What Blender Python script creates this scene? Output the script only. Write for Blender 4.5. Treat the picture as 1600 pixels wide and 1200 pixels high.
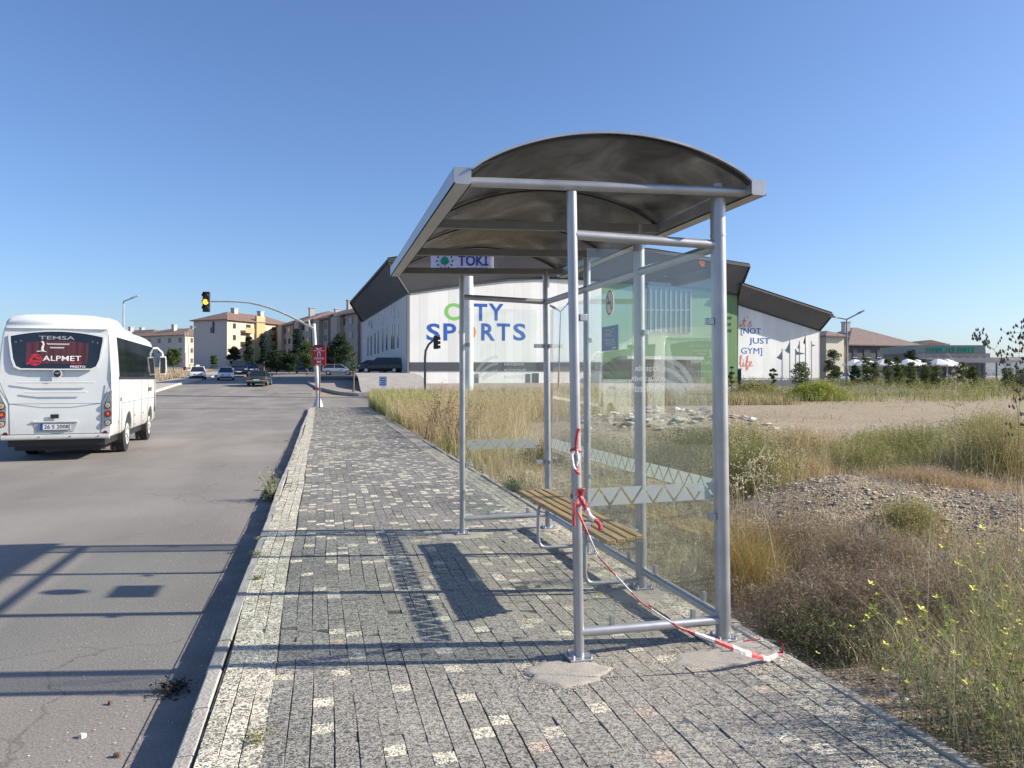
import bpy, bmesh, math, random
import numpy as np
from mathutils import Vector, Matrix
random.seed(7); rng = np.random.default_rng(11)
R = math.radians
for o in list(bpy.data.objects): bpy.data.objects.remove(o)
S = bpy.context.scene
COL = S.collection

# ------------------------------------------------------------------ camera
F = 1202.0; CAMZ = 1.6; HOR = 592.0; YAW = R(14.0)
CY, SY = math.cos(YAW), math.sin(YAW)
cam = bpy.data.cameras.new('camera'); co = bpy.data.objects.new('camera', cam); COL.objects.link(co)
co.location = (0, 0, CAMZ); co.rotation_euler = (R(90), 0, -YAW)
cam.sensor_width = 36; cam.lens = F/1600*36; cam.shift_y = -(600-HOR)/1600
cam.clip_start = 0.05; cam.clip_end = 9000
S.camera = co
# ------------------------------------------------------------------ sky, sun, exposure
SUN_EL = R(28.0); SUN_AZ = R(-11.5)          # angle of the sun from +X, counter-clockwise
w = bpy.data.worlds.new('World'); S.world = w; w.use_nodes = True
nt = w.node_tree; bg = nt.nodes['Background']
sky = nt.nodes.new('ShaderNodeTexSky'); sky.sky_type = 'NISHITA'; sky.sun_disc = False
sky.sun_elevation = SUN_EL; sky.sun_rotation = math.pi/2 - SUN_AZ
sky.air_density = 1.0; sky.dust_density = 0.9; sky.ozone_density = 4.2; sky.altitude = 0
hs = nt.nodes.new('ShaderNodeMixRGB'); hs.blend_type = 'MULTIPLY'; hs.inputs[0].default_value = 1; hs.inputs[2].default_value = (.91, .965, 1.12, 1)
nt.links.new(sky.outputs[0], hs.inputs[1]); nt.links.new(hs.outputs[0], bg.inputs[0]); bg.inputs[1].default_value = 0.102
sl = bpy.data.lights.new('sun', 'SUN'); sl.energy = 5.0; sl.angle = R(0.55); sl.color = (1.0, 0.92, 0.79)
so = bpy.data.objects.new('sun', sl); COL.objects.link(so)
sd = Vector((math.cos(SUN_EL)*math.cos(SUN_AZ), math.cos(SUN_EL)*math.sin(SUN_AZ), math.sin(SUN_EL)))
so.rotation_euler = sd.to_track_quat('Z', 'Y').to_euler(); so.location = sd*50
S.view_settings.view_transform = 'Standard'; S.view_settings.look = 'None'
S.view_settings.exposure = 0.66; S.view_settings.gamma = 1; S.view_settings.use_curve_mapping = False
S.render.engine = 'CYCLES'
S.cycles.transparent_max_bounces = 24; S.cycles.max_bounces = 7
S.cycles.sample_clamp_indirect = 6

# ------------------------------------------------------------------ measuring helpers (photo pixel -> place in the world)
def P(px, py, D):
    X = (px-800)/F*D
    return Vector((X*CY+D*SY, D*CY-X*SY, CAMZ+(HOR-py)/F*D))
def G(px, py, z=0.0):
    return P(px, py, F*(CAMZ-z)/(py-HOR))
def ray(px, py):
    t = (px-800)/F
    return Vector((t*CY+SY, CY-t*SY, (HOR-py)/F))
def hit(px, py, o, n):
    d = ray(px, py); c = Vector((0, 0, CAMZ)); o = Vector(o); n = Vector(n)
    return c + d*((o-c).dot(n)/d.dot(n))

# ------------------------------------------------------------------ materials
MATS = {}
def M(name, col, rough=.7, metal=0, var=.12, scale=6.0, bump=0, bscale=40.0, spec=.5, col2=None, detail=4, trans=None, coat=0, emit=None):
    if name in MATS: return MATS[name]
    m = bpy.data.materials.new(name); m.use_nodes = True; MATS[name] = m
    t = m.node_tree; b = t.nodes['Principled BSDF']
    b.inputs['Roughness'].default_value = rough; b.inputs['Metallic'].default_value = metal
    b.inputs['Specular IOR Level'].default_value = spec; b.inputs['Coat Weight'].default_value = coat
    tc = t.nodes.new('ShaderNodeTexCoord')
    nz = t.nodes.new('ShaderNodeTexNoise'); nz.inputs['Scale'].default_value = scale; nz.inputs['Detail'].default_value = detail
    t.links.new(tc.outputs['Object'], nz.inputs['Vector'])
    cr = t.nodes.new('ShaderNodeValToRGB')
    a = [max(0, c*(1-var)) for c in col]; c2 = col2 if col2 else [min(1, c*(1+var)) for c in col]
    cr.color_ramp.elements[0].position = .3; cr.color_ramp.elements[1].position = .7
    cr.color_ramp.elements[0].color = (*a, 1); cr.color_ramp.elements[1].color = (*c2, 1)
    t.links.new(nz.outputs['Fac'], cr.inputs[0]); t.links.new(cr.outputs[0], b.inputs['Base Color'])
    if bump:
        n2 = t.nodes.new('ShaderNodeTexNoise'); n2.inputs['Scale'].default_value = bscale; n2.inputs['Detail'].default_value = 5
        t.links.new(tc.outputs['Object'], n2.inputs['Vector'])
        bp = t.nodes.new('ShaderNodeBump'); bp.inputs['Strength'].default_value = bump; bp.inputs['Distance'].default_value = .02
        t.links.new(n2.outputs['Fac'], bp.inputs['Height']); t.links.new(bp.outputs[0], b.inputs['Normal'])
    if emit:
        b.inputs['Emission Color'].default_value = (*emit[:3], 1); b.inputs['Emission Strength'].default_value = emit[3]
    return m

def nodes(m): return m.node_tree, m.node_tree.nodes['Principled BSDF']

def plant_mat(name, transl=.26, rough=.8):
    m = bpy.data.materials.new(name); m.use_nodes = True; t = m.node_tree
    b = t.nodes['Principled BSDF']; out = t.nodes['Material Output']
    at = t.nodes.new('ShaderNodeAttribute'); at.attribute_name = 'col'
    b.inputs['Roughness'].default_value = rough; b.inputs['Specular IOR Level'].default_value = .2
    tr = t.nodes.new('ShaderNodeBsdfTranslucent'); mx = t.nodes.new('ShaderNodeMixShader'); mx.inputs[0].default_value = transl
    t.links.new(at.outputs['Color'], b.inputs['Base Color']); t.links.new(at.outputs['Color'], tr.inputs['Color'])
    t.links.new(b.outputs[0], mx.inputs[1]); t.links.new(tr.outputs[0], mx.inputs[2]); t.links.new(mx.outputs[0], out.inputs[0])
    return m
PLANT = plant_mat('foliage')

def glass_mat(name, tint, refl=1.0, dust=.03):
    m = bpy.data.materials.new(name); m.use_nodes = True; t = m.node_tree
    t.nodes.remove(t.nodes['Principled BSDF']); out = t.nodes['Material Output']
    tp = t.nodes.new('ShaderNodeBsdfTransparent'); tp.inputs[0].default_value = (*tint, 1)
    gl = t.nodes.new('ShaderNodeBsdfGlossy'); gl.inputs['Roughness'].default_value = .015; gl.inputs[0].default_value = (refl, refl, refl, 1)
    fr = t.nodes.new('ShaderNodeFresnel'); fr.inputs[0].default_value = 1.5
    mx = t.nodes.new('ShaderNodeMixShader')
    # reflect on the outer faces only (both skins of the pane summed there), so no false total reflection inside the thin pane
    ge = t.nodes.new('ShaderNodeNewGeometry'); iv = t.nodes.new('ShaderNodeMath'); iv.operation = 'SUBTRACT'; iv.inputs[0].default_value = 1; t.links.new(ge.outputs['Backfacing'], iv.inputs[1])
    mu = t.nodes.new('ShaderNodeMath'); mu.operation = 'MULTIPLY'; t.links.new(fr.outputs[0], mu.inputs[0]); t.links.new(iv.outputs[0], mu.inputs[1])
    mu2 = t.nodes.new('ShaderNodeMath'); mu2.operation = 'MULTIPLY'; mu2.use_clamp = True; mu2.inputs[1].default_value = 1.8; t.links.new(mu.outputs[0], mu2.inputs[0])
    t.links.new(mu2.outputs[0], mx.inputs[0]); t.links.new(tp.outputs[0], mx.inputs[1]); t.links.new(gl.outputs[0], mx.inputs[2])
    df = t.nodes.new('ShaderNodeBsdfDiffuse'); df.inputs[0].default_value = (.62, .68, .63, 1)
    m2 = t.nodes.new('ShaderNodeMixShader')
    tc = t.nodes.new('ShaderNodeTexCoord'); nz = t.nodes.new('ShaderNodeTexNoise'); nz.inputs['Scale'].default_value = 3; nz.inputs['Detail'].default_value = 6
    mr = t.nodes.new('ShaderNodeMapRange'); mr.inputs[3].default_value = dust*.4; mr.inputs[4].default_value = dust*1.8
    t.links.new(tc.outputs['Object'], nz.inputs[0]); t.links.new(nz.outputs[0], mr.inputs[0]); t.links.new(mr.outputs[0], m2.inputs[0])
    t.links.new(mx.outputs[0], m2.inputs[1]); t.links.new(df.outputs[0], m2.inputs[2]); t.links.new(m2.outputs[0], out.inputs[0])
    return m

# ------------------------------------------------------------------ mesh builder
class MB:
    def __init__(s): s.v = []; s.f = []; s.mi = []; s.cur = 0
    def add(s, vs, fs):
        n = len(s.v); s.v += [tuple(v) for v in vs]; s.f += [tuple(i+n for i in f) for f in fs]; s.mi += [s.cur]*len(fs); return s
    def box(s, x0, x1, y0, y1, z0, z1):
        return s.add([(x0,y0,z0),(x1,y0,z0),(x1,y1,z0),(x0,y1,z0),(x0,y0,z1),(x1,y0,z1),(x1,y1,z1),(x0,y1,z1)],
                     [(0,3,2,1),(4,5,6,7),(0,1,5,4),(1,2,6,5),(2,3,7,6),(3,0,4,7)])
    def cbox(s, x0, x1, y0, y1, z0, z1, c=.01):      # box with chamfered edges
        vs = []
        for z, k in ((z0, c), (z0+c, 0), (z1-c, 0), (z1, c)):
            for (x, y) in ((x0+c,y0),(x1-c,y0),(x1,y0+c),(x1,y1-c),(x1-c,y1),(x0+c,y1),(x0,y1-c),(x0,y0+c)):
                if k: x = min(max(x, x0+c), x1-c); y = min(max(y, y0+c), y1-c)
                vs.append((x, y, z))
        fs = [tuple(range(7, -1, -1)), tuple(range(24, 32))]
        for l in range(3):
            for i in range(8): fs.append((l*8+i, l*8+(i+1) % 8, (l+1)*8+(i+1) % 8, (l+1)*8+i))
        return s.add(vs, fs)
    def obox(s, o, u, v, w_):                       # box from corner and three edge vectors
        o, u, v, w_ = map(Vector, (o, u, v, w_))
        return s.add([o, o+u, o+u+v, o+v, o+w_, o+u+w_, o+u+v+w_, o+v+w_],
                     [(0,3,2,1),(4,5,6,7),(0,1,5,4),(1,2,6,5),(2,3,7,6),(3,0,4,7)])
    def bar(s, a, b, w_, h, up=(0,0,1)):             # rectangular bar between two points
        a, b = Vector(a), Vector(b); d = (b-a).normalized(); r = d.cross(Vector(up)).normalized(); u = r.cross(d)
        return s.obox(a-r*w_/2-u*h/2, r*w_, u*h, b-a)
    def tube(s, pts, r, n=12, cap=True):
        pts = [Vector(p) for p in pts]; m = len(pts); rs = r if isinstance(r, (list, tuple)) else [r]*m
        t0 = (pts[1]-pts[0]).normalized(); up = Vector((0,0,1)) if abs(t0.z) < .9 else Vector((1,0,0))
        side = t0.cross(up).normalized(); vs = []
        for i, p in enumerate(pts):
            t = (pts[min(i+1, m-1)]-pts[max(i-1, 0)]).normalized()
            side = (side - t*side.dot(t)).normalized(); u = side.cross(t)
            for k in range(n):
                a = 2*math.pi*k/n; vs.append(p + side*math.cos(a)*rs[i] + u*math.sin(a)*rs[i])
        fs = [(i*n+k, (i+1)*n+k, (i+1)*n+(k+1) % n, i*n+(k+1) % n) for i in range(m-1) for k in range(n)]
        if cap: fs += [tuple(range(n)), tuple(reversed(range((m-1)*n, m*n)))]
        return s.add(vs, fs)
    def prism(s, poly, d):                           # polygon (3D points) extruded by a vector
        d = Vector(d); poly = [Vector(p) for p in poly]; n = len(poly)
        return s.add(poly+[p+d for p in poly], [tuple(reversed(range(n))), tuple(range(n, 2*n))] + [(i, (i+1) % n, n+(i+1) % n, n+i) for i in range(n)])
    def loft(s, secs, cap=True, closed=True):
        n = len(secs[0]); vs = [p for sec in secs for p in sec]; fs = []
        for i in range(len(secs)-1):
            for k in range(n if closed else n-1):
                fs.append((i*n+k, i*n+(k+1) % n, (i+1)*n+(k+1) % n, (i+1)*n+k))
        if cap: fs += [tuple(reversed(range(n))), tuple(range((len(secs)-1)*n, len(secs)*n))]
        return s.add(vs, fs)
    def disc(s, c, nrm, r, th, n=20):
        c, nrm = Vector(c), Vector(nrm).normalized(); return s.tube([c, c+nrm*th], r, n)
    def build(s, name, mat, parent=None, smooth=False, world=True, bevel=0, recalc=True):
        off = Vector((0,0,0)); q = parent
        if world:
            while q is not None: off = off+q.location; q = q.parent
        me = bpy.data.meshes.new(name); me.from_pydata([tuple(Vector(v)-off) for v in s.v], [], s.f)
        for m in (mat if isinstance(mat, (list, tuple)) else [mat]): me.materials.append(m)
        if len(set(s.mi)) > 1: me.polygons.foreach_set('material_index', s.mi)
        if recalc:
            bm = bmesh.new(); bm.from_mesh(me); bmesh.ops.recalc_face_normals(bm, faces=bm.faces); bm.to_mesh(me); bm.free()
        if smooth:
            me.polygons.foreach_set('use_smooth', [True]*len(me.polygons)); me.set_sharp_from_angle(angle=R(38))
        o = bpy.data.objects.new(name, me); COL.objects.link(o)
        if parent is not None: o.parent = parent
        if bevel:
            bv = o.modifiers.new('bevel', 'BEVEL'); bv.width = bevel; bv.segments = 2; bv.limit_method = 'ANGLE'
        return o

def pieces(mb):
    """split a builder into its separate connected pieces"""
    par = list(range(len(mb.v)))
    def fd(a):
        while par[a] != a: par[a] = par[par[a]]; a = par[a]
        return a
    for f in mb.f:
        for k_ in f[1:]: par[fd(k_)] = fd(f[0])
    out = {}
    for f in mb.f:
        q = out.setdefault(fd(f[0]), (MB(), {})); g_ = []
        for k_ in f:
            if k_ not in q[1]: q[1][k_] = len(q[0].v); q[0].v.append(mb.v[k_])
            g_.append(q[1][k_])
        q[0].f.append(tuple(g_)); q[0].mi.append(0)
    return [q[0] for q in out.values()]
def tag(o, label, cat, group=None, kind=None):
    if label: o['label'] = label
    if cat: o['category'] = cat
    if group: o['group'] = group
    if kind: o['kind'] = kind
    return o
def thing(name, label, cat, loc=(0,0,0), group=None):
    o = bpy.data.objects.new(name, None); COL.objects.link(o); o.location = loc; o.empty_display_size = .2
    return tag(o, label, cat, group)
def dup(root, loc, rotz=0, scale=1, label=None, group=None, mats=None):
    def cp(o, par):
        c = o.copy(); COL.objects.link(c); c.parent = par
        for ch in o.children: cp(ch, c)
        return c
    c = cp(root, None); c.location = loc; c.rotation_euler = (0, 0, rotz); c.scale = (scale,)*3
    if label: c['label'] = label
    if group: c['group'] = group
    return c
def struct(o, kind='structure'): o['kind'] = kind; return o

# text as real geometry
def text_data(s, size=1.0, bold=0.0, shear=0.0, extrude=.0):
    cu = bpy.data.curves.new('t', 'FONT'); cu.body = s; cu.size = size; cu.offset = bold; cu.shear = shear; cu.extrude = extrude; cu.resolution_u = 3
    ob = bpy.data.objects.new('t', cu); COL.objects.link(ob)
    bpy.context.view_layer.update()
    me = ob.evaluated_get(bpy.context.evaluated_depsgraph_get()).to_mesh()
    vs = [v.co.copy() for v in me.vertices]; fs = [tuple(p.vertices) for p in me.polygons]
    ob.to_mesh_clear(); bpy.data.objects.remove(ob); bpy.data.curves.remove(cu)
    return vs, fs
def put_text(mb, s, o, u, v, width=None, height=None, bold=.0, shear=0, th=.004, mirror=False, center=False):
    """text standing in the plane (o; u right, v up), fitted to width x height"""
    vs, fs = text_data(s, 1.0, bold, shear, .5)
    x0 = min(p.x for p in vs); x1 = max(p.x for p in vs); y0 = min(p.y for p in vs); y1 = max(p.y for p in vs)
    sy = height/(y1-y0) if height else width/(x1-x0); sx = width/(x1-x0) if width else sy
    u, v, o = Vector(u).normalized(), Vector(v).normalized(), Vector(o); n = u.cross(v)
    if center: o = o - u*(sx*(x1-x0)/2) - v*(sy*(y1-y0)/2)
    out = [o + u*((x1-p.x if mirror else p.x-x0)*sx) + v*((p.y-y0)*sy) + n*(p.z*th) for p in vs]
    mb.add(out, fs); return (x1-x0)*sx
def ribbon(mb, pts2, width, o, u, v, th=.004, k=1.0):
    """flat brush strokes drawn in a plane"""
    u, v, o = Vector(u).normalized(), Vector(v).normalized(), Vector(o); n = u.cross(v)
    P2 = [Vector(p) for p in pts2]
    ls, rs = [], []
    for i, p in enumerate(P2):
        t = (P2[min(i+1, len(P2)-1)]-P2[max(i-1, 0)]); t.normalize(); q = Vector((-t.y, t.x))*width/2
        ls.append(p+q); rs.append(p-q)
    W3 = lambda p, z: o+u*p.x*k+v*p.y*k+n*z
    for i in range(len(P2)-1):
        mb.prism([W3(ls[i], 0), W3(rs[i], 0), W3(rs[i+1], 0), W3(ls[i+1], 0)], n*th)
def arc(cx, cy, r, a0, a1, n=14, ry=None):
    ry = ry or r
    return [(cx+r*math.cos(R(a0+(a1-a0)*i/n)), cy+ry*math.sin(R(a0+(a1-a0)*i/n))) for i in range(n+1)]

def glyphs(mb, o, u, v, width, height, n, gaps, wd, th):
    """lettering too small to read in the photograph: letter-like strokes only"""
    rr_ = random.Random(n*7+len(gaps)); cw = width/n; h = height
    for i in range(n):
        if i in gaps: continue
        x = i*cw; c = cw*.68
        sh = rr_.choice([[(0,0),(0,h)],[(0,h),(0,0),(c,0)],[(0,0),(0,h),(c,h),(c,0)],[(0,0),(c/2,h),(c,0)],[(0,0),(0,h),(c,h*.7),(0,h*.5),(c,0)],[(c,h),(0,h),(0,0),(c,0)],[(0,h),(c/2,0),(c,h)]])
        ribbon(mb, [(x+a, b) for a, b in sh], wd, o, u, v, th)
# numpy meshes
def np_mesh(name, verts, tris, cols, mat, parent=None, smooth=False):
    me = bpy.data.meshes.new(name); nv, nf = len(verts), len(tris); k = tris.shape[1]
    me.vertices.add(nv); me.vertices.foreach_set('co', np.ascontiguousarray(verts, np.float32).ravel())
    me.loops.add(nf*k); me.loops.foreach_set('vertex_index', np.ascontiguousarray(tris, np.int32).ravel())
    me.polygons.add(nf); me.polygons.foreach_set('loop_start', np.arange(0, nf*k, k, dtype=np.int32))
    me.update(calc_edges=True); me.validate()
    if cols is not None:
        a = me.attributes.new('col', 'FLOAT_COLOR', 'POINT')
        c4 = np.ones((nv, 4), np.float32); c4[:, :3] = cols; a.data.foreach_set('color', c4.ravel())
    me.polygons.foreach_set('use_smooth', [bool(smooth)]*nf)
    me.materials.append(mat)
    o = bpy.data.objects.new(name, me); COL.objects.link(o)
    if parent is not None: o.parent = parent
    return o

def vnoise(x, y, s=1.0, seed=0):
    """smooth value noise, numpy"""
    x = np.asarray(x, float)/s+seed*17.3; y = np.asarray(y, float)/s+seed*5.1
    xi, yi = np.floor(x), np.floor(y); fx, fy = x-xi, y-yi
    fx = fx*fx*(3-2*fx); fy = fy*fy*(3-2*fy)
    h = lambda a, b: np.modf(np.abs(np.sin(a*127.1+b*311.7+seed*3.3)*43758.5453))[0]
    return (h(xi, yi)*(1-fx)+h(xi+1, yi)*fx)*(1-fy) + (h(xi, yi+1)*(1-fx)+h(xi+1, yi+1)*fx)*fy

class Veg:
    """collects stems and leaflets as triangles with a colour each"""
    def __init__(s): s.V = []; s.T = []; s.C = []; s.n = 0
    def _push(s, V, T, C): s.V.append(V); s.T.append(T+s.n); s.C.append(C); s.n += len(V)
    def stems(s, base, h, lean, width, col, segs=3, droop=.25):
        """base Nx3, h N, lean Nx2 (horizontal offset of tip), width N, col Nx3"""
        N = len(base); base = np.asarray(base, float)
        ang = rng.uniform(0, math.pi, N); sx, sy_ = np.cos(ang), np.sin(ang)
        ts = np.linspace(0, 1, segs+1); V = np.zeros((N, 2*segs+1, 3)); s._p = []
        for i, t in enumerate(ts):
            c = np.stack([base[:,0]+lean[:,0]*t**1.7, base[:,1]+lean[:,1]*t**1.7, base[:,2]+h*(t-droop*t*t*t*np.minimum(1, np.hypot(lean[:,0], lean[:,1])/np.maximum(h, .01)))], 1)
            wd = width*(1-t*.75)/2
            if i < segs:
                V[:, 2*i] = c-np.stack([sx*wd, sy_*wd, 0*wd], 1); V[:, 2*i+1] = c+np.stack([sx*wd, sy_*wd, 0*wd], 1)
            else: V[:, 2*i] = c
        k = 2*segs+1; tr = []
        for i in range(segs-1): a = 2*i; tr += [(a, a+1, a+3), (a, a+3, a+2)]
        a = 2*(segs-1); tr.append((a, a+1, a+2))
        T = (np.array(tr)[None]+np.arange(N)[:, None, None]*k).reshape(-1, 3)
        s._push(V.reshape(-1, 3), T, np.repeat(col, k, 0))
    def pos(s, base, h, lean, t, droop=.25):
        return np.stack([base[:,0]+lean[:,0]*t**1.7, base[:,1]+lean[:,1]*t**1.7, base[:,2]+h*(t-droop*t**3*np.minimum(1, np.hypot(lean[:,0], lean[:,1])/np.maximum(h, .01)))], 1)
    def leaves(s, c, size, col, aspect=.4, up=.3):
        """leaf = kite of two triangles, random direction"""
        N = len(c); d = rng.normal(size=(N, 3)); d[:, 2] = np.abs(d[:, 2])*up+d[:, 2]*.3; d /= np.linalg.norm(d, axis=1)[:, None]
        e = rng.normal(size=(N, 3)); e -= d*(e*d).sum(1)[:, None]; e /= np.linalg.norm(e, axis=1)[:, None]
        sz = np.asarray(size)[:, None] if np.ndim(size) else np.full((N, 1), size)
        V = np.stack([c, c+d*sz*.45+e*sz*aspect*.5, c+d*sz, c+d*sz*.45-e*sz*aspect*.5], 1)
        T = (np.array([(0,1,2),(0,2,3)])[None]+np.arange(N)[:, None, None]*4).reshape(-1, 3)
        s._push(V.reshape(-1, 3), T, np.repeat(col, 4, 0))
    def plants(s, base, h, spread, width, scol, nleaf, lsize, lcol, tmin=.4, off=.02, aspect=.4, droop=.25, var=.2):
        N = len(base); a = rng.uniform(0, 2*math.pi, N); r = spread*h*rng.uniform(.1, 1, N)
        lean = np.stack([np.cos(a)*r, np.sin(a)*r], 1)
        cv = lambda c, n: np.clip(np.array(c)[None]*(1+rng.normal(0, var, (n, 1)))*(1+rng.normal(0, var*.3, (n, 3))), .004, .9) if np.ndim(c) == 1 else c
        s.stems(base, h, lean, width, cv(scol, N), droop=droop)
        if nleaf:
            idx = np.repeat(np.arange(N), nleaf); t = rng.uniform(tmin, 1, len(idx))
            c = s.pos(base[idx], h[idx], lean[idx], t, droop) + rng.normal(0, 1, (len(idx), 3))*off*(1.2-t[:, None]*.6)
            lc = cv(lcol, len(idx)) if np.ndim(lcol) == 1 else lcol[idx]
            s.leaves(c, lsize*rng.uniform(.5, 1.3, len(idx)), lc, aspect)
    def build(s, name, parent=None, mat=None, off=None):
        V = np.concatenate(s.V)
        if off is not None: V = V-np.array(off)[None]
        return np_mesh(name, V, np.concatenate(s.T), np.concatenate(s.C), mat or PLANT, parent)
# ================================================================== THE SETTING
PL = np.array([[-60,-.14],[46,-.14],[60,.25],[75,1.0],[90,1.5],[120,2.5],[170,3.9],[400,8],[4000,30]])
PR = np.array([[-60,-.14],[46,-.14],[60,.10],[75,.85],[90,1.1],[170,1.9],[400,3],[4000,14]])
def base_h(x, y):
    x = np.asarray(x, float); y = np.asarray(y, float)
    s = np.clip((x-10)/40, 0, 1); s = s*s*(3-2*s)
    return np.interp(y, PL[:,0], PL[:,1])*(1-s)+np.interp(y, PR[:,0], PR[:,1])*s
MOUNDS = [(5.35,7.1,.62,1.5,1.1),(4.25,5.1,.30,.8,.75),(6.9,6.0,.40,1.2,.9),(5.6,4.3,.36,1.0,.8),(9.4,9.0,.35,1.8,1.2),(12,13,.4,2.5,1.6),(11.3,24.5,.55,4,1.3),(7.6,12,.22,2,1.2),(3.3,3.2,.10,.4,.7)]
def field_h(x, y):
    x = np.asarray(x, float); y = np.asarray(y, float)
    z = -.07+.05*(vnoise(x,y,1.7,1)-.5)+.035*(vnoise(x,y,.45,2)-.5)
    for mx, my, h, sx, sy in MOUNDS: z = z+h*np.exp(-((x-mx)/sx)**2-((y-my)/sy)**2)
    # levelled at the pavement edge, runs out at the cross street
    k = np.clip((x-2.6)/.5, 0, 1); z = -.05*(1-k)+z*k
    e = np.clip((y-40)/6, 0, 1)
    return z*(1-e)+(base_h(x, y)-.02)*e
def ground_h(x, y):
    x = np.asarray(x, float); y = np.asarray(y, float)
    b = base_h(x, y)-.08
    return np.where((x > 2.6) & (y < 46), field_h(x, y), b)
def gh(x, y): return float(ground_h(x, y))
def bh(x, y): return float(base_h(x, y))

def steps(*segs):
    out = []
    for a, b, st in segs: out += list(np.arange(a, b-1e-6, st))
    return np.array(out+[segs[-1][1]])
xs = steps((-2400,-300,300),(-300,-40,20),(-40,-12,4),(-12,2.4,1.6),(2.4,2.64,.08),(2.64,14,.1),(14,30,.4),(30,100,3),(100,400,30),(400,3400,300))
ys = steps((-60,-2,6),(-2,16,.1),(16,46,.4),(46,130,2),(130,400,15),(400,4000,300))
X, Y = np.meshgrid(xs, ys); Z = ground_h(X, Y)
near = (X > 2.64) & (Y < 22)
Z = Z + np.where(near, .02*(vnoise(X, Y, .16, 5)-.5), 0)
nx, ny = len(xs), len(ys); V = np.stack([X.ravel(), Y.ravel(), Z.ravel()], 1)
i = np.arange((nx-1)*(ny-1)); c0 = (i//(nx-1))*nx+i % (nx-1)
Q = np.stack([c0, c0+1, c0+nx+1, c0+nx], 1)

gm = bpy.data.materials.new('dry_ground'); gm.use_nodes = True
def ground_nodes(m):
    t, b = nodes(m); b.inputs['Roughness'].default_value = .95; b.inputs['Specular IOR Level'].default_value = .15
    N = t.nodes.new; L = t.links.new
    tc = N('ShaderNodeTexCoord')
    def noise(sc, det=5, rough=.6):
        n = N('ShaderNodeTexNoise'); n.inputs['Scale'].default_value = sc; n.inputs['Detail'].default_value = det; n.inputs['Roughness'].default_value = rough
        L(tc.outputs['Object'], n.inputs[0]); return n
    def ramp(src, stops):
        r = N('ShaderNodeValToRGB'); e = r.color_ramp.elements
        e[0].position, e[0].color = stops[0][0], (*stops[0][1], 1); e[1].position, e[1].color = stops[-1][0], (*stops[-1][1], 1)
        for p, c in stops[1:-1]: q = e.new(p); q.color = (*c, 1)
        L(src, r.inputs[0]); return r
    big = ramp(noise(.22).outputs[0], [(.3,(.42,.34,.24)),(.5,(.52,.43,.31)),(.7,(.45,.37,.26))])
    fine = ramp(noise(9, 8, .75).outputs[0], [(.3,(.38,.36,.34)),(.55,(1,1,1)),(.75,(1.25,1.2,1.12))])
    mx = N('ShaderNodeMixRGB'); mx.blend_type = 'MULTIPLY'; mx.inputs[0].default_value = .8
    L(big.outputs[0], mx.inputs[1]); L(fine.outputs[0], mx.inputs[2])
    vo = N('ShaderNodeTexVoronoi'); vo.inputs['Scale'].default_value = 45; L(tc.outputs['Object'], vo.inputs[0])
    peb = ramp(vo.outputs['Distance'], [(.0,(1.3,1.28,1.22)),(.45,(.9,.88,.85)),(.7,(.45,.42,.4))])
    m2 = N('ShaderNodeMixRGB'); m2.blend_type = 'MULTIPLY'; m2.inputs[0].default_value = .7
    L(mx.outputs[0], m2.inputs[1]); L(peb.outputs[0], m2.inputs[2]); L(m2.outputs[0], b.inputs['Base Color'])
    bp = N('ShaderNodeBump'); bp.inputs['Strength'].default_value = .8; bp.inputs['Distance'].default_value = .03
    ad = N('ShaderNodeMath'); ad.operation = 'ADD'; L(noise(14, 8, .7).outputs[0], ad.inputs[0])
    iv = N('ShaderNodeMath'); iv.operation = 'MULTIPLY'; iv.inputs[1].default_value = -.6; L(vo.outputs['Distance'], iv.inputs[0]); L(iv.outputs[0], ad.inputs[1])
    L(ad.outputs[0], bp.inputs['Height']); L(bp.outputs[0], b.inputs['Normal'])
ground_nodes(gm)
g = struct(np_mesh('ground', V, Q, None, gm, smooth=True))

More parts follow.
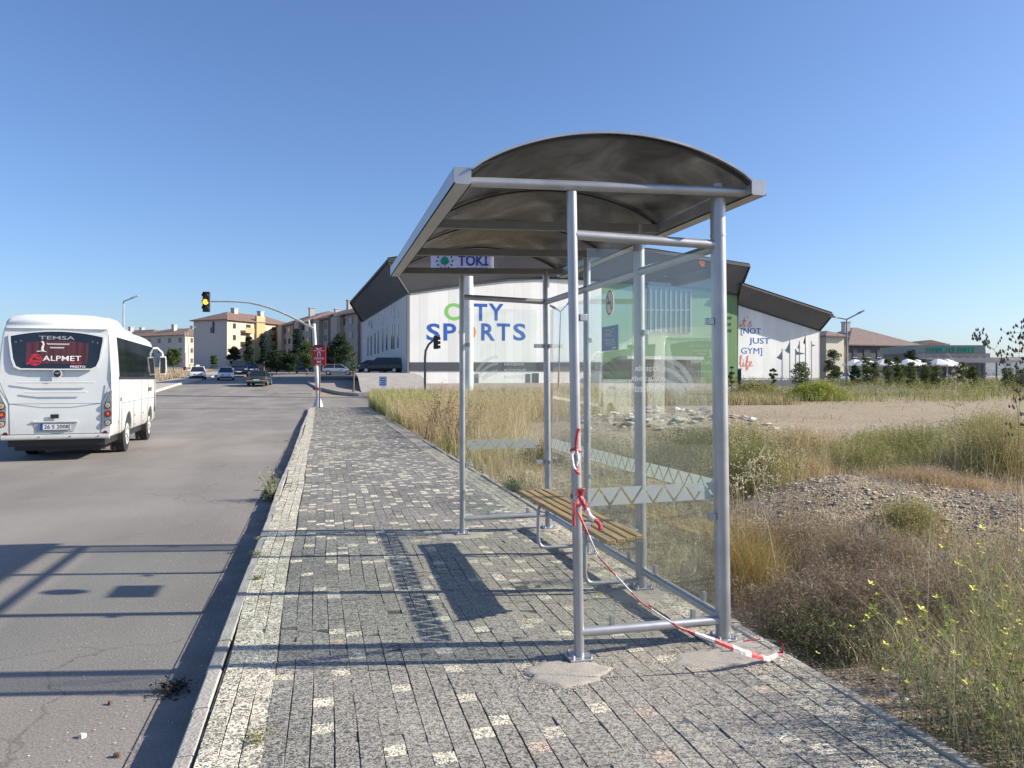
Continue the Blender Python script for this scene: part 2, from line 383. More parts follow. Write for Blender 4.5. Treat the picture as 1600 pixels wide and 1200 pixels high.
# ---- road: one sheet, main street plus the side street
def sheet(name, rects, mat, dz, hf=base_h):
    VV, FF, n = [], [], 0
    for (xa, ya) in rects:
        A, B = np.meshgrid(xa, ya); VV.append(np.stack([A.ravel(), B.ravel(), hf(A.ravel(), B.ravel())+dz], 1))
        k = len(xa); i = np.arange((k-1)*(len(ya)-1)); c = (i//(k-1))*k+i % (k-1)+n
        FF.append(np.stack([c, c+1, c+k+1, c+k], 1)); n += A.size
    return struct(np_mesh(name, np.concatenate(VV), np.concatenate(FF), None, mat))
asph = bpy.data.materials.new('worn_asphalt'); asph.use_nodes = True
def asphalt_nodes(m, c0, c1, c2):
    t, b = nodes(m); b.inputs['Roughness'].default_value = .85; b.inputs['Specular IOR Level'].default_value = .3
    N = t.nodes.new; L = t.links.new; tc = N('ShaderNodeTexCoord')
    mp = N('ShaderNodeMapping'); mp.inputs['Scale'].default_value = (1, .16, 1); L(tc.outputs['Object'], mp.inputs[0])
    n1 = N('ShaderNodeTexNoise'); n1.inputs['Scale'].default_value = .9; n1.inputs['Detail'].default_value = 6; L(mp.outputs[0], n1.inputs[0])
    n2 = N('ShaderNodeTexNoise'); n2.inputs['Scale'].default_value = 85; n2.inputs['Detail'].default_value = 6; n2.inputs['Roughness'].default_value = .75; L(tc.outputs['Object'], n2.inputs[0])
    n3 = N('ShaderNodeTexNoise'); n3.inputs['Scale'].default_value = .35; n3.inputs['Detail'].default_value = 8; L(tc.outputs['Object'], n3.inputs[0])
    r = N('ShaderNodeValToRGB'); e = r.color_ramp.elements; e[0].position = .3; e[0].color = (*c0, 1); e[1].position = .72; e[1].color = (*c2, 1)
    q = e.new(.52); q.color = (*c1, 1)
    ad = N('ShaderNodeMath'); ad.operation = 'MULTIPLY_ADD'; ad.inputs[1].default_value = .5
    L(n1.outputs[0], ad.inputs[0]); hm = N('ShaderNodeMath'); hm.operation = 'MULTIPLY'; hm.inputs[1].default_value = .5; L(n3.outputs[0], hm.inputs[0]); L(hm.outputs[0], ad.inputs[2])
    L(ad.outputs[0], r.inputs[0])
    r2 = N('ShaderNodeValToRGB'); e = r2.color_ramp.elements; e[0].position = .36; e[0].color = (.45,.45,.46,1); e[1].position = .66; e[1].color = (1.6,1.56,1.5,1)
    L(n2.outputs[0], r2.inputs[0])
    mx = N('ShaderNodeMixRGB'); mx.blend_type = 'MULTIPLY'; mx.inputs[0].default_value = .8; L(r.outputs[0], mx.inputs[1]); L(r2.outputs[0], mx.inputs[2])
    # hairline cracks
    vo = N('ShaderNodeTexVoronoi'); vo.feature = 'DISTANCE_TO_EDGE'; vo.inputs['Scale'].default_value = .28
    wn = N('ShaderNodeTexNoise'); wn.inputs['Scale'].default_value = 1.3; wn.inputs['Detail'].default_value = 6; L(tc.outputs['Object'], wn.inputs[0])
    wm = N('ShaderNodeVectorMath'); wm.operation = 'ADD'; L(tc.outputs['Object'], wm.inputs[0]); L(wn.outputs['Color'], wm.inputs[1]); L(wm.outputs[0], vo.inputs[0])
    cr = N('ShaderNodeValToRGB'); e = cr.color_ramp.elements; e[0].position = 0; e[0].color = (.6,.58,.56,1); e[1].position = .002; e[1].color = (1,1,1,1); L(vo.outputs['Distance'], cr.inputs[0])
    m3 = N('ShaderNodeMixRGB'); m3.blend_type = 'MULTIPLY'; m3.inputs[0].default_value = .8; L(mx.outputs[0], m3.inputs[1]); L(cr.outputs[0], m3.inputs[2])
    L(m3.outputs[0], b.inputs['Base Color'])
    bp = N('ShaderNodeBump'); bp.inputs['Strength'].default_value = .35; bp.inputs['Distance'].default_value = .006; L(n2.outputs[0], bp.inputs['Height']); L(bp.outputs[0], b.inputs['Normal'])
asphalt_nodes(asph, (.185,.170,.152), (.265,.243,.218), (.335,.308,.275))
main_y = steps((-40,46,4),(46,110,2),(110,400,20))
sheet('road', [(np.arange(-12.6,-.59,1.0), main_y), (steps((-.6,14.4,3)), steps((46,60,2)))], asph, 0)
asph2 = bpy.data.materials.new('dark_asphalt'); asph2.use_nodes = True; asphalt_nodes(asph2, (.07,.07,.075), (.09,.09,.09), (.12,.115,.11))
sheet('parking_lot', [(steps((-.6,90,3)), steps((84,116,2)))], asph2, .02)
# concrete gutter strip along the near kerb
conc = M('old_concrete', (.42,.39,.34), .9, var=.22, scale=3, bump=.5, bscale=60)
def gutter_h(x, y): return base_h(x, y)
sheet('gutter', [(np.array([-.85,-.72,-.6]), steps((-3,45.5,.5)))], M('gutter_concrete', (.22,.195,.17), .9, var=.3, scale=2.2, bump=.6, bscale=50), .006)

# island pavement beyond the side street, with its kerb
isl = [(2.9,61.2),(1.6,63),(-.2,70),(-1.1,78),(-1.2,83.5)]
isl_m = M('brown_paving', (.30,.25,.21), .9, var=.15, scale=1.2, bump=.2)
mb = MB()
ring = isl+[(8,83.5),(60,83.5),(60,61.2)]
nI = len(ring)
c = (20, 72); vs = [(x, y, bh(x, y)+.15) for x, y in ring]
mb2 = MB()
xa = steps((3,60,3)); ya = steps((61.2,83.5,1.5))
sheet('traffic_island', [(np.array([3,6,12,20,30,45,60.]), ya)], isl_m, .15)
k = MB()
yy = [61.2+(83.5-61.2)*q/15 for q in range(16)]
xe = np.interp(yy, [p[1] for p in isl], [p[0] for p in isl])
for a in range(15):
    x0, x1 = xe[a], xe[a+1]; y0, y1 = yy[a], yy[a+1]
    k.add([(x0,y0,bh(x0,y0)+.15),(3,y0,bh(3,y0)+.15),(3,y1,bh(3,y1)+.15),(x1,y1,bh(x1,y1)+.15)], [(0,1,2,3)])
struct(k.build('island_corner', isl_m))
k = MB()
pts = [(q, 61.1) for q in (60,45,30,20,12,6)]+isl+[(-1.2,83.5),(8,83.6),(30,83.6),(60,83.6)]
for a, b in zip(pts[:-1], pts[1:]):
    if (Vector(a)-Vector(b)).length < .01: continue
    za, zb = bh(*a), bh(*b); k.bar((a[0],a[1],za+.06),(b[0],b[1],zb+.06), .22, .24)
struct(k.build('island_kerb', M('kerb_concrete_far', (.34,.32,.29), .9)))

# paved ramp and raised parking shelf beside the hall
def ramp_lift(x, y):
    a = np.clip((y-62.5)/7.5, 0, 1); a = a*a*(3-2*a); b = np.clip((x-.2)/2.6, 0, 1); b = b*b*(3-2*b)
    return a*b*(1.0-.45*np.clip((y-76)/14, 0, 1))
def ramp_h(x, y): return base_h(x, y)+.17+ramp_lift(np.asarray(x, float), np.asarray(y, float))
sheet('raised_pavement', [(steps((3.2,8.9,.6)), steps((62.4,96,1.2)))], M('pale_ramp_paving', (.36,.33,.29), .9, var=.12, scale=1.2), 0, ramp_h)
# far left verge with its kerb
k = MB()
ysl = list(range(20,60,4))+list(range(60,160,6))
for a, b in zip(ysl[:-1], ysl[1:]):
    k.bar((-12.7,a,bh(-12.7,a)+.04),(-12.7,b,bh(-12.7,b)+.04), .25, .26)
struct(k.build('far_kerb', M('kerb_pale', (.5,.46,.4), .9)))
sheet('far_pavement', [(np.array([-15.2,-13.9,-12.83]), steps((20,160,5)))], M('pale_paving', (.42,.38,.32), .9, var=.2), .15)

# ---- pavement: every paver is cut, set and coloured on its own; joints are real gaps
def pavers():
    cols = []
    VV, FF, CC, n = [], [], [], 0
    h0, c = 0.0, .0012
    def lay(x0s, w_, y0, y1, L_, kind):
        nonlocal n
        for ci, x0 in enumerate(x0s):
            yy = np.arange(y0 + rng.uniform(-.05, .0), y1, L_); m = len(yy)
            wav = .010*np.sin(yy*.55+1)+.006*np.sin(yy*1.7+ci*.15)+.004*np.sin(yy*3.1+ci*.9)+(.02*np.sin(yy*.23+2)*max(0, 1-ci/6) if kind == 'l' else 0)
            xa = x0+wav; g_ = .0012+rng.uniform(0, .0010, m); gl = .0004
            z = h0 + .0022*rng.normal(size=m)*.6 + .012*(vnoise(xa, yy, .9, 3)-.5)
            tx = rng.normal(0, .0014, m); ty = rng.normal(0, .0018, m)
            P8 = []
            for (dx, dy, ins, dz) in [(0,0,0,-.0012),(1,0,0,-.0012),(1,1,0,-.0012),(0,1,0,-.0012),(0,0,1,0),(1,0,1,0),(1,1,1,0),(0,1,1,0)]:
                sx = 1 if dx == 0 else -1; sy = 1 if dy == 0 else -1
                px = xa + dx*w_ + sx*(g_+ins*c); py = yy+dy*L_+sy*(gl+ins*c*.6)
                P8.append(np.stack([px, py, z+dz+tx*(dx-.5)+ty*(dy-.5)*(1 if ins else 1)], 1))
            # skirt down into the joint
            for q in range(4): b = P8[q].copy(); b[:, 2] = -.045; P8.append(b)
            A = np.stack(P8, 1).reshape(-1, 3)
            fq = np.array([(4,5,6,7),(0,1,5,4),(1,2,6,5),(2,3,7,6),(3,0,4,7),(8,9,1,0),(9,10,2,1),(10,11,3,2),(11,8,0,3)])
            F_ = (fq[None]+np.arange(m)[:, None, None]*12).reshape(-1, 4)+n
            if kind == 'd':
                br = rng.uniform(.90, 1.10, m)[:, None]; cc = np.array([[.150,.150,.146]])*br*(1+.35*(vnoise(xa, yy, .6, 91)-.5))[:, None]
                pl = .07+.12*np.clip(1-np.abs(yy-14)/10, 0, 1) if True else 0
                li = rng.random(m) < pl; cc[li] = np.array([.42,.40,.335])*rng.uniform(.85, 1.1, (li.sum(), 1))
                re = (rng.random(m) < .012) & ~li; cc[re] = np.array([.30,.235,.2])
            else:
                cc = np.array([[.40,.38,.325]])*rng.uniform(.72, 1.1, m)[:, None]*(.75 if x0s[0] > 1 else 1)
            VV.append(A); FF.append(F_); CC.append(np.repeat(cc, 12, 0)); n += m*12
    lay([-.512+i_*.0895 for i_ in range(3)], .0895, -1.5, 44, .1, 'l')
    lay([-.242+i_*.1 for i_ in range(25)], .1, -1.5, 44.2, .1, 'd')
    lay([2.262+i_*.1 for i_ in range(3)], .1, -1.5, 44, .1, 'l')
    return np.concatenate(VV), np.concatenate(FF), np.concatenate(CC)
pvm = bpy.data.materials.new('washed_paver'); pvm.use_nodes = True
def paver_nodes(m):
    t, b = nodes(m); N = t.nodes.new; L = t.links.new
    b.inputs['Roughness'].default_value = .85; b.inputs['Specular IOR Level'].default_value = .3
    at = N('ShaderNodeAttribute'); at.attribute_name = 'col'; tc = N('ShaderNodeTexCoord')
    n1 = N('ShaderNodeTexNoise'); n1.inputs['Scale'].default_value = 64; n1.inputs['Detail'].default_value = 2; n1.inputs['Distortion'].default_value = 1.5; L(tc.outputs['Object'], n1.inputs[0])
    r = N('ShaderNodeValToRGB'); e = r.color_ramp.elements; e[0].position = .41; e[0].color = (.28,.28,.31,1); e[1].position = .57; e[1].color = (2.0,1.95,1.8,1); L(n1.outputs[0], r.inputs[0])
    mx = N('ShaderNodeMixRGB'); mx.blend_type = 'MULTIPLY'; mx.inputs[0].default_value = .85; L(at.outputs[0], mx.inputs[1]); L(r.outputs[0], mx.inputs[2])
    n2 = N('ShaderNodeTexNoise'); n2.inputs['Scale'].default_value = .8; n2.inputs['Detail'].default_value = 8; n2.inputs['Roughness'].default_value = .65; L(tc.outputs['Object'], n2.inputs[0])
    # cement dust trodden round the shelter
    gr = N('ShaderNodeVectorMath'); gr.operation = 'DISTANCE'
    mp = N('ShaderNodeMapping'); mp.inputs['Scale'].default_value = (1, .45, 1); L(tc.outputs['Object'], mp.inputs[0]); L(mp.outputs[0], gr.inputs[0]); gr.inputs[1].default_value = (1.5, 2.2, 0)
    mr = N('ShaderNodeMapRange'); mr.inputs[1].default_value = 2.2; mr.inputs[2].default_value = .3; L(gr.outputs['Value'], mr.inputs[0])
    ml = N('ShaderNodeMath'); ml.operation = 'MULTIPLY_ADD'; L(mr.outputs[0], ml.inputs[0]); ml.inputs[1].default_value = .42
    m5 = N('ShaderNodeMapRange'); m5.inputs[1].default_value = .45; m5.inputs[2].default_value = .75; m5.inputs[4].default_value = .28; L(n2.outputs[0], m5.inputs[0]); L(m5.outputs[0], ml.inputs[2])
    md = N('ShaderNodeMixRGB'); md.inputs[2].default_value = (.40,.36,.30,1); L(ml.outputs[0], md.inputs[0]); L(mx.outputs[0], md.inputs[1])
    m6 = N('ShaderNodeMixRGB'); m6.blend_type = 'MULTIPLY'; m6.inputs[0].default_value = .35; L(md.outputs[0], m6.inputs[1]); L(r.outputs[0], m6.inputs[2])
    L(m6.outputs[0], b.inputs['Base Color'])
    bp = N('ShaderNodeBump'); bp.inputs['Strength'].default_value = .45; bp.inputs['Distance'].default_value = .002; L(n1.outputs[0], bp.inputs['Height']); L(bp.outputs[0], b.inputs['Normal'])
paver_nodes(pvm)
pv, pf, pc = pavers()
struct(np_mesh('pavement', pv, pf, pc, pvm))
bed = MB(); bed.box(-.515, 2.575, -1.6, 44.2, -.3, -.0065); struct(bed.build('paver_bed', M('joint_sand', (.105,.098,.088), .95, var=.5, scale=14, bump=.6, bscale=120)))

# kerb stones and the pale edging on the field side
kb = MB(); y = -2.0; j = 0
while y < 44.3:
    L_ = random.uniform(.48, .52) if y > 1 else .5; dx = .012*math.sin(y*.9)+.02*math.sin(y*.37+1)*min(1, max(0, (y-5)/8))+random.uniform(-.006, .006); dz = random.uniform(-.008, .008)
    x0, x1 = -.605+dx*.6, -.522+dx*.6
    kb.loft([[(x0,q,-.3),(x0,q,-.02+dz),(x0+.012,q,-.002+dz),(x1-.01,q,.0+dz),(x1,q,-.012+dz),(x1,q,-.3)] for q in (y+.004, y+L_-.004)])
    y += L_
struct(kb.build('kerb', conc))
kb = MB(); y = -2.0
while y < 44.3:
    dx = random.uniform(-.012, .012); dz = random.uniform(-.012, .01)
    kb.loft([[(2.575+dx,q,-.3),(2.575+dx,q,.0+dz),(2.585+dx,q,.012+dz),(2.645+dx,q,.010+dz),(2.655+dx,q,-.01+dz),(2.655+dx,q,-.3)] for q in (y+.004, y+.496)])
    y += .5
struct(kb.build('pavement_edging', M('edging_concrete', (.42,.385,.32), .9, var=.2, scale=4, bump=.5, bscale=60)))
kb = MB(); kb.box(-.6, 2.65, 44.25, 44.4, -.3, .004); struct(kb.build('pavement_end_kerb', conc))

# cement patches round the post bases
def patch(name, cx, cy, rx, ry, h, mat, seed):
    mb = MB(); n = 46; rings = 7; vs = [(cx, cy, .006+h*.25)]
    for r_ in range(1, rings+1):
        for a in range(n):
            t = 2*math.pi*a/n; k_ = r_/rings
            wob = 1.15+.10*math.sin(3*t+seed)+.07*math.sin(7*t+seed*2)+.05*math.sin(13*t+seed)+.04*math.sin(23*t)
            x = cx+rx*k_*wob*math.cos(t); y = cy+ry*k_*wob*math.sin(t)
            z = h*.25*(1-k_**2)+.003*float(vnoise(x, y, .03, seed))+.006*(float(vnoise(x, y, .07, seed+2))-.35) if r_ < rings else -.012
            vs.append((x, y, z+.006 if r_ < rings else z))
    fs = [(0, 1+a, 1+(a+1) % n) for a in range(n)]
    for r_ in range(rings-1):
        for a in range(n): fs.append((1+r_*n+a, 1+(r_+1)*n+a, 1+(r_+1)*n+(a+1) % n, 1+r_*n+(a+1) % n))
    mb.add(vs, fs); return struct(mb.build(name, mat, smooth=True))
cem = bpy.data.materials.new('rough_cement'); cem.use_nodes = True
def cement_nodes(m):
    t, b = nodes(m); N = t.nodes.new; L = t.links.new; tc = N('ShaderNodeTexCoord'); b.inputs['Roughness'].default_value = .95
    v = N('ShaderNodeTexVoronoi'); v.inputs['Scale'].default_value = 190; L(tc.outputs['Object'], v.inputs[0])
    n = N('ShaderNodeTexNoise'); n.inputs['Scale'].default_value = 9; n.inputs['Detail'].default_value = 8; L(tc.outputs['Object'], n.inputs[0])
    r = N('ShaderNodeValToRGB'); e = r.color_ramp.elements; e[0].position = 0; e[0].color = (.55,.50,.42,1); e[1].position = .75; e[1].color = (.20,.18,.15,1); q = e.new(.35); q.color = (.46,.42,.35,1); L(v.outputs['Distance'], r.inputs[0])
    v.inputs['Randomness'].default_value = 1
    mx = N('ShaderNodeMixRGB'); L(n.outputs[0], mx.inputs[0]); L(r.outputs[0], mx.inputs[1]); mx.inputs[2].default_value = (.45,.41,.35,1); L(mx.outputs[0], b.inputs['Base Color'])
    bp = N('ShaderNodeBump'); bp.invert = True; bp.inputs['Strength'].default_value = .8; bp.inputs['Distance'].default_value = .003; L(v.outputs['Distance'], bp.inputs['Height']); L(bp.outputs[0], b.inputs['Normal'])
cement_nodes(cem)
for a in [(1.30,3.98,.22,.17,.022,1),(2.22,3.98,.30,.13,.012,2),(1.40,7.76,.24,.18,.012,3),(2.30,5.30,.2,.24,.014,4),(2.33,6.75,.16,.22,.012,5),(2.33,7.95,.2,.2,.014,6),(2.43,4.05,.17,.2,.010,8)]:
    patch('cement_patch', *a[:5], cem, a[5])

# distant hills
def hills(name, x0, x1, y0, h, seed, mat):
    n = 60; vs, fs = [], []
    for r_ in range(6):
        for a in range(n+1):
            x = x0+(x1-x0)*a/n; k_ = r_/5
            ht = h*(.35+.65*float(vnoise(x, 0, 420, seed))+.12*float(vnoise(x, 9, 110, seed+1)))*math.sin(min(1, k_)*math.pi*.5)*min(1, a/8, (n-a)/8)
            vs.append((x, y0+k_*500+60*float(vnoise(x, r_*40, 200, seed)), ht+10))
    for r_ in range(5):
        for a in range(n): fs.append((r_*(n+1)+a, r_*(n+1)+a+1, (r_+1)*(n+1)+a+1, (r_+1)*(n+1)+a))
    m = MB(); m.add(vs, fs); return struct(m.build(name, mat, smooth=True))
hm = M('hill_scrub', (.15,.17,.17), 1, var=.25, scale=.02)
hills('hills', 600, 4200, 2300, 95, 3, hm)
hills('hills', -2400, 100, 2600, 95, 9, hm)
# ================================================================== BUS SHELTER
galv = bpy.data.materials.new('grey_painted_steel'); galv.use_nodes = True
def galv_nodes(m, c, rough=.36, metal=.55):
    t, b = nodes(m); N = t.nodes.new; L = t.links.new; tc = N('ShaderNodeTexCoord')
    n = N('ShaderNodeTexNoise'); n.inputs['Scale'].default_value = 5; n.inputs['Detail'].default_value = 8; L(tc.outputs['Object'], n.inputs[0])
    r = N('ShaderNodeValToRGB'); e = r.color_ramp.elements; e[0].position = .3; e[0].color = (*[x*.85 for x in c], 1); e[1].position = .7; e[1].color = (*[x*1.08 for x in c], 1)
    L(n.outputs[0], r.inputs[0]); L(r.outputs[0], b.inputs['Base Color']); b.inputs['Metallic'].default_value = metal
    mr = N('ShaderNodeMapRange'); mr.inputs[3].default_value = rough-.07; mr.inputs[4].default_value = rough+.12; L(n.outputs[0], mr.inputs[0]); L(mr.outputs[0], b.inputs['Roughness'])
    n2 = N('ShaderNodeTexNoise'); n2.inputs['Scale'].default_value = 160; L(tc.outputs['Object'], n2.inputs[0])
    bp = N('ShaderNodeBump'); bp.inputs['Strength'].default_value = .12; bp.inputs['Distance'].default_value = .001; L(n2.outputs[0], bp.inputs['Height']); L(bp.outputs[0], b.inputs['Normal'])
galv_nodes(galv, (.42,.43,.45))
dark_clamp = M('dark_plastic', (.05,.055,.06), .5)
GL = glass_mat('shelter_glass', (.955,.98,.968), 1.0, .013)
frost = bpy.data.materials.new('frosted_film'); frost.use_nodes = True
def frost_nodes(m, c, a):
    t, b = nodes(m); b.inputs['Base Color'].default_value = (*c, 1); b.inputs['Roughness'].default_value = .6
    tp = t.nodes.new('ShaderNodeBsdfTransparent'); tl = t.nodes.new('ShaderNodeBsdfTranslucent'); tl.inputs[0].default_value = (*c, 1)
    m1 = t.nodes.new('ShaderNodeMixShader'); m1.inputs[0].default_value = .45; t.links.new(b.outputs[0], m1.inputs[1]); t.links.new(tl.outputs[0], m1.inputs[2])
    m2 = t.nodes.new('ShaderNodeMixShader'); m2.inputs[0].default_value = a; t.links.new(tp.outputs[0], m2.inputs[1]); t.links.new(m1.outputs[0], m2.inputs[2])
    t.links.new(m2.outputs[0], t.nodes['Material Output'].inputs[0])
frost_nodes(frost, (.60,.635,.605), .80)
frost2 = bpy.data.materials.new('etched_print'); frost2.use_nodes = True; frost_nodes(frost2, (.70,.75,.73), .22)

shade_steel = bpy.data.materials.new('shade_toned_steel'); shade_steel.use_nodes = True; galv_nodes(shade_steel, (.22,.22,.22), .5, .15)  # darker copy of the frame steel: shade under the roof put into the colour
# places measured from the photograph (base on the pavement, top under the roof)
FN, FN_T = (1.435,4.167), P(893,300,4.37)
BN, BN_T = (2.394,4.257), P(1121,289,4.71)
FF, FF_T = (1.419,7.798), P(722,430,7.88)
B4, B4_T = (2.367,7.88), P(853,424,8.20)
B2, B2_T = (2.374,5.45), P(998,352,5.85)
B3, B3_T = (2.370,6.66), P(917,392,7.05)
SX, SY0 = 1.9, 6.0
shelter = thing('bus_shelter', 'grey tubular steel bus shelter with curved smoky roof and glass walls on the pavement', 'bus shelter', (SX, SY0, 0))
posts = [(FN, FN_T, .029), (BN, BN_T, .046), (FF, FF_T, .029), (B2, B2_T, .042), (B3, B3_T, .033), (B4, B4_T, .036)]
for (b_, t_, r) in posts:
    m = MB(); b3 = Vector((*b_, .0)); m.tube([b3, b3+(Vector(t_)-b3)*.5, t_], r, 28)
    p = m.build('post', galv, shelter, smooth=True)
    m = MB(); m.cbox(b_[0]-.075, b_[0]+.075, b_[1]-.075, b_[1]+.075, .012, .022, .003); q = m.build('base_plate', galv, p)
    m = MB()
    for sx in (-.052, .052):
        for sy in (-.052, .052): m.tube([(b_[0]+sx, b_[1]+sy, .02), (b_[0]+sx, b_[1]+sy, .042)], .008, 6)
    for q_ in pieces(m): q_.build('anchor_bolt', galv, p)
def on(b_, t_, z):
    b3 = Vector((*b_, 0)); t_ = Vector(t_); return b3+(t_-b3)*(z/t_.z)
# weld collars
for (b_, t_, r, z) in ((BN, BN_T, .046, 2.47), (FN, FN_T, .029, 1.19), (B2, B2_T, .042, .3)):
    m = MB(); m.tube([on(b_, t_, z), on(b_, t_, z+.012)], r+.0025, 28); m.build('sleeve_joint', galv, shelter, smooth=True)
def rail(a, b, r, name='rail'):
    m = MB(); m.tube([a, b], r, 20); return m.build(name, galv, shelter, smooth=True)
ZT, ZB = 2.42, .155
rail(on(FN,FN_T,ZT), on(BN,BN_T,ZT), .028, 'upper_rail'); rail(on(FF,FF_T,ZT+.02), on(B4,B4_T,ZT), .028, 'upper_rail')
rail(on(BN,BN_T,ZT-.01), on(B4,B4_T,ZT), .030, 'upper_rail')
rail(on(FN,FN_T,ZB), on(BN,BN_T,ZB-.03), .028, 'lower_rail'); rail(on(FF,FF_T,ZB+.01), on(B4,B4_T,ZB), .028, 'lower_rail')
rail(on(BN,BN_T,ZB-.02), on(B4,B4_T,ZB), .030, 'lower_rail')

# roof: two gutters, cross tubes, arched ribs, bent smoky sheets
RX0, RX1, RY0, RY1 = .70, 2.59, 4.10, 7.98
def rz(x): return .024*(x-RX0)
def gutter(x0, x1):
    m = MB(); a = rz(x0); z0, z1, th = 2.655+a, 2.745+a, .006
    m.box(x0, x1, RY0, RY1, z0, z0+th); m.box(x0, x0+th, RY0, RY1, z0, z1); m.box(x1-th, x1, RY0, RY1, z0, z1)
    m.box(x0+th, x1-th, RY0, RY0+th, z0+th, z1); m.box(x0+th, x1-th, RY1-th, RY1, z0+th, z1)
    return m.build('gutter', galv, shelter)
gutter(RX0, RX0+.095); gutter(RX1-.095, RX1)
for k_, yb in enumerate((4.185, 5.43, 6.66, 7.86)):
    m = MB(); za = 2.655+.035
    if k_ == 0: m.tube([(RX0+.09, yb, za), (RX1-.09, yb, za+rz(RX1-.1))], .028, 20)
    else: m.bar((RX0+.09, yb, za+.01), (RX1-.09, yb, za+.01+rz(RX1)), .05, .06)
    m.build('cross_beam', galv if k_ == 0 else shade_steel, shelter, smooth=(k_ == 0))
XA, XB, ZA, RISE = RX0+.10, RX1-.10, 2.735, .238
def archz(t): return ZA+rz(XA+(XB-XA)*t)+RISE*(1-(2*t-1)**2)**.85
def arch_pts(n=30, lift=0): return [(XA+(XB-XA)*k_/n, archz(k_/n)+lift) for k_ in range(n+1)]
rib_m = M('dark_rib_seal', (.03,.03,.032), .5)
for yb in (4.13, 5.43, 6.66, 7.95):
    m = MB(); pts = arch_pts(30, -.012)
    m.loft([[(x, yb-.016, z-.006), (x, yb+.016, z-.006), (x, yb+.016, z+.006), (x, yb-.016, z+.006)] for x, z in pts]); m.build('roof_rib', rib_m, shelter)
smk = bpy.data.materials.new('smoky_polycarbonate'); smk.use_nodes = True
def smoky(m):
    t, b = nodes(m); N = t.nodes.new; L = t.links.new; tc = N('ShaderNodeTexCoord')
    mp = N('ShaderNodeMapping'); mp.inputs['Rotation'].default_value = (0, 0, .6); mp.inputs['Scale'].default_value = (1, .55, 1); L(tc.outputs['Object'], mp.inputs[0])
    n = N('ShaderNodeTexNoise'); n.inputs['Scale'].default_value = 2.6; n.inputs['Detail'].default_value = 7; n.inputs['Distortion'].default_value = .9; L(mp.outputs[0], n.inputs[0])
    r = N('ShaderNodeValToRGB'); e = r.color_ramp.elements; e[0].position = .32; e[0].color = (.078,.083,.088,1); e[1].position = .72; e[1].color = (.42,.44,.46,1); q = e.new(.5); q.color = (.18,.19,.20,1); L(n.outputs[0], r.inputs[0])
    L(r.outputs[0], b.inputs['Base Color']); b.inputs['Roughness'].default_value = .22; n3_ = N('ShaderNodeTexNoise'); n3_.inputs['Scale'].default_value = 3.2; n3_.inputs['Detail'].default_value = 3; L(mp.outputs[0], n3_.inputs[0]); b3_ = N('ShaderNodeBump'); b3_.inputs['Strength'].default_value = .6; b3_.inputs['Distance'].default_value = .03; L(n3_.outputs[0], b3_.inputs['Height']); L(b3_.outputs[0], b.inputs['Normal'])
    tl = N('ShaderNodeBsdfTranslucent'); r2 = N('ShaderNodeMixRGB'); r2.blend_type = 'MULTIPLY'; r2.inputs[0].default_value = 1; r2.inputs[2].default_value = (.62,.60,.56,1); L(r.outputs[0], r2.inputs[1]); L(r2.outputs[0], tl.inputs[0])
    mx = N('ShaderNodeMixShader'); mx.inputs[0].default_value = .5; L(b.outputs[0], mx.inputs[1]); L(tl.outputs[0], mx.inputs[2])
    tp = N('ShaderNodeBsdfTransparent'); tp.inputs[0].default_value = (.5,.46,.42,1); m2 = N('ShaderNodeMixShader'); m2.inputs[0].default_value = .94; L(tp.outputs[0], m2.inputs[1]); L(mx.outputs[0], m2.inputs[2])
    L(m2.outputs[0], t.nodes['Material Output'].inputs[0])
smoky(smk)
for (ya, yb) in ((4.10,5.425),(5.435,6.655),(6.665,7.99)):
    m = MB(); n = 30; k2 = 8; vs = []
    for j in range(k2+1):
        y = ya+(yb-ya)*j/k2
        for (x, z) in arch_pts(n): 
            t_ = (x-XA)/(XB-XA); sag = .008*math.sin(math.pi*j/k2)*math.sin(9*t_+ya*3)
            vs.append((x, y, z+sag))
    top = [(x, y, z+.006) for x, y, z in vs]; fs = []
    for j in range(k2):
        for a in range(n):
            q = j*(n+1)+a; fs.append((q, q+1, q+n+2, q+n+1)); o2 = len(vs); fs.append((q+o2, q+n+1+o2, q+n+2+o2, q+1+o2))
    o2 = len(vs)
    for a in range(n): fs += [(a, a+o2, a+1+o2, a+1), (k2*(n+1)+a, k2*(n+1)+a+1, k2*(n+1)+a+1+o2, k2*(n+1)+a+o2)]
    m.add(vs+top, fs); m.build('roof_sheet', smk, shelter, smooth=True, recalc=True)
# bright front edge trim of the roof
m = MB(); m.loft([[(x, 4.085, z-.004), (x, 4.099, z-.004), (x, 4.099, z+.009), (x, 4.085, z+.009)] for x, z in arch_pts(30, 0)]); m.build('edge_trim', galv, shelter)
m = MB()
for t_ in (.16,.4,.7,.9):
    x = XA+(XB-XA)*t_; m.tube([(x, 4.15, archz(t_)+.006), (x, 4.15, archz(t_)+.022)], .006, 6)
for q_ in pieces(m): q_.build('roof_screw', galv, shelter)

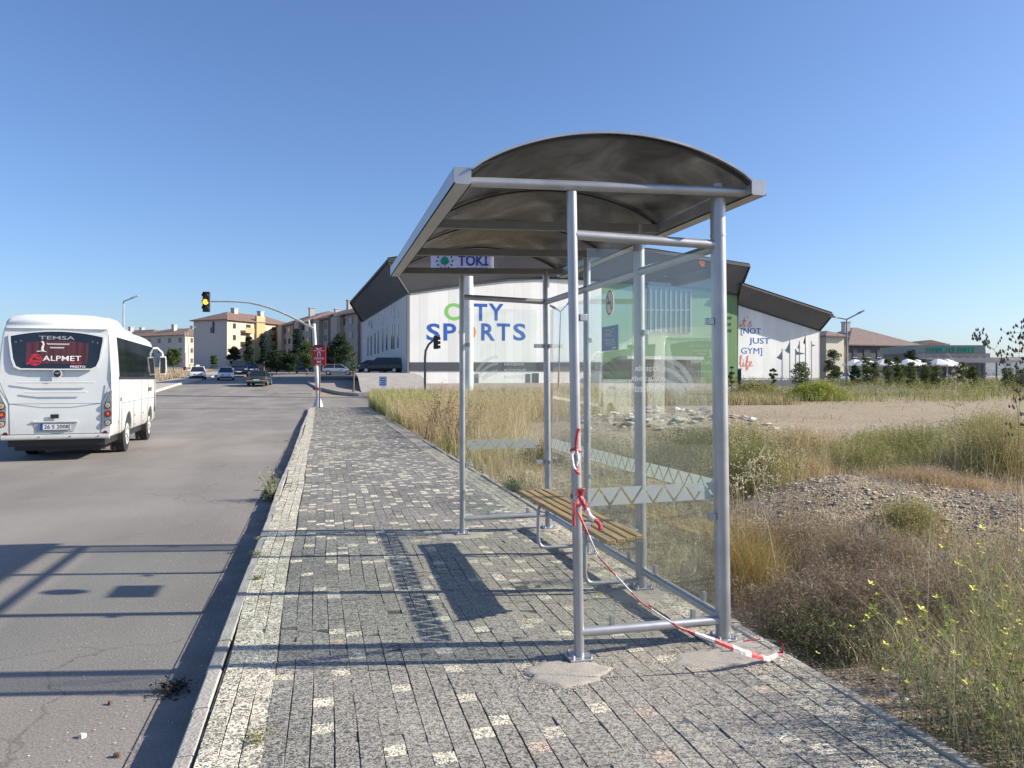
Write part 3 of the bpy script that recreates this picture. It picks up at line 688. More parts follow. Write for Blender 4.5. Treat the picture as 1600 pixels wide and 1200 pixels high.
# glass panes with their frosted bands and clamps
def pane(a, b, z0, z1, za0=None):
    """upright pane from a to b; returns frame (origin, u, n)"""
    a, b = Vector((*a, 0)), Vector((*b, 0)); u = (b-a).normalized(); n = Vector((u.y, -u.x, 0)); th = .008
    m = MB(); m.prism([a+Vector((0,0,z0))-n*th/2, b+Vector((0,0,z0))-n*th/2, b+Vector((0,0,z1))-n*th/2, a+Vector((0,0,z1))-n*th/2], n*th)
    g_ = m.build('glass_panel', GL, shelter)
    Lg = (b-a).length; z0b, z1b = .87, .972
    # frosted band with a zigzag cut out
    m = MB(); per = .145; nseg = max(2, round(Lg/per)); wz = Lg/nseg; c = .0055; hb = z1b-z0b
    def q(x, z): return a+u*x+Vector((0,0,z0b+z))
    def poly(pl):
        for s_ in (1,): m.prism([q(x, z)+n*(th/2+.0012) for x, z in pl], n*.001)
    for k_ in range(nseg):
        x0 = k_*wz
        poly([(x0+c*1.4, 0), (x0+wz-c*1.4, 0), (x0+wz/2, hb*.86)])          # up-pointing
        poly([(x0+c*.1, hb), (x0+wz/2-c*.9, hb), (x0+c*.1, hb*.14)])          # left half, hanging
        poly([(x0+wz/2+c*.9, hb), (x0+wz-c*.1, hb), (x0+wz-c*.1, hb*.14)])
    m.build('frosted_band', frost, g_)
    return g_, a, u, n
def clamp(p, u, n, s=.045):
    m = MB(); p = Vector(p); u = Vector(u); n = Vector(n)
    m.obox(p-u*s/2-n*.018-Vector((0,0,.02)), u*s, n*.036, Vector((0,0,.04))); return m.build('glass_clamp', galv, shelter, bevel=.003)
ux = (Vector((*BN,0))-Vector((*FN,0))).normalized()
gA, a, u, n = pane(Vector(FN)+Vector(ux[:2])*.05, Vector(BN)-Vector(ux[:2])*.065, .20, 2.35)
nearpane = (a, u, n)
for z in (.76, 1.95):
    clamp(on(FN,FN_T,z)+ux*.055, ux, n); clamp(on(BN,BN_T,z)-ux*.07, ux, n)
for t_ in (.22, .78):
    p = on(FN,FN_T,ZB)+(on(BN,BN_T,ZB-.03)-on(FN,FN_T,ZB))*t_; m = MB(); m.obox(p+Vector((-.014,-.012,.02)), (.028,0,0), (0,.024,0), (0,0,.06)); m.build('glass_shoe', galv, shelter, bevel=.002)
ux2 = (Vector((*B4,0))-Vector((*FF,0))).normalized()
gB, a2, u2, n2 = pane(Vector(FF)+Vector(ux2[:2])*.05, Vector(B4)-Vector(ux2[:2])*.14, .20, 2.33)
farpane = (a2, u2, n2)
for z in (.72, 1.95):
    clamp(on(FF,FF_T,z)+ux2*.055, ux2, n2); clamp(on(B4,B4_T,z)-ux2*.09, ux2, n2, .1)
for t_ in (.3, .75):
    p = on(FF,FF_T,ZB)+(on(B4,B4_T,ZB)-on(FF,FF_T,ZB))*t_; m = MB(); m.obox(p+Vector((-.014,-.012,.02)), (.028,0,0), (0,.024,0), (0,0,.06)); m.build('glass_shoe', galv, shelter, bevel=.002)
bays = [(BN, B2), (B2, B3), (B3, B4)]
for (p0, p1) in bays:
    d = (Vector(p1)-Vector(p0)).normalized(); xo = Vector((.0, 0))
    g_, a3, u3, n3 = pane(Vector(p0)+d*.06, Vector(p1)-d*.06, .20, 2.33)
    for z in (.72, 1.95):
        clamp(Vector((*(Vector(p1)-d*.065), z)), u3, n3, .05)
    for t_ in (.2, .8):
        p = Vector((*(Vector(p0)+(Vector(p1)-Vector(p0))*t_), ZB)); m = MB(); m.obox(p+Vector((-.012,-.014,.02)), (.024,0,0), (0,.028,0), (0,0,.06)); m.build('glass_shoe', galv, shelter, bevel=.002)
# etched lettering on both end panes (reads from inside)
def etched(pane_, x_text, z_text, x_logo, mirror, k_, par):
    a, u, n = pane_; o = a+Vector((0,0,z_text))+n*(.0062 if not mirror else .0062)
    m = MB()
    for i_, (s_, wd) in enumerate((('ESKİŞEHİR', .20), ('BÜYÜKŞEHİR', .225), ('BELEDİYESİ', .2))):
        oo = o+u*(x_text-(wd*k_ if mirror else 0))-Vector((0,0,i_*.058*k_))
        put_text(m, s_, oo, u, (0,0,1), width=wd*k_, height=.037*k_, bold=.012, th=.001, mirror=mirror)
    m.build('etched_text', frost3, par)
    m = MB(); sg = -1 if mirror else 1; oo = a+u*x_logo+Vector((0,0,z_text-.10*k_))+n*.0062
    K = .42*k_
    ribbon(m, [(sg*x, y) for x, y in ((-.18,.0),(-.12,.16),(.02,.32),(.2,.42),(.34,.44))], .07, oo, u, (0,0,1), .001, K)
    ribbon(m, [(sg*x, y) for x, y in ((-.12,-.02),(-.02,.12),(.14,.24),(.34,.30))], .06, oo, u, (0,0,1), .001, K)
    ribbon(m, [(sg*x, y) for x, y in ((-.02,-.06),(.1,.04),(.34,.12))], .1, oo, u, (0,0,1), .001, K)
    m.build('etched_emblem', frost2, par)
frost3 = bpy.data.materials.new('etched_letters'); frost3.use_nodes = True; frost_nodes(frost3, (.78,.82,.80), .55)
etched(nearpane, .50, 1.64, .62, True, 1.0, gA)
etched(farpane, .40, 1.735, .17, False, 1.12, gB)
# no-smoking sticker and blue notice on the back glass
backn = Vector((-1, 0, 0))
def sticker_pos(px, py): return hit(px, py, (2.366, 6, 0), (-1, 0, 0))
pc_ = sticker_pos(953, 473)
m = MB(); c_ = Vector((2.364, pc_.y, pc_.z)); E = lambda y, z, d=0: Vector((2.3645-d, pc_.y+y, pc_.z+z))
m.prism([E(.085*math.cos(t), .105*math.sin(t)) for t in [2*math.pi*k_/32 for k_ in range(32)]], (-.0015,0,0))
ns = m.build('no_smoking_sticker', M('sticker_white', (.75,.72,.66), .5), shelter)
m = MB(); uu = (0,-1,0)
ribbon(m, arc(0,0,.078,0,360,32,.098), .016, E(0,0,.0018), uu, (0,0,1), .001); ribbon(m, [(-.055,.068),(.055,-.068)], .016, E(0,0,.0018), uu, (0,0,1), .001)
m.build('prohibition_ring', M('sticker_red', (.5,.06,.04), .5), ns)
m = MB(); m.prism([E(.055,-.012,.002), E(-.03,-.012,.002), E(-.03,.012,.002), E(.055,.012,.002)], (-.0008,0,0)); ribbon(m, [(-.03,.02),(-.045,.04),(-.03,.06)], .01, E(0,0,.002), uu, (0,0,1), .0008)
m.build('cigarette_mark', M('sticker_black', (.03,.03,.03), .5), ns)
pa, pb, pc2, pd = [sticker_pos(*q) for q in ((941,511),(966,507),(966,546),(941,549))]
y0, y1, z0, z1 = min(pa.y,pb.y), max(pa.y,pb.y), pd.z, pb.z
m = MB(); m.box(2.3625, 2.364, y0, y1, z0, z1); bn = m.build('blue_notice', M('notice_blue', (.02,.10,.33), .45), shelter)
m = MB(); W_ = y1-y0; H_ = z1-z0
for k_, w_ in enumerate((.62, .5)):
    glyphs(m, (2.3622, y0+W_*.82, z0+H_*(.76-.17*k_)), (0,-1,0), (0,0,1), W_*w_, H_*.11, 5, (), .008, .001)
m.build('notice_text', M('notice_print', (.55,.5,.35), .5), bn)
m = MB()
for k_ in range(4): m.box(2.3615, 2.3622, y0+W_*.18, y1-W_*.18-.02*(k_ % 2), z0+H_*(.44-.075*k_), z0+H_*(.465-.075*k_))
m.box(2.3615, 2.3622, y0+W_*.1, y0+W_*.35, z0+H_*.05, z0+H_*.14)
m.build('notice_lines', M('notice_print', (.5,.5,.4), .5), bn)
# small orange mark at the top corner of the near pane
m = MB(); o = hit(1092, 416, nearpane[0], nearpane[2])+nearpane[2]*.005
put_text(m, 'SF', o, nearpane[1], (0,0,1), width=.038, height=.03, bold=.02, th=.001, mirror=True); m.build('maker_mark', M('mark_orange', (.6,.2,.06), .5), gA)

# ------------------------------------------------------------------ bench
bench = thing('bench', 'wooden slatted bench on bent tube legs inside the bus shelter', 'bench', (2.14, 6.4, 0))
wood = bpy.data.materials.new('weathered_yellow_wood'); wood.use_nodes = True
def wood_nodes(m):
    t, b = nodes(m); N = t.nodes.new; L = t.links.new; tc = N('ShaderNodeTexCoord'); b.inputs['Roughness'].default_value = .6
    mp = N('ShaderNodeMapping'); mp.inputs['Scale'].default_value = (30, 1.6, 30); L(tc.outputs['Object'], mp.inputs[0])
    n = N('ShaderNodeTexNoise'); n.inputs['Scale'].default_value = 2.2; n.inputs['Detail'].default_value = 6; L(mp.outputs[0], n.inputs[0])
    r = N('ShaderNodeValToRGB'); e = r.color_ramp.elements; e[0].position = .3; e[0].color = (.25,.15,.06,1); e[1].position = .7; e[1].color = (.50,.35,.17,1); L(n.outputs[0], r.inputs[0]); L(r.outputs[0], b.inputs['Base Color'])
    bp = N('ShaderNodeBump'); bp.inputs['Strength'].default_value = .3; bp.inputs['Distance'].default_value = .003; L(n.outputs[0], bp.inputs['Height']); L(bp.outputs[0], b.inputs['Normal'])
wood_nodes(wood)
for k_ in range(4):
    x = 1.855+k_*.082; m = MB(); y0 = 4.83+k_*.03; m.cbox(x, x+.066, y0, 7.22, .492+.001*k_, .522+.001*k_, .005); m.build('slat', wood, bench)
for y in (4.98, 5.42, 6.68, 7.12):
    m = MB(); m.box(1.86, 2.165, y-.015, y+.015, .47, .4905); m.build('slat_support', galv, bench)
for y in (5.42, 6.68):
    m = MB(); pts = [(2.33,y,.452),(1.95,y,.452),(1.922,y,.442),(1.91,y,.415),(1.91,y,.16),(1.918,y,.115),(1.94,y,.085),(1.985,y,.075),(2.33,y,.075)]
    m.tube(pts, .0165, 12); m.build('leg', galv, bench, smooth=True)

# ------------------------------------------------------------------ barrier tape, red and white
tape_r = M('tape_red', (.50,.06,.075), .35, var=.25, scale=30, bump=.4, bscale=90); tape_w = M('tape_white', (.66,.62,.60), .35, var=.15, scale=30, bump=.4, bscale=90)
def tape(pts, width, up_dirs, mb, stripe=.13, ph=0.0):
    """resample a path into short pieces, alternate red and white along it"""
    pts = [Vector(p) for p in pts]; D_ = [0]
    for a, b in zip(pts[:-1], pts[1:]): D_.append(D_[-1]+(b-a).length)
    T = D_[-1]; n = max(6, int(T/.02))
    def at(s, arr):
        for i in range(len(D_)-1):
            if s <= D_[i+1]+1e-9: k_ = (s-D_[i])/max(1e-9, D_[i+1]-D_[i]); return Vector(arr[i]).lerp(Vector(arr[i+1]), k_)
        return Vector(arr[-1])
    P_ = [at(T*i/n, pts) for i in range(n+1)]; U_ = [at(T*i/n, up_dirs).normalized() for i in range(n+1)]
    W_ = (lambda i: np.interp(i/n, np.linspace(0, 1, len(width)), width)) if isinstance(width, (list, tuple)) else (lambda i: width)
    for i in range(n):
        mb.cur = int((T*i/n+ph)/stripe) % 2; a, b = P_[i], P_[i+1]; u0, u1 = U_[i]*W_(i)/2, U_[i+1]*W_(i+1)/2
        t = (b-a).normalized(); nn = t.cross(U_[i]).normalized()*.0005
        fold = t.cross(U_[i]).normalized()*.004
        mb.add([a-u0+nn, a+fold+nn, a+u0+nn, b-u1+nn, b+fold+nn, b+u1+nn], [(0,1,4,3),(1,2,5,4)])
    mb.cur = 0
def frontp(z, dx=0, dy=-.034): p = on(FN, FN_T, z); return p+Vector((dx, dy, 0))
tp = MB()
k1 = P(899, 775, 4.33); A_ = P(903, 800, 4.33); B_ = P(935, 870, 4.28); C_ = P(1000, 940, 4.2); D2 = P(1060, 980, 4.12); E_ = P(1115, 1000, 4.15); F2 = P(1165, 1020, 4.2); G2 = G(1200, 1030, .02); H2 = G(1222, 1020, .03)
tape([A_, B_, C_, D2, E_, F2, G2, H2], [.020,.012,.007,.012,.008,.012,.016,.026,.034,.034,.03,.02], [(1,.3,.2),(1,.3,.3),(.5,.3,.6),(.2,.3,1),(.1,.3,1),(0,.4,1),(0,.6,1),(0,.8,.8)], tp, .13)
tape([H2, P(1224,1005,4.4), P(1195,998,4.5), P(1150,1003,4.5)], .02, [(0,1,0),(0,1,.2),(0,1,0),(0,1,0)], tp, .1)
bt = tp.build('barrier_tape', [tape_r, tape_w], None, recalc=False); tag(bt, 'long red and white barrier tape sagging from the front post to the pavement edge', 'tape')
tp = MB()
for z_, ph in ((.93,0),(.915,.05),(.90,.1)):      # wrapped round the post
    pts = [on(FN,FN_T,z_+.01*math.sin(k_))+Vector((math.cos(k_)*.0325, math.sin(k_)*.0325, 0)) for k_ in [2*math.pi*j/16 for j in range(17)]]
    tape(pts, .03, [(0,.1,1)]*17, tp, .11, ph)
kn = on(FN,FN_T,.94)+Vector((.005,-.036,0))
tape([kn, kn+Vector((-.012,-.012,.035)), kn+Vector((.02,-.015,.045)), kn+Vector((.01,-.006,0))], .028, [(1,0,.3)]*4, tp, .2)
tape([kn, kn+Vector((.03,-.02,-.06)), kn+Vector((.055,-.025,-.12)), kn+Vector((.11,-.02,-.15)), kn+Vector((.12,-.02,-.20))], .032, [(1,0,.2),(1,0,.8),(.6,0,1),(.3,0,1),(1,0,.3)], tp, .09, .02)
tape([kn+Vector((0,0,-.01)), kn+Vector((-.03,-.01,-.04)), kn+Vector((-.036,-.004,-.12)), kn+Vector((-.03,0,-.17))], .02, [(1,.4,0)]*4, tp, .3)
t2 = tp.build('tape_knot', [tape_r, tape_w], None, recalc=False); tag(t2, 'crumpled knot of red and white tape around the front post at bench height', 'tape')
tp = MB(); kn = on(FN,FN_T,1.20)+Vector((-.012,-.034,0))
tape([kn+Vector((.02,0,.12)), kn+Vector((.004,-.006,.07)), kn, kn+Vector((-.028,-.01,-.03)), kn+Vector((-.02,-.012,-.09)), kn+Vector((.0,-.01,-.12)), kn+Vector((.02,-.004,-.14))], .02, [(1,0,0),(1,0,.2),(1,0,0),(1,.2,0),(1,0,0),(1,0,.2),(1,0,0)], tp, .12)
tape([kn+Vector((.0,-.004,.01)), kn+Vector((.012,-.008,-.05)), kn+Vector((.0,-.008,-.1)), kn+Vector((.008,-.006,-.13))], .018, [(1,0,0)]*4, tp, .07, .05)
pts = [on(FN,FN_T,1.195)+Vector((math.cos(k_)*.0325, math.sin(k_)*.0325, .006*math.sin(k_*2))) for k_ in [2*math.pi*j/16 for j in range(17)]]
tape(pts, .014, [(0,.1,1)]*17, tp, .3)
t3 = tp.build('tape_bow', [tape_r, tape_w], None, recalc=False); tag(t3, 'small looped remnant of red tape tied high on the front post', 'tape')
# ================================================================== MINIBUS
white_paint = M('white_coach_paint', (.70,.72,.70), .28, var=.05, scale=1.1, coat=.4, detail=8)
def road_dirt(m):
    # dust and spray that thickens towards the sills
    t, b = nodes(m); N = t.nodes.new; L = t.links.new; tc = N('ShaderNodeTexCoord'); sp_ = N('ShaderNodeSeparateXYZ'); L(tc.outputs['Object'], sp_.inputs[0])
    mr = N('ShaderNodeMapRange'); mr.inputs[1].default_value = 1.15; mr.inputs[2].default_value = .42; mr.inputs[4].default_value = .75; L(sp_.outputs[2], mr.inputs[0])
    nz = N('ShaderNodeTexNoise'); nz.inputs['Scale'].default_value = 4; nz.inputs['Detail'].default_value = 8; L(tc.outputs['Object'], nz.inputs[0])
    mu = N('ShaderNodeMath'); mu.operation = 'MULTIPLY'; L(mr.outputs[0], mu.inputs[0]); L(nz.outputs[0], mu.inputs[1])
    mx = N('ShaderNodeMixRGB'); mx.inputs[2].default_value = (.34,.30,.25,1); src = b.inputs['Base Color'].links[0].from_socket
    L(mu.outputs[0], mx.inputs[0]); L(src, mx.inputs[1]); L(mx.outputs[0], b.inputs['Base Color'])
road_dirt(white_paint)
blk = M('black_trim', (.02,.02,.022), .45)
rubber = M('tyre_rubber', (.025,.025,.027), .85)
tint = M('tinted_glass', (.015,.02,.022), .05, var=.3, scale=2, spec=.9)
chrome = M('wheel_steel', (.55,.55,.55), .35, metal=.7)
red_l = M('red_lens', (.45,.02,.02), .2); amber_l = M('amber_lens', (.6,.22,.04), .2); clear_l = M('lamp_chrome', (.75,.72,.68), .15, metal=.6)

corner = P(178.5, 592, 16.6); a_ = R(4); bz = bh(-4.5, 15)
broot = thing('minibus', 'white minibus seen from behind, driving away on the road with curtained rear window', 'minibus')
off_ = Matrix.Rotation(a_, 3, 'Z') @ Vector((1.15*.96, 0, 0))
broot.location = (corner.x-off_.x, corner.y-off_.y, bz); broot.rotation_euler = (0, 0, a_); broot.scale = (.96, 1.04, 1.04)
def lean(z): return max(0, z-1.62)*.13 + max(0, .8-z)*.0
def sec(y, kx=1.0, kz=1.0, rear=1.0, top=0.0, bot=.46):
    half = [(0,bot),(.95,bot),(1.06,bot+.02),(1.115,bot+.09),(1.14,.95),(1.15,1.35),(1.145,1.72),(1.12,2.15),(1.085,2.55),(1.05,2.72),(.96,2.80),(.75,2.85),(.4,2.885),(0,2.90)]
    pts = [(x*kx, z if z < 1.4 else 1.4+(z-1.4)*kz) for x, z in half]
    full = pts + [(-x, z) for x, z in reversed(pts[1:-1])]
    return [(x, y+rear*lean(z), z) for x, z in full]
m = MB()
L_ = 7.25
m.loft([sec(0.0,.955,.985), sec(.03,.985,.995), sec(.09,1,1), sec(.6,1,1,.6), sec(1.5,1,1,.2), sec(3,1,1,0), sec(5,1,1,0), sec(6.2,.995,.985,-.3), sec(6.9,.96,.94,-1.2), sec(7.15,.90,.90,-2.0), sec(L_,.84,.86,-2.6)])
body = m.build('body', white_paint, broot, smooth=True, world=False)
# wheel arches cut out
cut = MB()
for y in (1.95, 5.55):
    for sx in (-1, 1): cut.tube([(sx*.80, y, .43), (sx*1.3, y, .43)], .50, 36)
co_ = cut.build('cutter', blk, None); co_.parent = broot; 
bo = body.modifiers.new('b', 'BOOLEAN'); bo.operation = 'DIFFERENCE'; bo.object = co_; bo.solver = 'EXACT'
bpy.context.view_layer.update()
nm = bpy.data.meshes.new_from_object(body.evaluated_get(bpy.context.evaluated_depsgraph_get()))
body.modifiers.clear(); body.data = nm; nm.name = 'body'; bpy.data.objects.remove(co_)
def bp(mb, name, mat, par=None, smooth=False, bevel=0): return mb.build(name, mat, par or broot, smooth=smooth, world=False, bevel=bevel)
# roof pod behind and air-conditioning rise
m = MB()
def pod(y, w, h, z0=2.70): return [(x, y+max(0,z-2.7)*.3, z) for x, z in [(-w,z0),(-w*.99,z0+h*.45),(-w*.90,z0+h*.8),(-w*.62,z0+h*.95),(0,z0+h),(w*.62,z0+h*.95),(w*.90,z0+h*.8),(w*.99,z0+h*.45),(w,z0)]]
m.loft([pod(.10,.98,.20), pod(.16,1.02,.30), pod(.5,1.03,.34), pod(1.6,1.03,.36), pod(2.2,1.0,.30), pod(2.6,.9,.16), pod(2.7,.85,.1)]); bp(m, 'roof_pod', white_paint, smooth=True)
m = MB(); m.loft([pod(3.1,.7,.2), pod(3.3,.8,.28), pod(4.8,.8,.28), pod(5.0,.7,.2)]); bp(m, 'roof_hatch', white_paint, smooth=True)

# rear plane helper: y of the rear skin at a height
def ry(z): return lean(z)
def RP(x, z, d=0): return Vector((x, ry(z)-d, z))
def rpoly(mb, poly, d, th): mb.prism([RP(x, z, d) for x, z in poly], (0, -th, 0))
def arcz(x): return 2.64-.105*(x/.9)**2
win = [(-.90,2.46),(-.90,arcz(.9))]+[(x, arcz(x)) for x in np.linspace(-.86,.86,17)]+[(.90,arcz(.9)),(.90,2.46),(.84,2.08),(.78,1.93),(.68,1.885),(0,1.88),(-.68,1.885),(-.78,1.93),(-.84,2.08)]
wc = (0, 2.25)
m = MB(); rpoly(m, win, .004, .012); rw = bp(m, 'rear_window', tint)
# raised white moulding round the window
ring = [(wc[0]+(x-wc[0])*1.045, wc[1]+(z-wc[1])*1.07) for x, z in win]
m = MB()
for i in range(len(win)):
    j = (i+1) % len(win)
    m.prism([RP(*win[i],.002), RP(*win[j],.002), RP(*ring[j],.002), RP(*ring[i],.002)], (0,-.026,0))
bp(m, 'window_surround', white_paint)
# curtains seen in the window
cur = M('maroon_curtain', (.10,.03,.028), .7, var=.5, scale=1); t, b = nodes(cur)
for n_ in t.nodes:
    if n_.type == 'TEX_NOISE':
        mp = t.nodes.new('ShaderNodeMapping'); mp.inputs['Scale'].default_value = (14, 1, .4); tc = t.nodes.new('ShaderNodeTexCoord'); t.links.new(tc.outputs['Object'], mp.inputs[0]); t.links.new(mp.outputs[0], n_.inputs['Vector'])
b.inputs['Roughness'].default_value = .12; b.inputs['Specular IOR Level'].default_value = .6
m = MB(); rpoly(m, [(-.60,2.40),(-.60,2.0),(-.55,1.98),(.58,1.98),(.60,2.0),(.62,2.40),(.3,2.45),(0,2.46),(-.3,2.45)], .0175, .002); bp(m, 'curtain', cur, rw)
wu, wv = Vector((1,0,0)), (RP(0,2.6)-RP(0,2.0)).normalized()
silver = M('badge_silver', (.33,.35,.36), .4); wht = M('sticker_white_print', (.85,.85,.83), .5); red_s = M('logo_red', (.55,.03,.05), .5)
m = MB(); put_text(m, 'TEMSA', RP(-.36,2.475,.018), wu, wv, width=.70, height=.075, bold=.01, th=.003); bp(m, 'maker_lettering', silver, rw)
m = MB(); put_text(m, 'ALPMET', RP(-.27,2.04,.021), wu, wv, width=.75, height=.105, bold=.004, th=.003); put_text(m, 'PRESTO', RP(.27,1.90,.021), wu, wv, width=.30, height=.045, bold=.012, th=.003)
bp(m, 'window_lettering', wht, rw)
m = MB(); put_text(m, 'GROUP', RP(.28,1.972,.021), wu, wv, width=.21, height=.035, bold=.02, th=.003); bp(m, 'small_lettering', red_s, rw)
m = MB(); o = RP(-.42,2.06,.021)
ribbon(m, arc(0,0,.125,-150,130,26,.11), .022, o, wu, wv, .003); ribbon(m, [(-.11,-.02),(-.05,.05),(.0,.09),(.03,.04),(.1,.02)], .04, o, wu, wv, .003); ribbon(m, [(-.16,-.09),(-.05,-.03),(.11,-.03)], .035, o, wu, wv, .003); ribbon(m, [(-.07,0),(-.02,-.08),(.06,-.09)], .03, o, wu, wv, .003)
bp(m, 'round_red_emblem', red_s, rw)
m = MB(); o = RP(-.30,2.27,.021)    # small figure mark and two handwritten lines
ribbon(m, [(0,.17),(.03,.14),(.04,.10),(.02,.07)], .03, o, wu, wv, .003); ribbon(m, [(.03,.08),(.015,.02),(.03,-.03)], .045, o, wu, wv, .003); ribbon(m, [(-.09,-.04),(0,-.03),(.09,-.045)], .014, o, wu, wv, .003)
def scribble(x0, z0, n_, w_, h_): return [(x0+w_*i/n_, z0+h_*math.sin(i*2.1)*(1 if i % 3 else .4)) for i in range(n_+1)]
ribbon(m, scribble(.10,.115,34,.44,.016), .012, o, wu, wv, .003); ribbon(m, scribble(.16,.04,22,.28,.016), .012, o, wu, wv, .003)
bp(m, 'signature_sticker', wht, rw)
m = MB()
for x, z in ((-.80,2.42),(-.70,2.44),(.70,2.44),(.80,2.42)): m.disc(RP(x,z,.017), (0,-1,0), .022, .003, 12)
[bp(q_, 'brake_light', M('dim_lens', (.12,.12,.13), .3), rw) for q_ in pieces(m)]
# engine lid creases and badge
m = MB()
for x0, x1, z in ((-.78,.78,1.62),(-.62,.62,1.42)): m.prism([RP(x0,z,.0),RP(x1,z,.0),RP(x1*.96,z-.035,.0),RP(x0*.96,z-.035,.0)], (0,-.014,0))
bp(m, 'lid_crease', white_paint, smooth=False, bevel=.006)
gap = M('panel_gap', (.10,.11,.11), .8)
m = MB()
for p, q in (((-.90,1.17),(.90,1.17)),((.90,1.17),(1.075,1.60)),((-.90,1.17),(-1.075,1.60)),((.90,1.17),(.885,.56)),((-.90,1.17),(-.885,.56)),((-1.05,.555),(1.05,.555))):
    m.bar(RP(*p,.002), RP(*q,.002), .008, .008, (0,1,0))
bp(m, 'panel_seam', gap)
m = MB(); m.disc(RP(.02,1.78,.0), (0,-1,0), .095, .012, 28); bd = bp(m, 'badge', white_paint, smooth=True)
m = MB(); m.disc(RP(.02,1.78,.012), (0,-1,0), .070, .008, 28); bp(m, 'badge_centre', blk, bd, smooth=True)
m = MB(); m.prism([RP(-.035,1.80,.021),RP(.075,1.80,.021),RP(.06,1.785,.021),RP(-.02,1.785,.021)], (0,-.003,0)); m.prism([RP(.01,1.785,.021),RP(.03,1.785,.021),RP(.024,1.75,.021)], (0,-.003,0)); bp(m, 'badge_mark', chrome, bd)
# plate with recess
m = MB(); m.prism([RP(-.45,.80,.001),RP(.43,.80,.001),RP(.34,.60,.001),RP(-.37,.60,.001)], (0,-.008,0)); bp(m, 'plate_recess', M('recess_grey', (.42,.44,.44), .5))
m = MB(); m.prism([RP(-.455,.815,.001),RP(.435,.815,.001),RP(.42,.79,.001),RP(-.44,.79,.001)], (0,-.03,0)); bp(m, 'plate_hood', white_paint, bevel=.004)
m = MB(); m.cbox(-.305,.275,-.03,-.012,.635,.77,.004); pl = bp(m, 'licence_plate', M('plate_white', (.72,.73,.73), .4, var=.03))
m = MB()
for z in (.635,.763): m.box(-.305,.275,-.034,-.0302,z,z+.007)
m.box(.268,.275,-.034,-.0302,.642,.763); put_text(m, '26 S 2008', (-.225,-.0302,.665), (1,0,0), (0,0,1), width=.475, height=.078, bold=.008, th=.004); bp(m, 'plate_characters', blk, pl)
m = MB(); m.box(-.305,-.25,-.033,-.0302,.642,.763); bp(m, 'plate_band', M('plate_blue', (.02,.06,.35), .4), pl)
m = MB(); m.cbox(-.11,.055,-.02,.002,.87,.955,.008); bp(m, 'lid_handle', blk)
# lamp clusters
for s in (-1, 1):
    pl_ = [(s*x, z) for x, z in ((.945,1.12),(1.085,1.44),(1.108,1.44),(1.108,.74),(1.03,.70),(.945,.80))]
    if s < 0: pl_ = pl_[::-1]
    m = MB(); rpoly(m, pl_, -.02, .045); hb = bp(m, 'lamp_housing', M('lamp_silver', (.24,.255,.26), .4), bevel=.008)
    for z in (1.13, .955, .77):
        m = MB(); m.disc((s*1.03, -.024, z), (0,-1,0), .068, .016, 24); lens = bp(m, 'lamp_bezel', blk, hb)
        m = MB(); m.disc((s*1.03, -.040, z), (0,-1,0), .052, .01, 20); bp(m, 'tail_light', clear_l if z != .955 else red_l, hb, smooth=True)
        m = MB(); m.disc((s*1.03, -.050, z), (0,-1,0), .026, .004, 8); bp(m, 'bulb_star', amber_l, hb)
    m = MB(); m.disc((s*.97, -.002, .50+.06), (0,-1,0), .045, .01, 20); rf = bp(m, 'reflector', blk); m = MB(); m.disc((s*.97, -.012, .56), (0,-1,0), .034, .004, 18); bp(m, 'reflector_lens', M('dark_red_lens', (.16,.008,.02), .3), rf)
# bumper step
m = MB(); m.loft([[(x, y0, z) for (y0, z) in ((-.035,.46),(-.045,.5),(-.03,.54),(.05,.545),(.05,.44),(-.0,.44))] for x in (-1.05,-.98,.98,1.05)]); bp(m, 'bumper', white_paint, smooth=True)
m = MB()
for x in (-.32, .28, .84): m.disc((x, -.046, .50), (0,-1,0), .014, .004, 10)
[bp(q_, 'parking_sensor', blk) for q_ in pieces(m)]
# underside, axle, mudflaps
m = MB(); m.box(-.95,.95,.08,7.0,.30,.47); m.box(-.6,.6,.5,1.2,.22,.30); m.tube([(-.9,1.95,.42),(.9,1.95,.42)], .07, 12); m.box(-.9,.9,.35,.37,.2,.46); bp(m, 'chassis', blk)
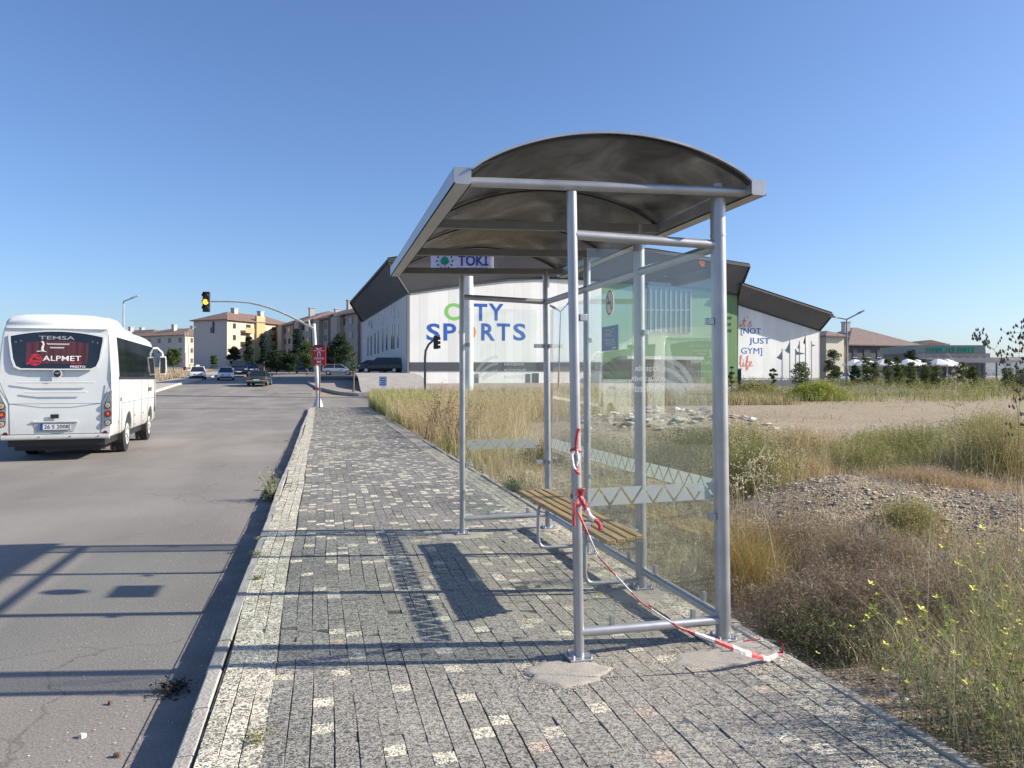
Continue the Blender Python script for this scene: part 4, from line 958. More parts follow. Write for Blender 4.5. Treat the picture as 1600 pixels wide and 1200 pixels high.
# side windows, both sides: black band with mullion gaps
def side_x(z): return np.interp(z, [.9,1.35,1.72,2.15,2.55,2.72], [1.138,1.15,1.145,1.12,1.085,1.05])
for s in (-1, 1):
    ys_ = [.62,1.75,2.95,4.15,5.35,6.35]
    for i in range(5):
        y0, y1 = ys_[i]+.012, ys_[i+1]-.012
        if s < 0: pass
        zs = [1.72, 2.0, 2.3, 2.57]
        m = MB()
        for za, zb in zip(zs[:-1], zs[1:]):
            m.prism([(s*(side_x(za)-.004), y0, za), (s*(side_x(za)-.004), y1, za), (s*(side_x(zb)-.004), y1, zb), (s*(side_x(zb)-.004), y0, zb)], (s*.016,0,0))
        bp(m, 'side_window', tint)
    m = MB(); m.prism([(s*1.143,.55,1.665),(s*1.143,6.4,1.665),(s*1.142,6.4,1.72),(s*1.142,.55,1.72)], (s*.014,0,0)); bp(m, 'belt_trim', blk)
    # windscreen return / front door glass
    m = MB(); m.prism([(s*1.12,6.42,.75),(s*1.03,7.02,.75),(s*1.03,6.98,1.5),(s*.98,6.75,2.5),(s*1.075,6.42,2.55)], (s*.03,0,0)); bp(m, 'door_glass', tint)
    # panels on the side
    m = MB()
    for y in (.62, .95, 2.6, 3.8, 5.0, 6.38):
        m.bar((s*1.141,y,.5),(s*1.15,y,1.35), .01, .008, (1,0,0)); m.bar((s*1.15,y,1.35),(s*1.147,y,1.66), .01, .008, (1,0,0))
    m.bar((s*1.147,.95,1.15),(s*1.147,6.4,1.15), .008, .008); bp(m, 'side_seam', gap)
    m = MB(); m.cbox(min(s*1.145,s*1.165), max(s*1.145,s*1.165), .76,.80,1.19,1.27,.004); bp(m, 'flap_handle', blk)
    m = MB()
    for y, z in ((.62,.75),(2.8,.80),(4.2,.80),(2.8,.58),(4.2,.58)): m.disc((s*1.135,y,z), (s,0,0), .022, .008, 10)
    [bp(q_, 'side_marker', M('dark_lens', (.1,.05,.03), .4)) for q_ in pieces(m)]
    for y in (1.95, 5.55):
        rimw = M('arch_white', (.6,.62,.61), .4)
        m = MB(); m.tube([(s*.86,y,.41),(s*.88,y,.41),(s*1.07,y,.41),(s*1.09,y,.41)], [.36,.41,.41,.37], 40); wh = bp(m, 'wheel', rubber, smooth=True)
        m = MB(); m.tube([(s*1.0905,y,.41),(s*1.10,y,.41)], .245, 32); m.tube([(s*1.10,y,.41),(s*1.125,y,.41)], .09, 16); bp(m, 'rim', M('rim_white', (.5,.5,.49), .4), wh, smooth=True)
        m = MB()
        for k_ in range(8): a9 = k_*math.pi/4; m.tube([(s*1.10,y+.15*math.cos(a9),.41+.15*math.sin(a9)),(s*1.108,y+.15*math.cos(a9),.41+.15*math.sin(a9))], .022, 8)
        bp(m, 'rim_holes', blk, wh)
        m = MB(); m.tube([(s*.78,y,.43),(s*.80,y,.43)], .49, 36); bp(m, 'arch_liner', blk)
m = MB(); put_text(m, 'alpmet', (1.150, 4.95, 1.30), (0,1,0), (0,0,1), width=.75, height=.19, bold=.01, shear=.3, th=.006); bp(m, 'side_lettering', M('side_print', (.06,.06,.08), .5))
# windscreen (for reflections and other viewpoints) and mirror
m = MB(); m.prism([(-.85,7.26,1.3),(.85,7.26,1.3),(.80,6.86,2.5),(-.80,6.86,2.5)], (0,.03,0)); bp(m, 'windscreen', tint)
for s in (-1, 1):
    m = MB(); m.tube([(s*1.0,6.75,2.55),(s*1.14,6.95,2.58),(s*1.27,7.08,2.45),(s*1.30,7.10,2.30)], .028, 10); ar = bp(m, 'mirror_arm', white_paint, smooth=True)
    m = MB(); m.loft([[(s*1.2,y,1.80),(s*1.38,y,1.80),(s*1.40,y,2.0),(s*1.38,y,2.34),(s*1.22,y,2.34),(s*1.19,y,2.1)] for y in (7.04,7.16)]); bp(m, 'mirror', white_paint, ar, bevel=.01)
    m = MB(); m.box(min(s*1.22,s*1.37), max(s*1.22,s*1.37), 7.025, 7.038, 1.84, 2.30); bp(m, 'mirror_glass', blk, ar)
# ================================================================== CARS
def paint(name, c, metal=.0): return M(name, c, .25, metal=metal, var=.03, coat=.6)
car_glass = M('car_glass', (.02,.025,.03), .06, spec=.9)
def make_car(name, label, pm, kind='sedan', group=None, taxi=False):
    """car pointing along +y, origin on the road under its middle"""
    r = thing(name, label, 'car', group=group)
    L_, W_ = (4.3, .86) if kind != 'suv' else (4.7, .95)
    H_ = {'sedan': 1.44, 'hatch': 1.44, 'suv': 1.78, 'old': 1.38, 'wagon': 1.5}[kind]; bel = H_*.63
    hy = L_/2
    # lower body: sections along the length
    prof = {'sedan': [(-hy,.42,.78),(-hy+.08,.30,bel-.02),(-hy+.7,.22,bel),(-.6,.2,bel),(.7,.2,bel-.02),(1.3,.2,bel-.10),(hy-.25,.24,bel-.26),(hy-.05,.30,bel-.36),(hy,.38,.52)],
            'old': [(-hy,.42,.82),(-hy+.05,.30,bel-.02),(-hy+.7,.22,bel),(-.6,.2,bel),(.7,.2,bel-.02),(1.2,.2,bel-.05),(hy-.1,.26,bel-.12),(hy-.02,.30,bel-.16),(hy,.38,.62)]}
    pf = prof['old'] if kind == 'old' else prof['sedan']
    if kind in ('hatch', 'suv', 'wagon'): pf = [(-hy,.42,.8),(-hy+.06,.30,bel-.04)]+pf[2:]
    def cs(y, z0, z1, w_): return [(x, y, z) for x, z in [(-w_*.92,z0),(-w_,z0+(z1-z0)*.25),(-w_,z0+(z1-z0)*.7),(-w_*.95,z1-.03),(-w_*.86,z1),(w_*.86,z1),(w_*.95,z1-.03),(w_,z0+(z1-z0)*.7),(w_,z0+(z1-z0)*.25),(w_*.92,z0)]]
    m = MB(); m.loft([cs(y, a, b, W_*(.88 if i in (0, len(pf)-1) else .96 if i in (1, len(pf)-2) else 1)) for i, (y, a, b) in enumerate(pf)])
    m.build('body', pm, r, smooth=True, world=False)
    rear = {'sedan': (-hy+.75, -hy+1.25), 'old': (-hy+.62, -hy+.95), 'hatch': (-hy+.12, -hy+.55), 'suv': (-hy+.08, -hy+.35), 'wagon': (-hy+.08, -hy+.4)}[kind]
    yb0, yb1 = rear; yf0, yf1 = 1.15, .30
    gw = W_*.90; tw = W_*.70
    # greenhouse
    m = MB(); m.add([(-gw,yb0,bel-.01),(gw,yb0,bel-.01),(gw,yf0,bel-.03),(-gw,yf0,bel-.03),(-tw,yb1,H_-.04),(tw,yb1,H_-.04),(tw,yf1,H_-.04),(-tw,yf1,H_-.04)], [(0,3,2,1),(4,5,6,7),(0,1,5,4),(1,2,6,5),(2,3,7,6),(3,0,4,7)])
    m.build('cabin_glass', car_glass, r, world=False)
    m = MB(); m.loft([[(-tw-.02,y,z-.05),(-tw-.02,y,z-.02),(-tw*.8,y,z),(tw*.8,y,z),(tw+.02,y,z-.02),(tw+.02,y,z-.05)] for y, z in ((yb1-.03,H_-.015),(yb1+.3,H_),(yf1-.3,H_),(yf1+.03,H_-.015))]); m.build('roof', pm, r, smooth=True, world=False)
    m = MB()
    for s in (-1, 1):
        for (ya, yb) in ((yb0, yb1), (yf0, yf1)): m.bar((s*(gw+.004),ya,bel-.02),(s*(tw+.004),yb,H_-.04), .07, .05)
        ym = (yb0+yf0)/2-.05; m.bar((s*(gw+.006),ym,bel-.02),(s*(tw+.006),ym,H_-.04), .06, .03)
    for q_ in pieces(m): q_.build('pillar', pm, r, world=False)
    for s in (-1, 1):
        for y in (-hy+.82, hy-.85):
            m = MB(); m.tube([(s*(W_-.20),y,.31),(s*(W_+.012),y,.31)], .31, 24); wh = m.build('wheel', rubber, r, smooth=True, world=False)
            m = MB(); m.tube([(s*(W_+.0125),y,.31),(s*(W_+.022),y,.31)], .19, 16); m.build('rim', chrome, wh, smooth=True, world=False)
        m = MB(); m.cbox(s*W_*.74-.16, s*W_*.74+.16, hy-.16, hy-.02+.02, bel-.40 if kind != 'old' else bel-.32, bel-.27 if kind != 'old' else bel-.18, .02); m.build('headlight', clear_l, r, world=False)
        m = MB(); m.cbox(s*W_*.76-.14, s*W_*.76+.14, -hy-.01, -hy+.1, bel-.28, bel-.10, .02); m.build('tail_light', red_l, r, world=False)
        m = MB(); m.cbox(s*(W_+.1)-.09, s*(W_+.1)+.09, .92, 1.02, bel+.0, bel+.14, .02); m.build('wing_mirror', pm, r, world=False)
    m = MB(); m.cbox(-W_*.5, W_*.5, hy-.06, hy+.012, bel-.42, bel-.30, .01); m.cbox(-W_*.7, W_*.7, hy-.06, hy+.008, .27, .40, .01); m.build('grille', blk, r, world=False)
    for s in (-1, 1):
        m = MB(); m.box(-.26, .26, min(s*(hy+.013), s*(hy+.022)), max(s*(hy+.013), s*(hy+.022)), .47, .58); m.build('number_plate', M('plate_white', (.7,.7,.7), .4), r, world=False)
    if kind == 'old':
        m = MB(); m.cbox(-W_*.97, W_*.97, -hy-.06, -hy+.03, .40, .50, .02); m.build('bumper', M('bumper_grey', (.25,.26,.25), .5), r, world=False)
    if taxi:
        m = MB(); m.cbox(-.2, .2, -.15, .05, H_+.005, H_+.16, .02); m.build('roof_sign', M('taxi_sign', (.8,.78,.7), .5), r, world=False)
    return r
def place(o, px, py_ref, D, ang, lift=0):
    p = P(px, 592, D); o.location = (p.x, p.y, bh(p.x, p.y)+lift); o.rotation_euler = (0, 0, R(ang)); return o
c1 = make_car('sedan_car', 'white car with a roof sign facing us, nearest the left kerb', paint('white_car_paint', (.88,.88,.86)), 'sedan', 'white cars coming down the road', taxi=True); place(c1, 309, 0, 86, 188)
c2 = make_car('sedan_car', 'white saloon facing us on the road, just right of the one with a roof sign', paint('white_car_paint', (.78,.78,.76)), 'sedan', 'white cars coming down the road'); place(c2, 353, 0, 84, 186)
c3 = make_car('saloon_car', 'old dark green saloon driving away across the junction', paint('green_car_paint', (.03,.055,.05)), 'old'); place(c3, 406, 0, 71, -4)
c4 = make_car('parked_van', 'dark blue tall vehicle behind the white saloon', paint('navy_paint', (.012,.016,.04)), 'suv'); place(c4, 374, 0, 96, 185); c4.scale = (1.1,1.1,1.15)
c5 = make_car('parked_car', 'small blue car parked behind the dark blue tall vehicle', paint('blue_car_paint', (.03,.06,.14)), 'hatch', 'cars parked in the shade'); place(c5, 393, 0, 112, 185)
c6 = make_car('parked_car', 'silver estate car parked side-on right of the red sign', paint('silver_paint', (.5,.52,.55), .3), 'wagon', 'cars parked in the shade'); place(c6, 529, 0, 106, -96, .02)
c7 = make_car('parked_car', 'large dark car parked side-on beside the white hall corner', paint('black_paint', (.01,.012,.018)), 'suv', 'cars parked in the shade'); place(c7, 595, 0, 78, 80, 0); c7.location.z = float(ramp_h(5.9, 77)); c7.scale = (.9, .92, .88)
c8 = make_car('parked_car', 'dark saloon at the foot of the hall side wall, behind the large dark car', paint('black_paint', (.012,.014,.02)), 'sedan', 'cars parked in the shade'); place(c8, 578, 0, 84, 80, 0); c8.location.z = float(ramp_h(5.5, 84))
for i, (px, D, lab, col) in enumerate(((418,122,'purple-grey car in the far shaded row, leftmost','plum_paint'),(434,124,'grey car in the far shaded row, second from the left','grey_paint'),(466,127,'dark car in the far shaded row under the trees, right end','slate_paint'))):
    c = make_car('parked_car', lab, paint(col, [(.10,.07,.09),(.22,.22,.24),(.05,.055,.06)][i]), 'hatch', 'cars parked in the shade'); place(c, px, 0, D, 88)
c = make_car('parked_car', 'pale car parked low beyond the shrubs, beneath the double-armed lamp', paint('silver_paint', (.5,.52,.55), .3), 'hatch', 'cars parked by the cafe'); place(c, 1316, 0, 100, 96)
c = make_car('parked_car', 'grey car at the right-hand end of the cafe frontage', paint('grey_paint', (.22,.22,.24)), 'sedan', 'cars parked by the cafe'); place(c, 1540, 0, 120, 100)

# ================================================================== TRAFFIC LIGHT ON ITS LONG ARM
pole_w = M('pole_galvanised', (.50,.50,.49), .5, metal=.2)
bx = P(497, 635, 44.4); tz = lambda py, D=44.4: CAMZ+(HOR-py)/F*D
tl = thing('traffic_light', 'amber-lit traffic light hanging from a long curved arm over the road', 'traffic light', (bx.x, bx.y, 0))
m = MB(); top = P(490, 506, 44.6)
m.tube([(bx.x,bx.y,0),(bx.x,bx.y,.22),(bx.x,bx.y,.5)], [.30,.24,.13], 20); m.tube([(bx.x,bx.y,.5),P(494,570,44.5),top], [.125,.115,.11], 20); m.build('pole', pole_w, tl, smooth=True)
m = MB(); m.tube([P(496.6,609,44.3),P(496.5,605.5,44.3)], .135, 20); m.build('red_band', red_l, tl, smooth=True)
m = MB(); arm = [P(*q, 44.5) for q in ((491,514),(482,509),(468,501.5),(452,493.5),(436,486.5),(420,480.5),(404,476),(388,473),(370,471.5),(350,471),(330,471))]
m.tube(arm, [.075]*3+[.06]*4+[.045]*4, 12); m.build('arm', pole_w, tl, smooth=True)
m = MB(); m.tube([P(482,509,44.5),P(490,508.5,44.5)], .04, 8); m.tube([P(482,500,44.5),P(484,509,44.5)], .05, 8); m.build('bracket', pole_w, tl, smooth=True)
c0 = P(322.5, 472, 44.3); fw = Vector((-SY*0-SY, -CY, 0)); rt = Vector((CY, -SY, 0)); rt0 = rt
def pt(c, x, y, z): return c+rt*x+fw*y+Vector((0,0,z))
m = MB(); m.obox(pt(c0,-.19,-.1,-.57), rt*.38, fw*.2, (0,0,1.16)); hd = m.build('signal_head', blk, tl, bevel=.02)
for z, mt in ((.36, M('lens_off', (.04,.015,.012), .3)), (0, M('amber_lit', (.9,.35,.02), .4, emit=(1.0,.36,.03,2.2))), (-.36, M('lens_off_green', (.01,.03,.02), .3))):
    m = MB(); m.disc(pt(c0,0,.1,z), fw, .15, .03, 24); m.build('signal_lamp', mt, tl, smooth=True)
    m = MB()
    for k_ in range(9):
        a0, a1 = R(-10+200*k_/9), R(-10+200*(k_+1)/9)
        m.prism([pt(c0,.165*math.cos(a0),.1,z+.165*math.sin(a0)), pt(c0,.165*math.cos(a1),.1,z+.165*math.sin(a1)), pt(c0,.175*math.cos(a1),.1,z+.175*math.sin(a1)), pt(c0,.175*math.cos(a0),.1,z+.175*math.sin(a0))], fw*.18)
    m.build('visor', blk, tl)
# striped board hanging in the background near the light (on the far gable)
# second signals
def small_signal(px_base, D, pts, head_px, label, heads=1):
    r = thing('traffic_light', label, 'traffic light', (P(px_base, 592, D).x, P(px_base, 592, D).y, gh(*P(px_base,592,D)[:2])))
    b_ = Vector(r.location); m = MB(); m.tube([b_]+[P(*q, D) for q in pts], .07*D/60+.02, 10); m.build('pole', M('pole_dark', (.12,.12,.13), .6), r, smooth=True)
    c = P(*head_px, D); m = MB(); m.obox(pt(c,-.17,-.12,-.5), rt*.34, fw*.24, (0,0,1.0)); m.build('signal_head', blk, r, bevel=.02)
    for z in (.32, 0, -.32):
        m = MB(); m.obox(pt(c,.1,-.1,z-.13), rt*.25, fw*.2, (0,0,.22)); m.build('visor', blk, r, bevel=.02)
    return r
small_signal(664, 58, [(664,560),(665,548),(670,538),(678,531)], (681,535), 'small black traffic light on a hooked pole in front of the white hall wall')

# ---- red notice board on its own post
sp = P(499.5, 637, 42.5)
sg = thing('notice_board', 'red information board with white pictograms on a thin post at the pavement end', 'sign', (sp.x, sp.y, 0))
m = MB(); m.tube([(sp.x,sp.y,0), P(499,560,42.5)], .045, 12); m.build('post', M('pole_dark', (.12,.12,.13), .6), sg, smooth=True)
red_b = M('board_red', (.42,.02,.035), .5)
cS = P(498.5, 556.5, 42.35); wS, hS = .75, 1.05
m = MB(); m.obox(pt(cS,-wS/2,-.03,-hS/2), rt*wS, fw*.06, (0,0,hS)); bd = m.build('board', red_b, sg, bevel=.01)
m = MB(); m.prism([pt(cS,-wS/2+.02,-.03,hS/2+.001), pt(cS,wS/2-.02,-.03,hS/2+.001), pt(cS,wS/2-.18,-.03,hS/2+.10), pt(cS,-wS/2+.18,-.03,hS/2+.10)], fw*.06); m.build('board_cap', M('board_brown', (.12,.03,.03), .6), sg)
m = MB(); q = lambda x, z: pt(cS, x, .031, z)
put_text(m, 'BLT', q(-.14,.36), rt, (0,0,1), width=.30, height=.085, bold=.04, th=.006)
for z, w_ in ((.285,.6),(-.105,.5),(-.165,.56)): m.obox(q(-w_/2,z), rt*w_, fw*.006, (0,0,.022))
ribbon(m, [(-.07,-.05),(-.07,.14),(-.03,.20),(.03,.20),(.07,.14),(.07,-.05)], .035, q(0,.03), rt, (0,0,1), .006)
ribbon(m, [(-.12,-.06),(.12,.06)], .04, q(0,-.32), rt, (0,0,1), .006); ribbon(m, [(-.12,.06),(.12,-.06)], .04, q(0,-.32), rt, (0,0,1), .006)
ribbon(m, [(-.2,-.47),(.2,-.47)], .02, q(0,0), rt, (0,0,1), .006); m.build('board_print', wht, bd)

# ---- lamp posts
def lamp_post(name, label, base_px, D, pole, arms, r0=.09, group=None, dark=False):
    b_ = P(base_px, 592, D); z = gh(b_.x, b_.y); r = thing(name, label, 'street lamp', (b_.x, b_.y, z), group)
    mt = M('lamp_pole_dark', (.22,.23,.24), .5) if dark else M('lamp_pole', (.42,.43,.44), .5)
    m = MB(); t_ = P(*pole, D); m.tube([(b_.x,b_.y,z), t_], [r0*1.3, r0*.8], 12); m.build('pole', mt, r, smooth=True)
    for (x0, y0, x1, y1) in arms:
        m = MB(); a, b2 = P(x0,y0,D), P(x1,y1,D); m.tube([t_, t_.lerp(b2,.5), b2], r0*.75, 8); m.build('arm', mt, r, smooth=True)
        d = (b2-a).normalized(); m = MB(); c = b2; m.loft([[c-d*.3+Vector(v)*.5*k_ for v in ((0,.2,-.05),(0,-.2,-.05),(0,-.2,.12),(0,.2,.12))] if i == 0 else [c+d*(.15+.55*(i-1))+Vector(v)*k_ for v in ((0,.2,-.05),(0,-.2,-.05),(0,-.14,.12),(0,.14,.12))] for i, k_ in ((0,.7),(1,1),(2,.6))])
        m.build('lamp_head', mt if dark else M('lamp_head', (.55,.55,.54), .5), r)
    return r
lamp_post('street_lamp', 'single-armed street lamp rising behind the minibus roof', 193, 80, (193,471), [(193,471,206,466)])
lamp_post('street_lamp', 'short street lamp standing left of the grey gable building', 296, 130, (293,513), [(293,513,300,512)], .07, 'thin poles left of the gable')
lamp_post('street_lamp', 'thin pole left of the grey gable, shorter than the lamp beside it', 289, 128, (289,518), [], .07, 'thin poles left of the gable')
lamp_post('street_lamp', 'double-armed street lamp against the sky right of the white hall', 1322.5, 84, (1323,499), [(1323,499,1306,496),(1323,499,1341,490)], .09, dark=True)
lamp_post('street_lamp', 'slender double-armed lamp seen through the shelter glass', 872, 62, (876,487), [(876,487,868,482.5),(876,487,888,474)], .06, dark=True)

# small blue and white street-name sign by the junction, and thin young tree stakes
bsn = P(598.5, 592, 57); zz = gh(bsn.x, bsn.y)
sgn = thing('small_sign', 'small blue and white sign low above the grass at the junction', 'sign', (bsn.x, bsn.y, zz))
m = MB(); c = P(598.5, 596, 57); m.tube([(bsn.x,bsn.y,zz), c-Vector((0,0,.3))], .03, 8); m.build('post', pole_w, sgn, smooth=True)
m = MB(); m.obox(pt(c,-.29,-.02,-.35), rt*.58, fw*.04, (0,0,.72)); pb_ = m.build('board', M('sign_pale_blue', (.55,.62,.75), .5), sgn)
m = MB()
for z, w_ in ((.2,.34),(.05,.44),(-.1,.28),(-.24,.40)): m.obox(pt(c,-w_/2,.021,z), rt*w_, fw*.006, (0,0,.07))
m.build('sign_print', M('sign_blue', (.04,.14,.5), .5), pb_)
# ================================================================== WHITE SPORTS HALL
th8 = R(8); hu = Vector((math.cos(th8), math.sin(th8), 0)); hn = Vector((math.sin(th8), -math.cos(th8), 0)); hv = -hn; UP = Vector((0,0,1))
A0 = P(638, 592, 75); A0.z = 0
def H(px, py, off=0): return hit(px, py, A0+hn*off, hn)
Asid = A0; 
def HS(px, py, off=0): return hit(px, py, A0-hu*off, -hu)
def clad(name, c, scale=1.0, groove=.10):
    m = M(name, c, .55, var=.05, scale=.3); t, b = nodes(m); N = t.nodes.new; L = t.links.new
    tc = N('ShaderNodeTexCoord'); sp_ = N('ShaderNodeSeparateXYZ'); L(tc.outputs['Object'], sp_.inputs[0])
    # distance along the wall (hall axes) -> fine vertical profile lines
    dt = N('ShaderNodeVectorMath'); dt.operation = 'DOT_PRODUCT'; dt.inputs[1].default_value = (hu.x+hv.x, hu.y+hv.y, 0); L(tc.outputs['Object'], dt.inputs[0])
    mu = N('ShaderNodeMath'); mu.operation = 'MULTIPLY'; mu.inputs[1].default_value = scale; L(dt.outputs['Value'], mu.inputs[0])
    fr = N('ShaderNodeMath'); fr.operation = 'FRACT'; L(mu.outputs[0], fr.inputs[0])
    gt = N('ShaderNodeMath'); gt.operation = 'GREATER_THAN'; gt.inputs[1].default_value = groove; L(fr.outputs[0], gt.inputs[0])
    fl = N('ShaderNodeMath'); fl.operation = 'FLOOR'; L(mu.outputs[0], fl.inputs[0]); wn = N('ShaderNodeTexWhiteNoise'); wn.noise_dimensions = '1D'; L(fl.outputs[0], wn.inputs['W'])
    mr = N('ShaderNodeMapRange'); mr.inputs[3].default_value = .90; mr.inputs[4].default_value = 1.04; L(wn.outputs[0], mr.inputs[0])
    src = b.inputs['Base Color'].links[0].from_socket; mm = N('ShaderNodeVectorMath'); mm.operation = 'SCALE'; L(src, mm.inputs[0]); L(mr.outputs[0], mm.inputs['Scale']); L(mm.outputs[0], b.inputs['Base Color'])
    bp_ = N('ShaderNodeBump'); bp_.inputs['Strength'].default_value = .7; bp_.inputs['Distance'].default_value = .03; L(gt.outputs[0], bp_.inputs['Height']); L(bp_.outputs[0], b.inputs['Normal'])
    return m
wclad = clad('white_cladding', (.76,.765,.74)); gclad = clad('green_cladding', (.115,.235,.085)); 
roofg = clad('dark_grey_roof', (.125,.13,.14), .5, .06); edge_m = M('roof_edge', (.03,.035,.045), .6)
dk = M('dark_plinth', (.06,.065,.08), .6); hglass = M('hall_glass', (.05,.065,.08), .08, spec=.8)
hall = thing('sports_hall', 'large white and green sports hall with folded dark grey roof across the street', 'building', (A0.x, A0.y, gh(A0.x, A0.y)))
def wall_poly(mb, pxs, depth=.25, off=0): mb.prism([H(*p, off) for p in pxs], hv*depth)
yb = 606
m = MB(); wall_poly(m, [(638,yb),(940,yb),(940,440),(900,436),(850,435.5),(795,438),(717,447),(638,458.5)]); m.build('wall', wclad, hall)
m = MB(); wall_poly(m, [(940.6,yb),(1152,yb),(1152,461.5),(1089,451),(1010,444),(940.6,440)]); m.build('wall', gclad, hall)['label'] = 'green part of the front wall'
m = MB(); wall_poly(m, [(1152.8,yb),(1281,yb),(1281,515),(1154,474.5)], .25, -.6); m.build('wall', wclad, hall)['label'] = 'right white part of the front wall'
# side wall
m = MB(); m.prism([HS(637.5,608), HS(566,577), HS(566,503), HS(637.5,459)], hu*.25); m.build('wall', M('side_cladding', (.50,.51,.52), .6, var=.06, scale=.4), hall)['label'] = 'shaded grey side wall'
# corner post and base band
m = MB(); m.obox(H(636.3,607,.06), hu*.26, hv*.3, H(636.3,459,.06)-H(636.3,607,.06)); m.build('corner_post', M('grey_trim', (.16,.17,.18), .6), hall)
m = MB(); m.prism([H(640.5,579.5,.09), H(1000,579.5,.09), H(1000,566,.09), H(640.5,566,.09)], hn*-.07); m.build('ribbon_window', dk, hall)
# back volume, so the hall is solid from the side
yB = 24.0
E1 = H(1281, 606, -.6); lenU = (E1-A0).dot(hu)
m = MB(); zb0 = .3
m.prism([A0+hu*.3+hv*.3+UP*zb0, A0+hu*(lenU-.1)+hv*1.2+UP*zb0, A0+hu*(lenU-.1)+hv*yB+UP*zb0, A0+hu*.3+hv*(yB-.3)+UP*zb0], UP*7.2); m.build('rear_volume', wclad, hall)
# roof: folded soffit and fascia, flaring outwards from the wall top
OFF = 2.2
low = [(637,457.5),(717,446.5),(795,437.5),(850,435),(900,435.5),(940,439.5),(1010,443.5),(1089,450.5),(1153,461)]
def offH(px, py): return H(px, py, OFF)
up_ = [(605.5,408),(690,395),(775,386),(840,383),(910,384),(960,387),(1020,393),(1100,405),(1171.5,416)]
m = MB(); n = len(low)
loP = [H(*p, .05) for p in low]; upP = [offH(*p) for p in up_]
m.add(loP+upP, [(i, i+1, n+i+1, n+i) for i in range(n-1)])
m.add([p+hv*.02+UP*.02 for p in loP]+[p+UP*.35+hv*.1 for p in upP], [(i, n+i, n+i+1, i+1) for i in range(n-1)])
m.build('roof_soffit', roofg, hall, recalc=False)
# roof deck behind
m = MB(); bk = [A0+hu*max(.5, min((p-A0).dot(hu), lenU))+hv*(yB-1)+UP*(p.z-4.2) for p in upP]
ded = [p+UP*.3 for p in upP]; m.add(ded+bk, [(i, i+1, n+i+1, n+i) for i in range(n-1)]); m.build('roof_deck', roofg, hall, recalc=False)
m = MB()
for a, b in zip(upP[:-1], upP[1:]): m.bar(a+UP*.05, b+UP*.05, .16, .34)
for a, b in zip(loP[:-1], loP[1:]): m.bar(a+hn*.08, b+hn*.08, .14, .16)
m.bar(loP[-1]+hn*.1, upP[-1], .16, .2); m.bar(loP[0]+hn*.1, upP[0], .16, .2); m.build('roof_edge', edge_m, hall)
# right-hand end cheek of upper roof
m = MB(); m.prism([loP[-1], upP[-1], upP[-1]+hv*6, loP[-1]+hv*6], hu*-.15); m.build('roof_cheek', roofg, hall)
# left side soffit
sl = [HS(637,458,.02), HS(566,502.5,.02)]; su = [upP[0], hit(547.5,473, A0-hu*OFF, -hu)]; smid = [HS(600,481,.02), hit(577,440.5, A0-hu*OFF, -hu)]
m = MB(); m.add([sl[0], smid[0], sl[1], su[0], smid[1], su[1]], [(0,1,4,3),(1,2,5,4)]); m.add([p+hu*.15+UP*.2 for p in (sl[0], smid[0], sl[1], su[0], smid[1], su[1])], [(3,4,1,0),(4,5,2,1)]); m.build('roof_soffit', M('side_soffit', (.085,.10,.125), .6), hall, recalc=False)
m = MB(); m.bar(su[0], smid[1], .2, .25); m.bar(smid[1], su[1], .2, .25); m.bar(su[1], sl[1], .2, .2); m.bar(sl[0], smid[0], .16, .16); m.bar(smid[0], sl[1], .16, .16); m.build('roof_edge', edge_m, hall)
# lower right roof
l2 = [(1152.5,475),(1216,495.5),(1281,516.5)]; u2_ = [(1159,444.5),(1230,468),(1301.5,491.5)]
m = MB(); a2_ = [H(*p, -.55) for p in l2]; b2_ = [H(*p, OFF-.8) for p in u2_]
m.add(a2_+b2_, [(0,1,4,3),(1,2,5,4)]); m.add([p+UP*.03+hv*.05 for p in a2_]+[p+UP*.3+hv*.1 for p in b2_], [(3,4,1,0),(4,5,2,1)]); m.build('lower_roof_soffit', roofg, hall, recalc=False)
m = MB(); m.add([p+UP*.25 for p in b2_]+[p+hv*yB-UP*2.5 for p in b2_], [(0,1,4,3),(1,2,5,4)]); m.build('lower_roof_deck', roofg, hall, recalc=False)
m = MB()
for a, b in ((b2_[0],b2_[1]),(b2_[1],b2_[2]),(b2_[2],a2_[2]),(a2_[0],a2_[1]),(a2_[1],a2_[2])): m.bar(a, b, .14, .2)
m.build('lower_roof_edge', edge_m, hall)
m = MB(); m.prism([H(1281,607,-.6), H(1281,516,-.6), H(1281,516,-.6)+hv*yB-UP*.6, H(1281,607,-.6)+hv*yB], hu*-.2); m.build('wall', wclad, hall)['label'] = 'right end wall'
# side windows: tall narrow strips in two tiers
m_ = M('side_window_glass', (.03,.04,.05), .1, spec=.8)
for px, y0, y1 in ((574,527,556),(579,525,555),(585,521,553),(590,518,552),(597,513,549),(603,512,547),(611,507,545),(614,508,545),(620.5,506,543)):
    m = MB(); w_ = 1.3 if px < 600 else 1.8; m.prism([HS(px,y1,.03), HS(px+w_,y1+.6,.03), HS(px+w_,y0-.8,.03), HS(px,y0,.03)], hu*.06); m.build('window', m_, hall)
for px, y0, y1 in ((576,501,510),(580,500,513),(590,489,500),(594,492,504),(598,497,508),(610,476,489),(615,481,497),(621,484,496)):
    m = MB(); m.prism([HS(px,y1,.03), HS(px+1.1,y1+.3,.03), HS(px+1.1,y0-.5,.03), HS(px,y0,.03)], hu*.06); m.build('window', m_, hall)
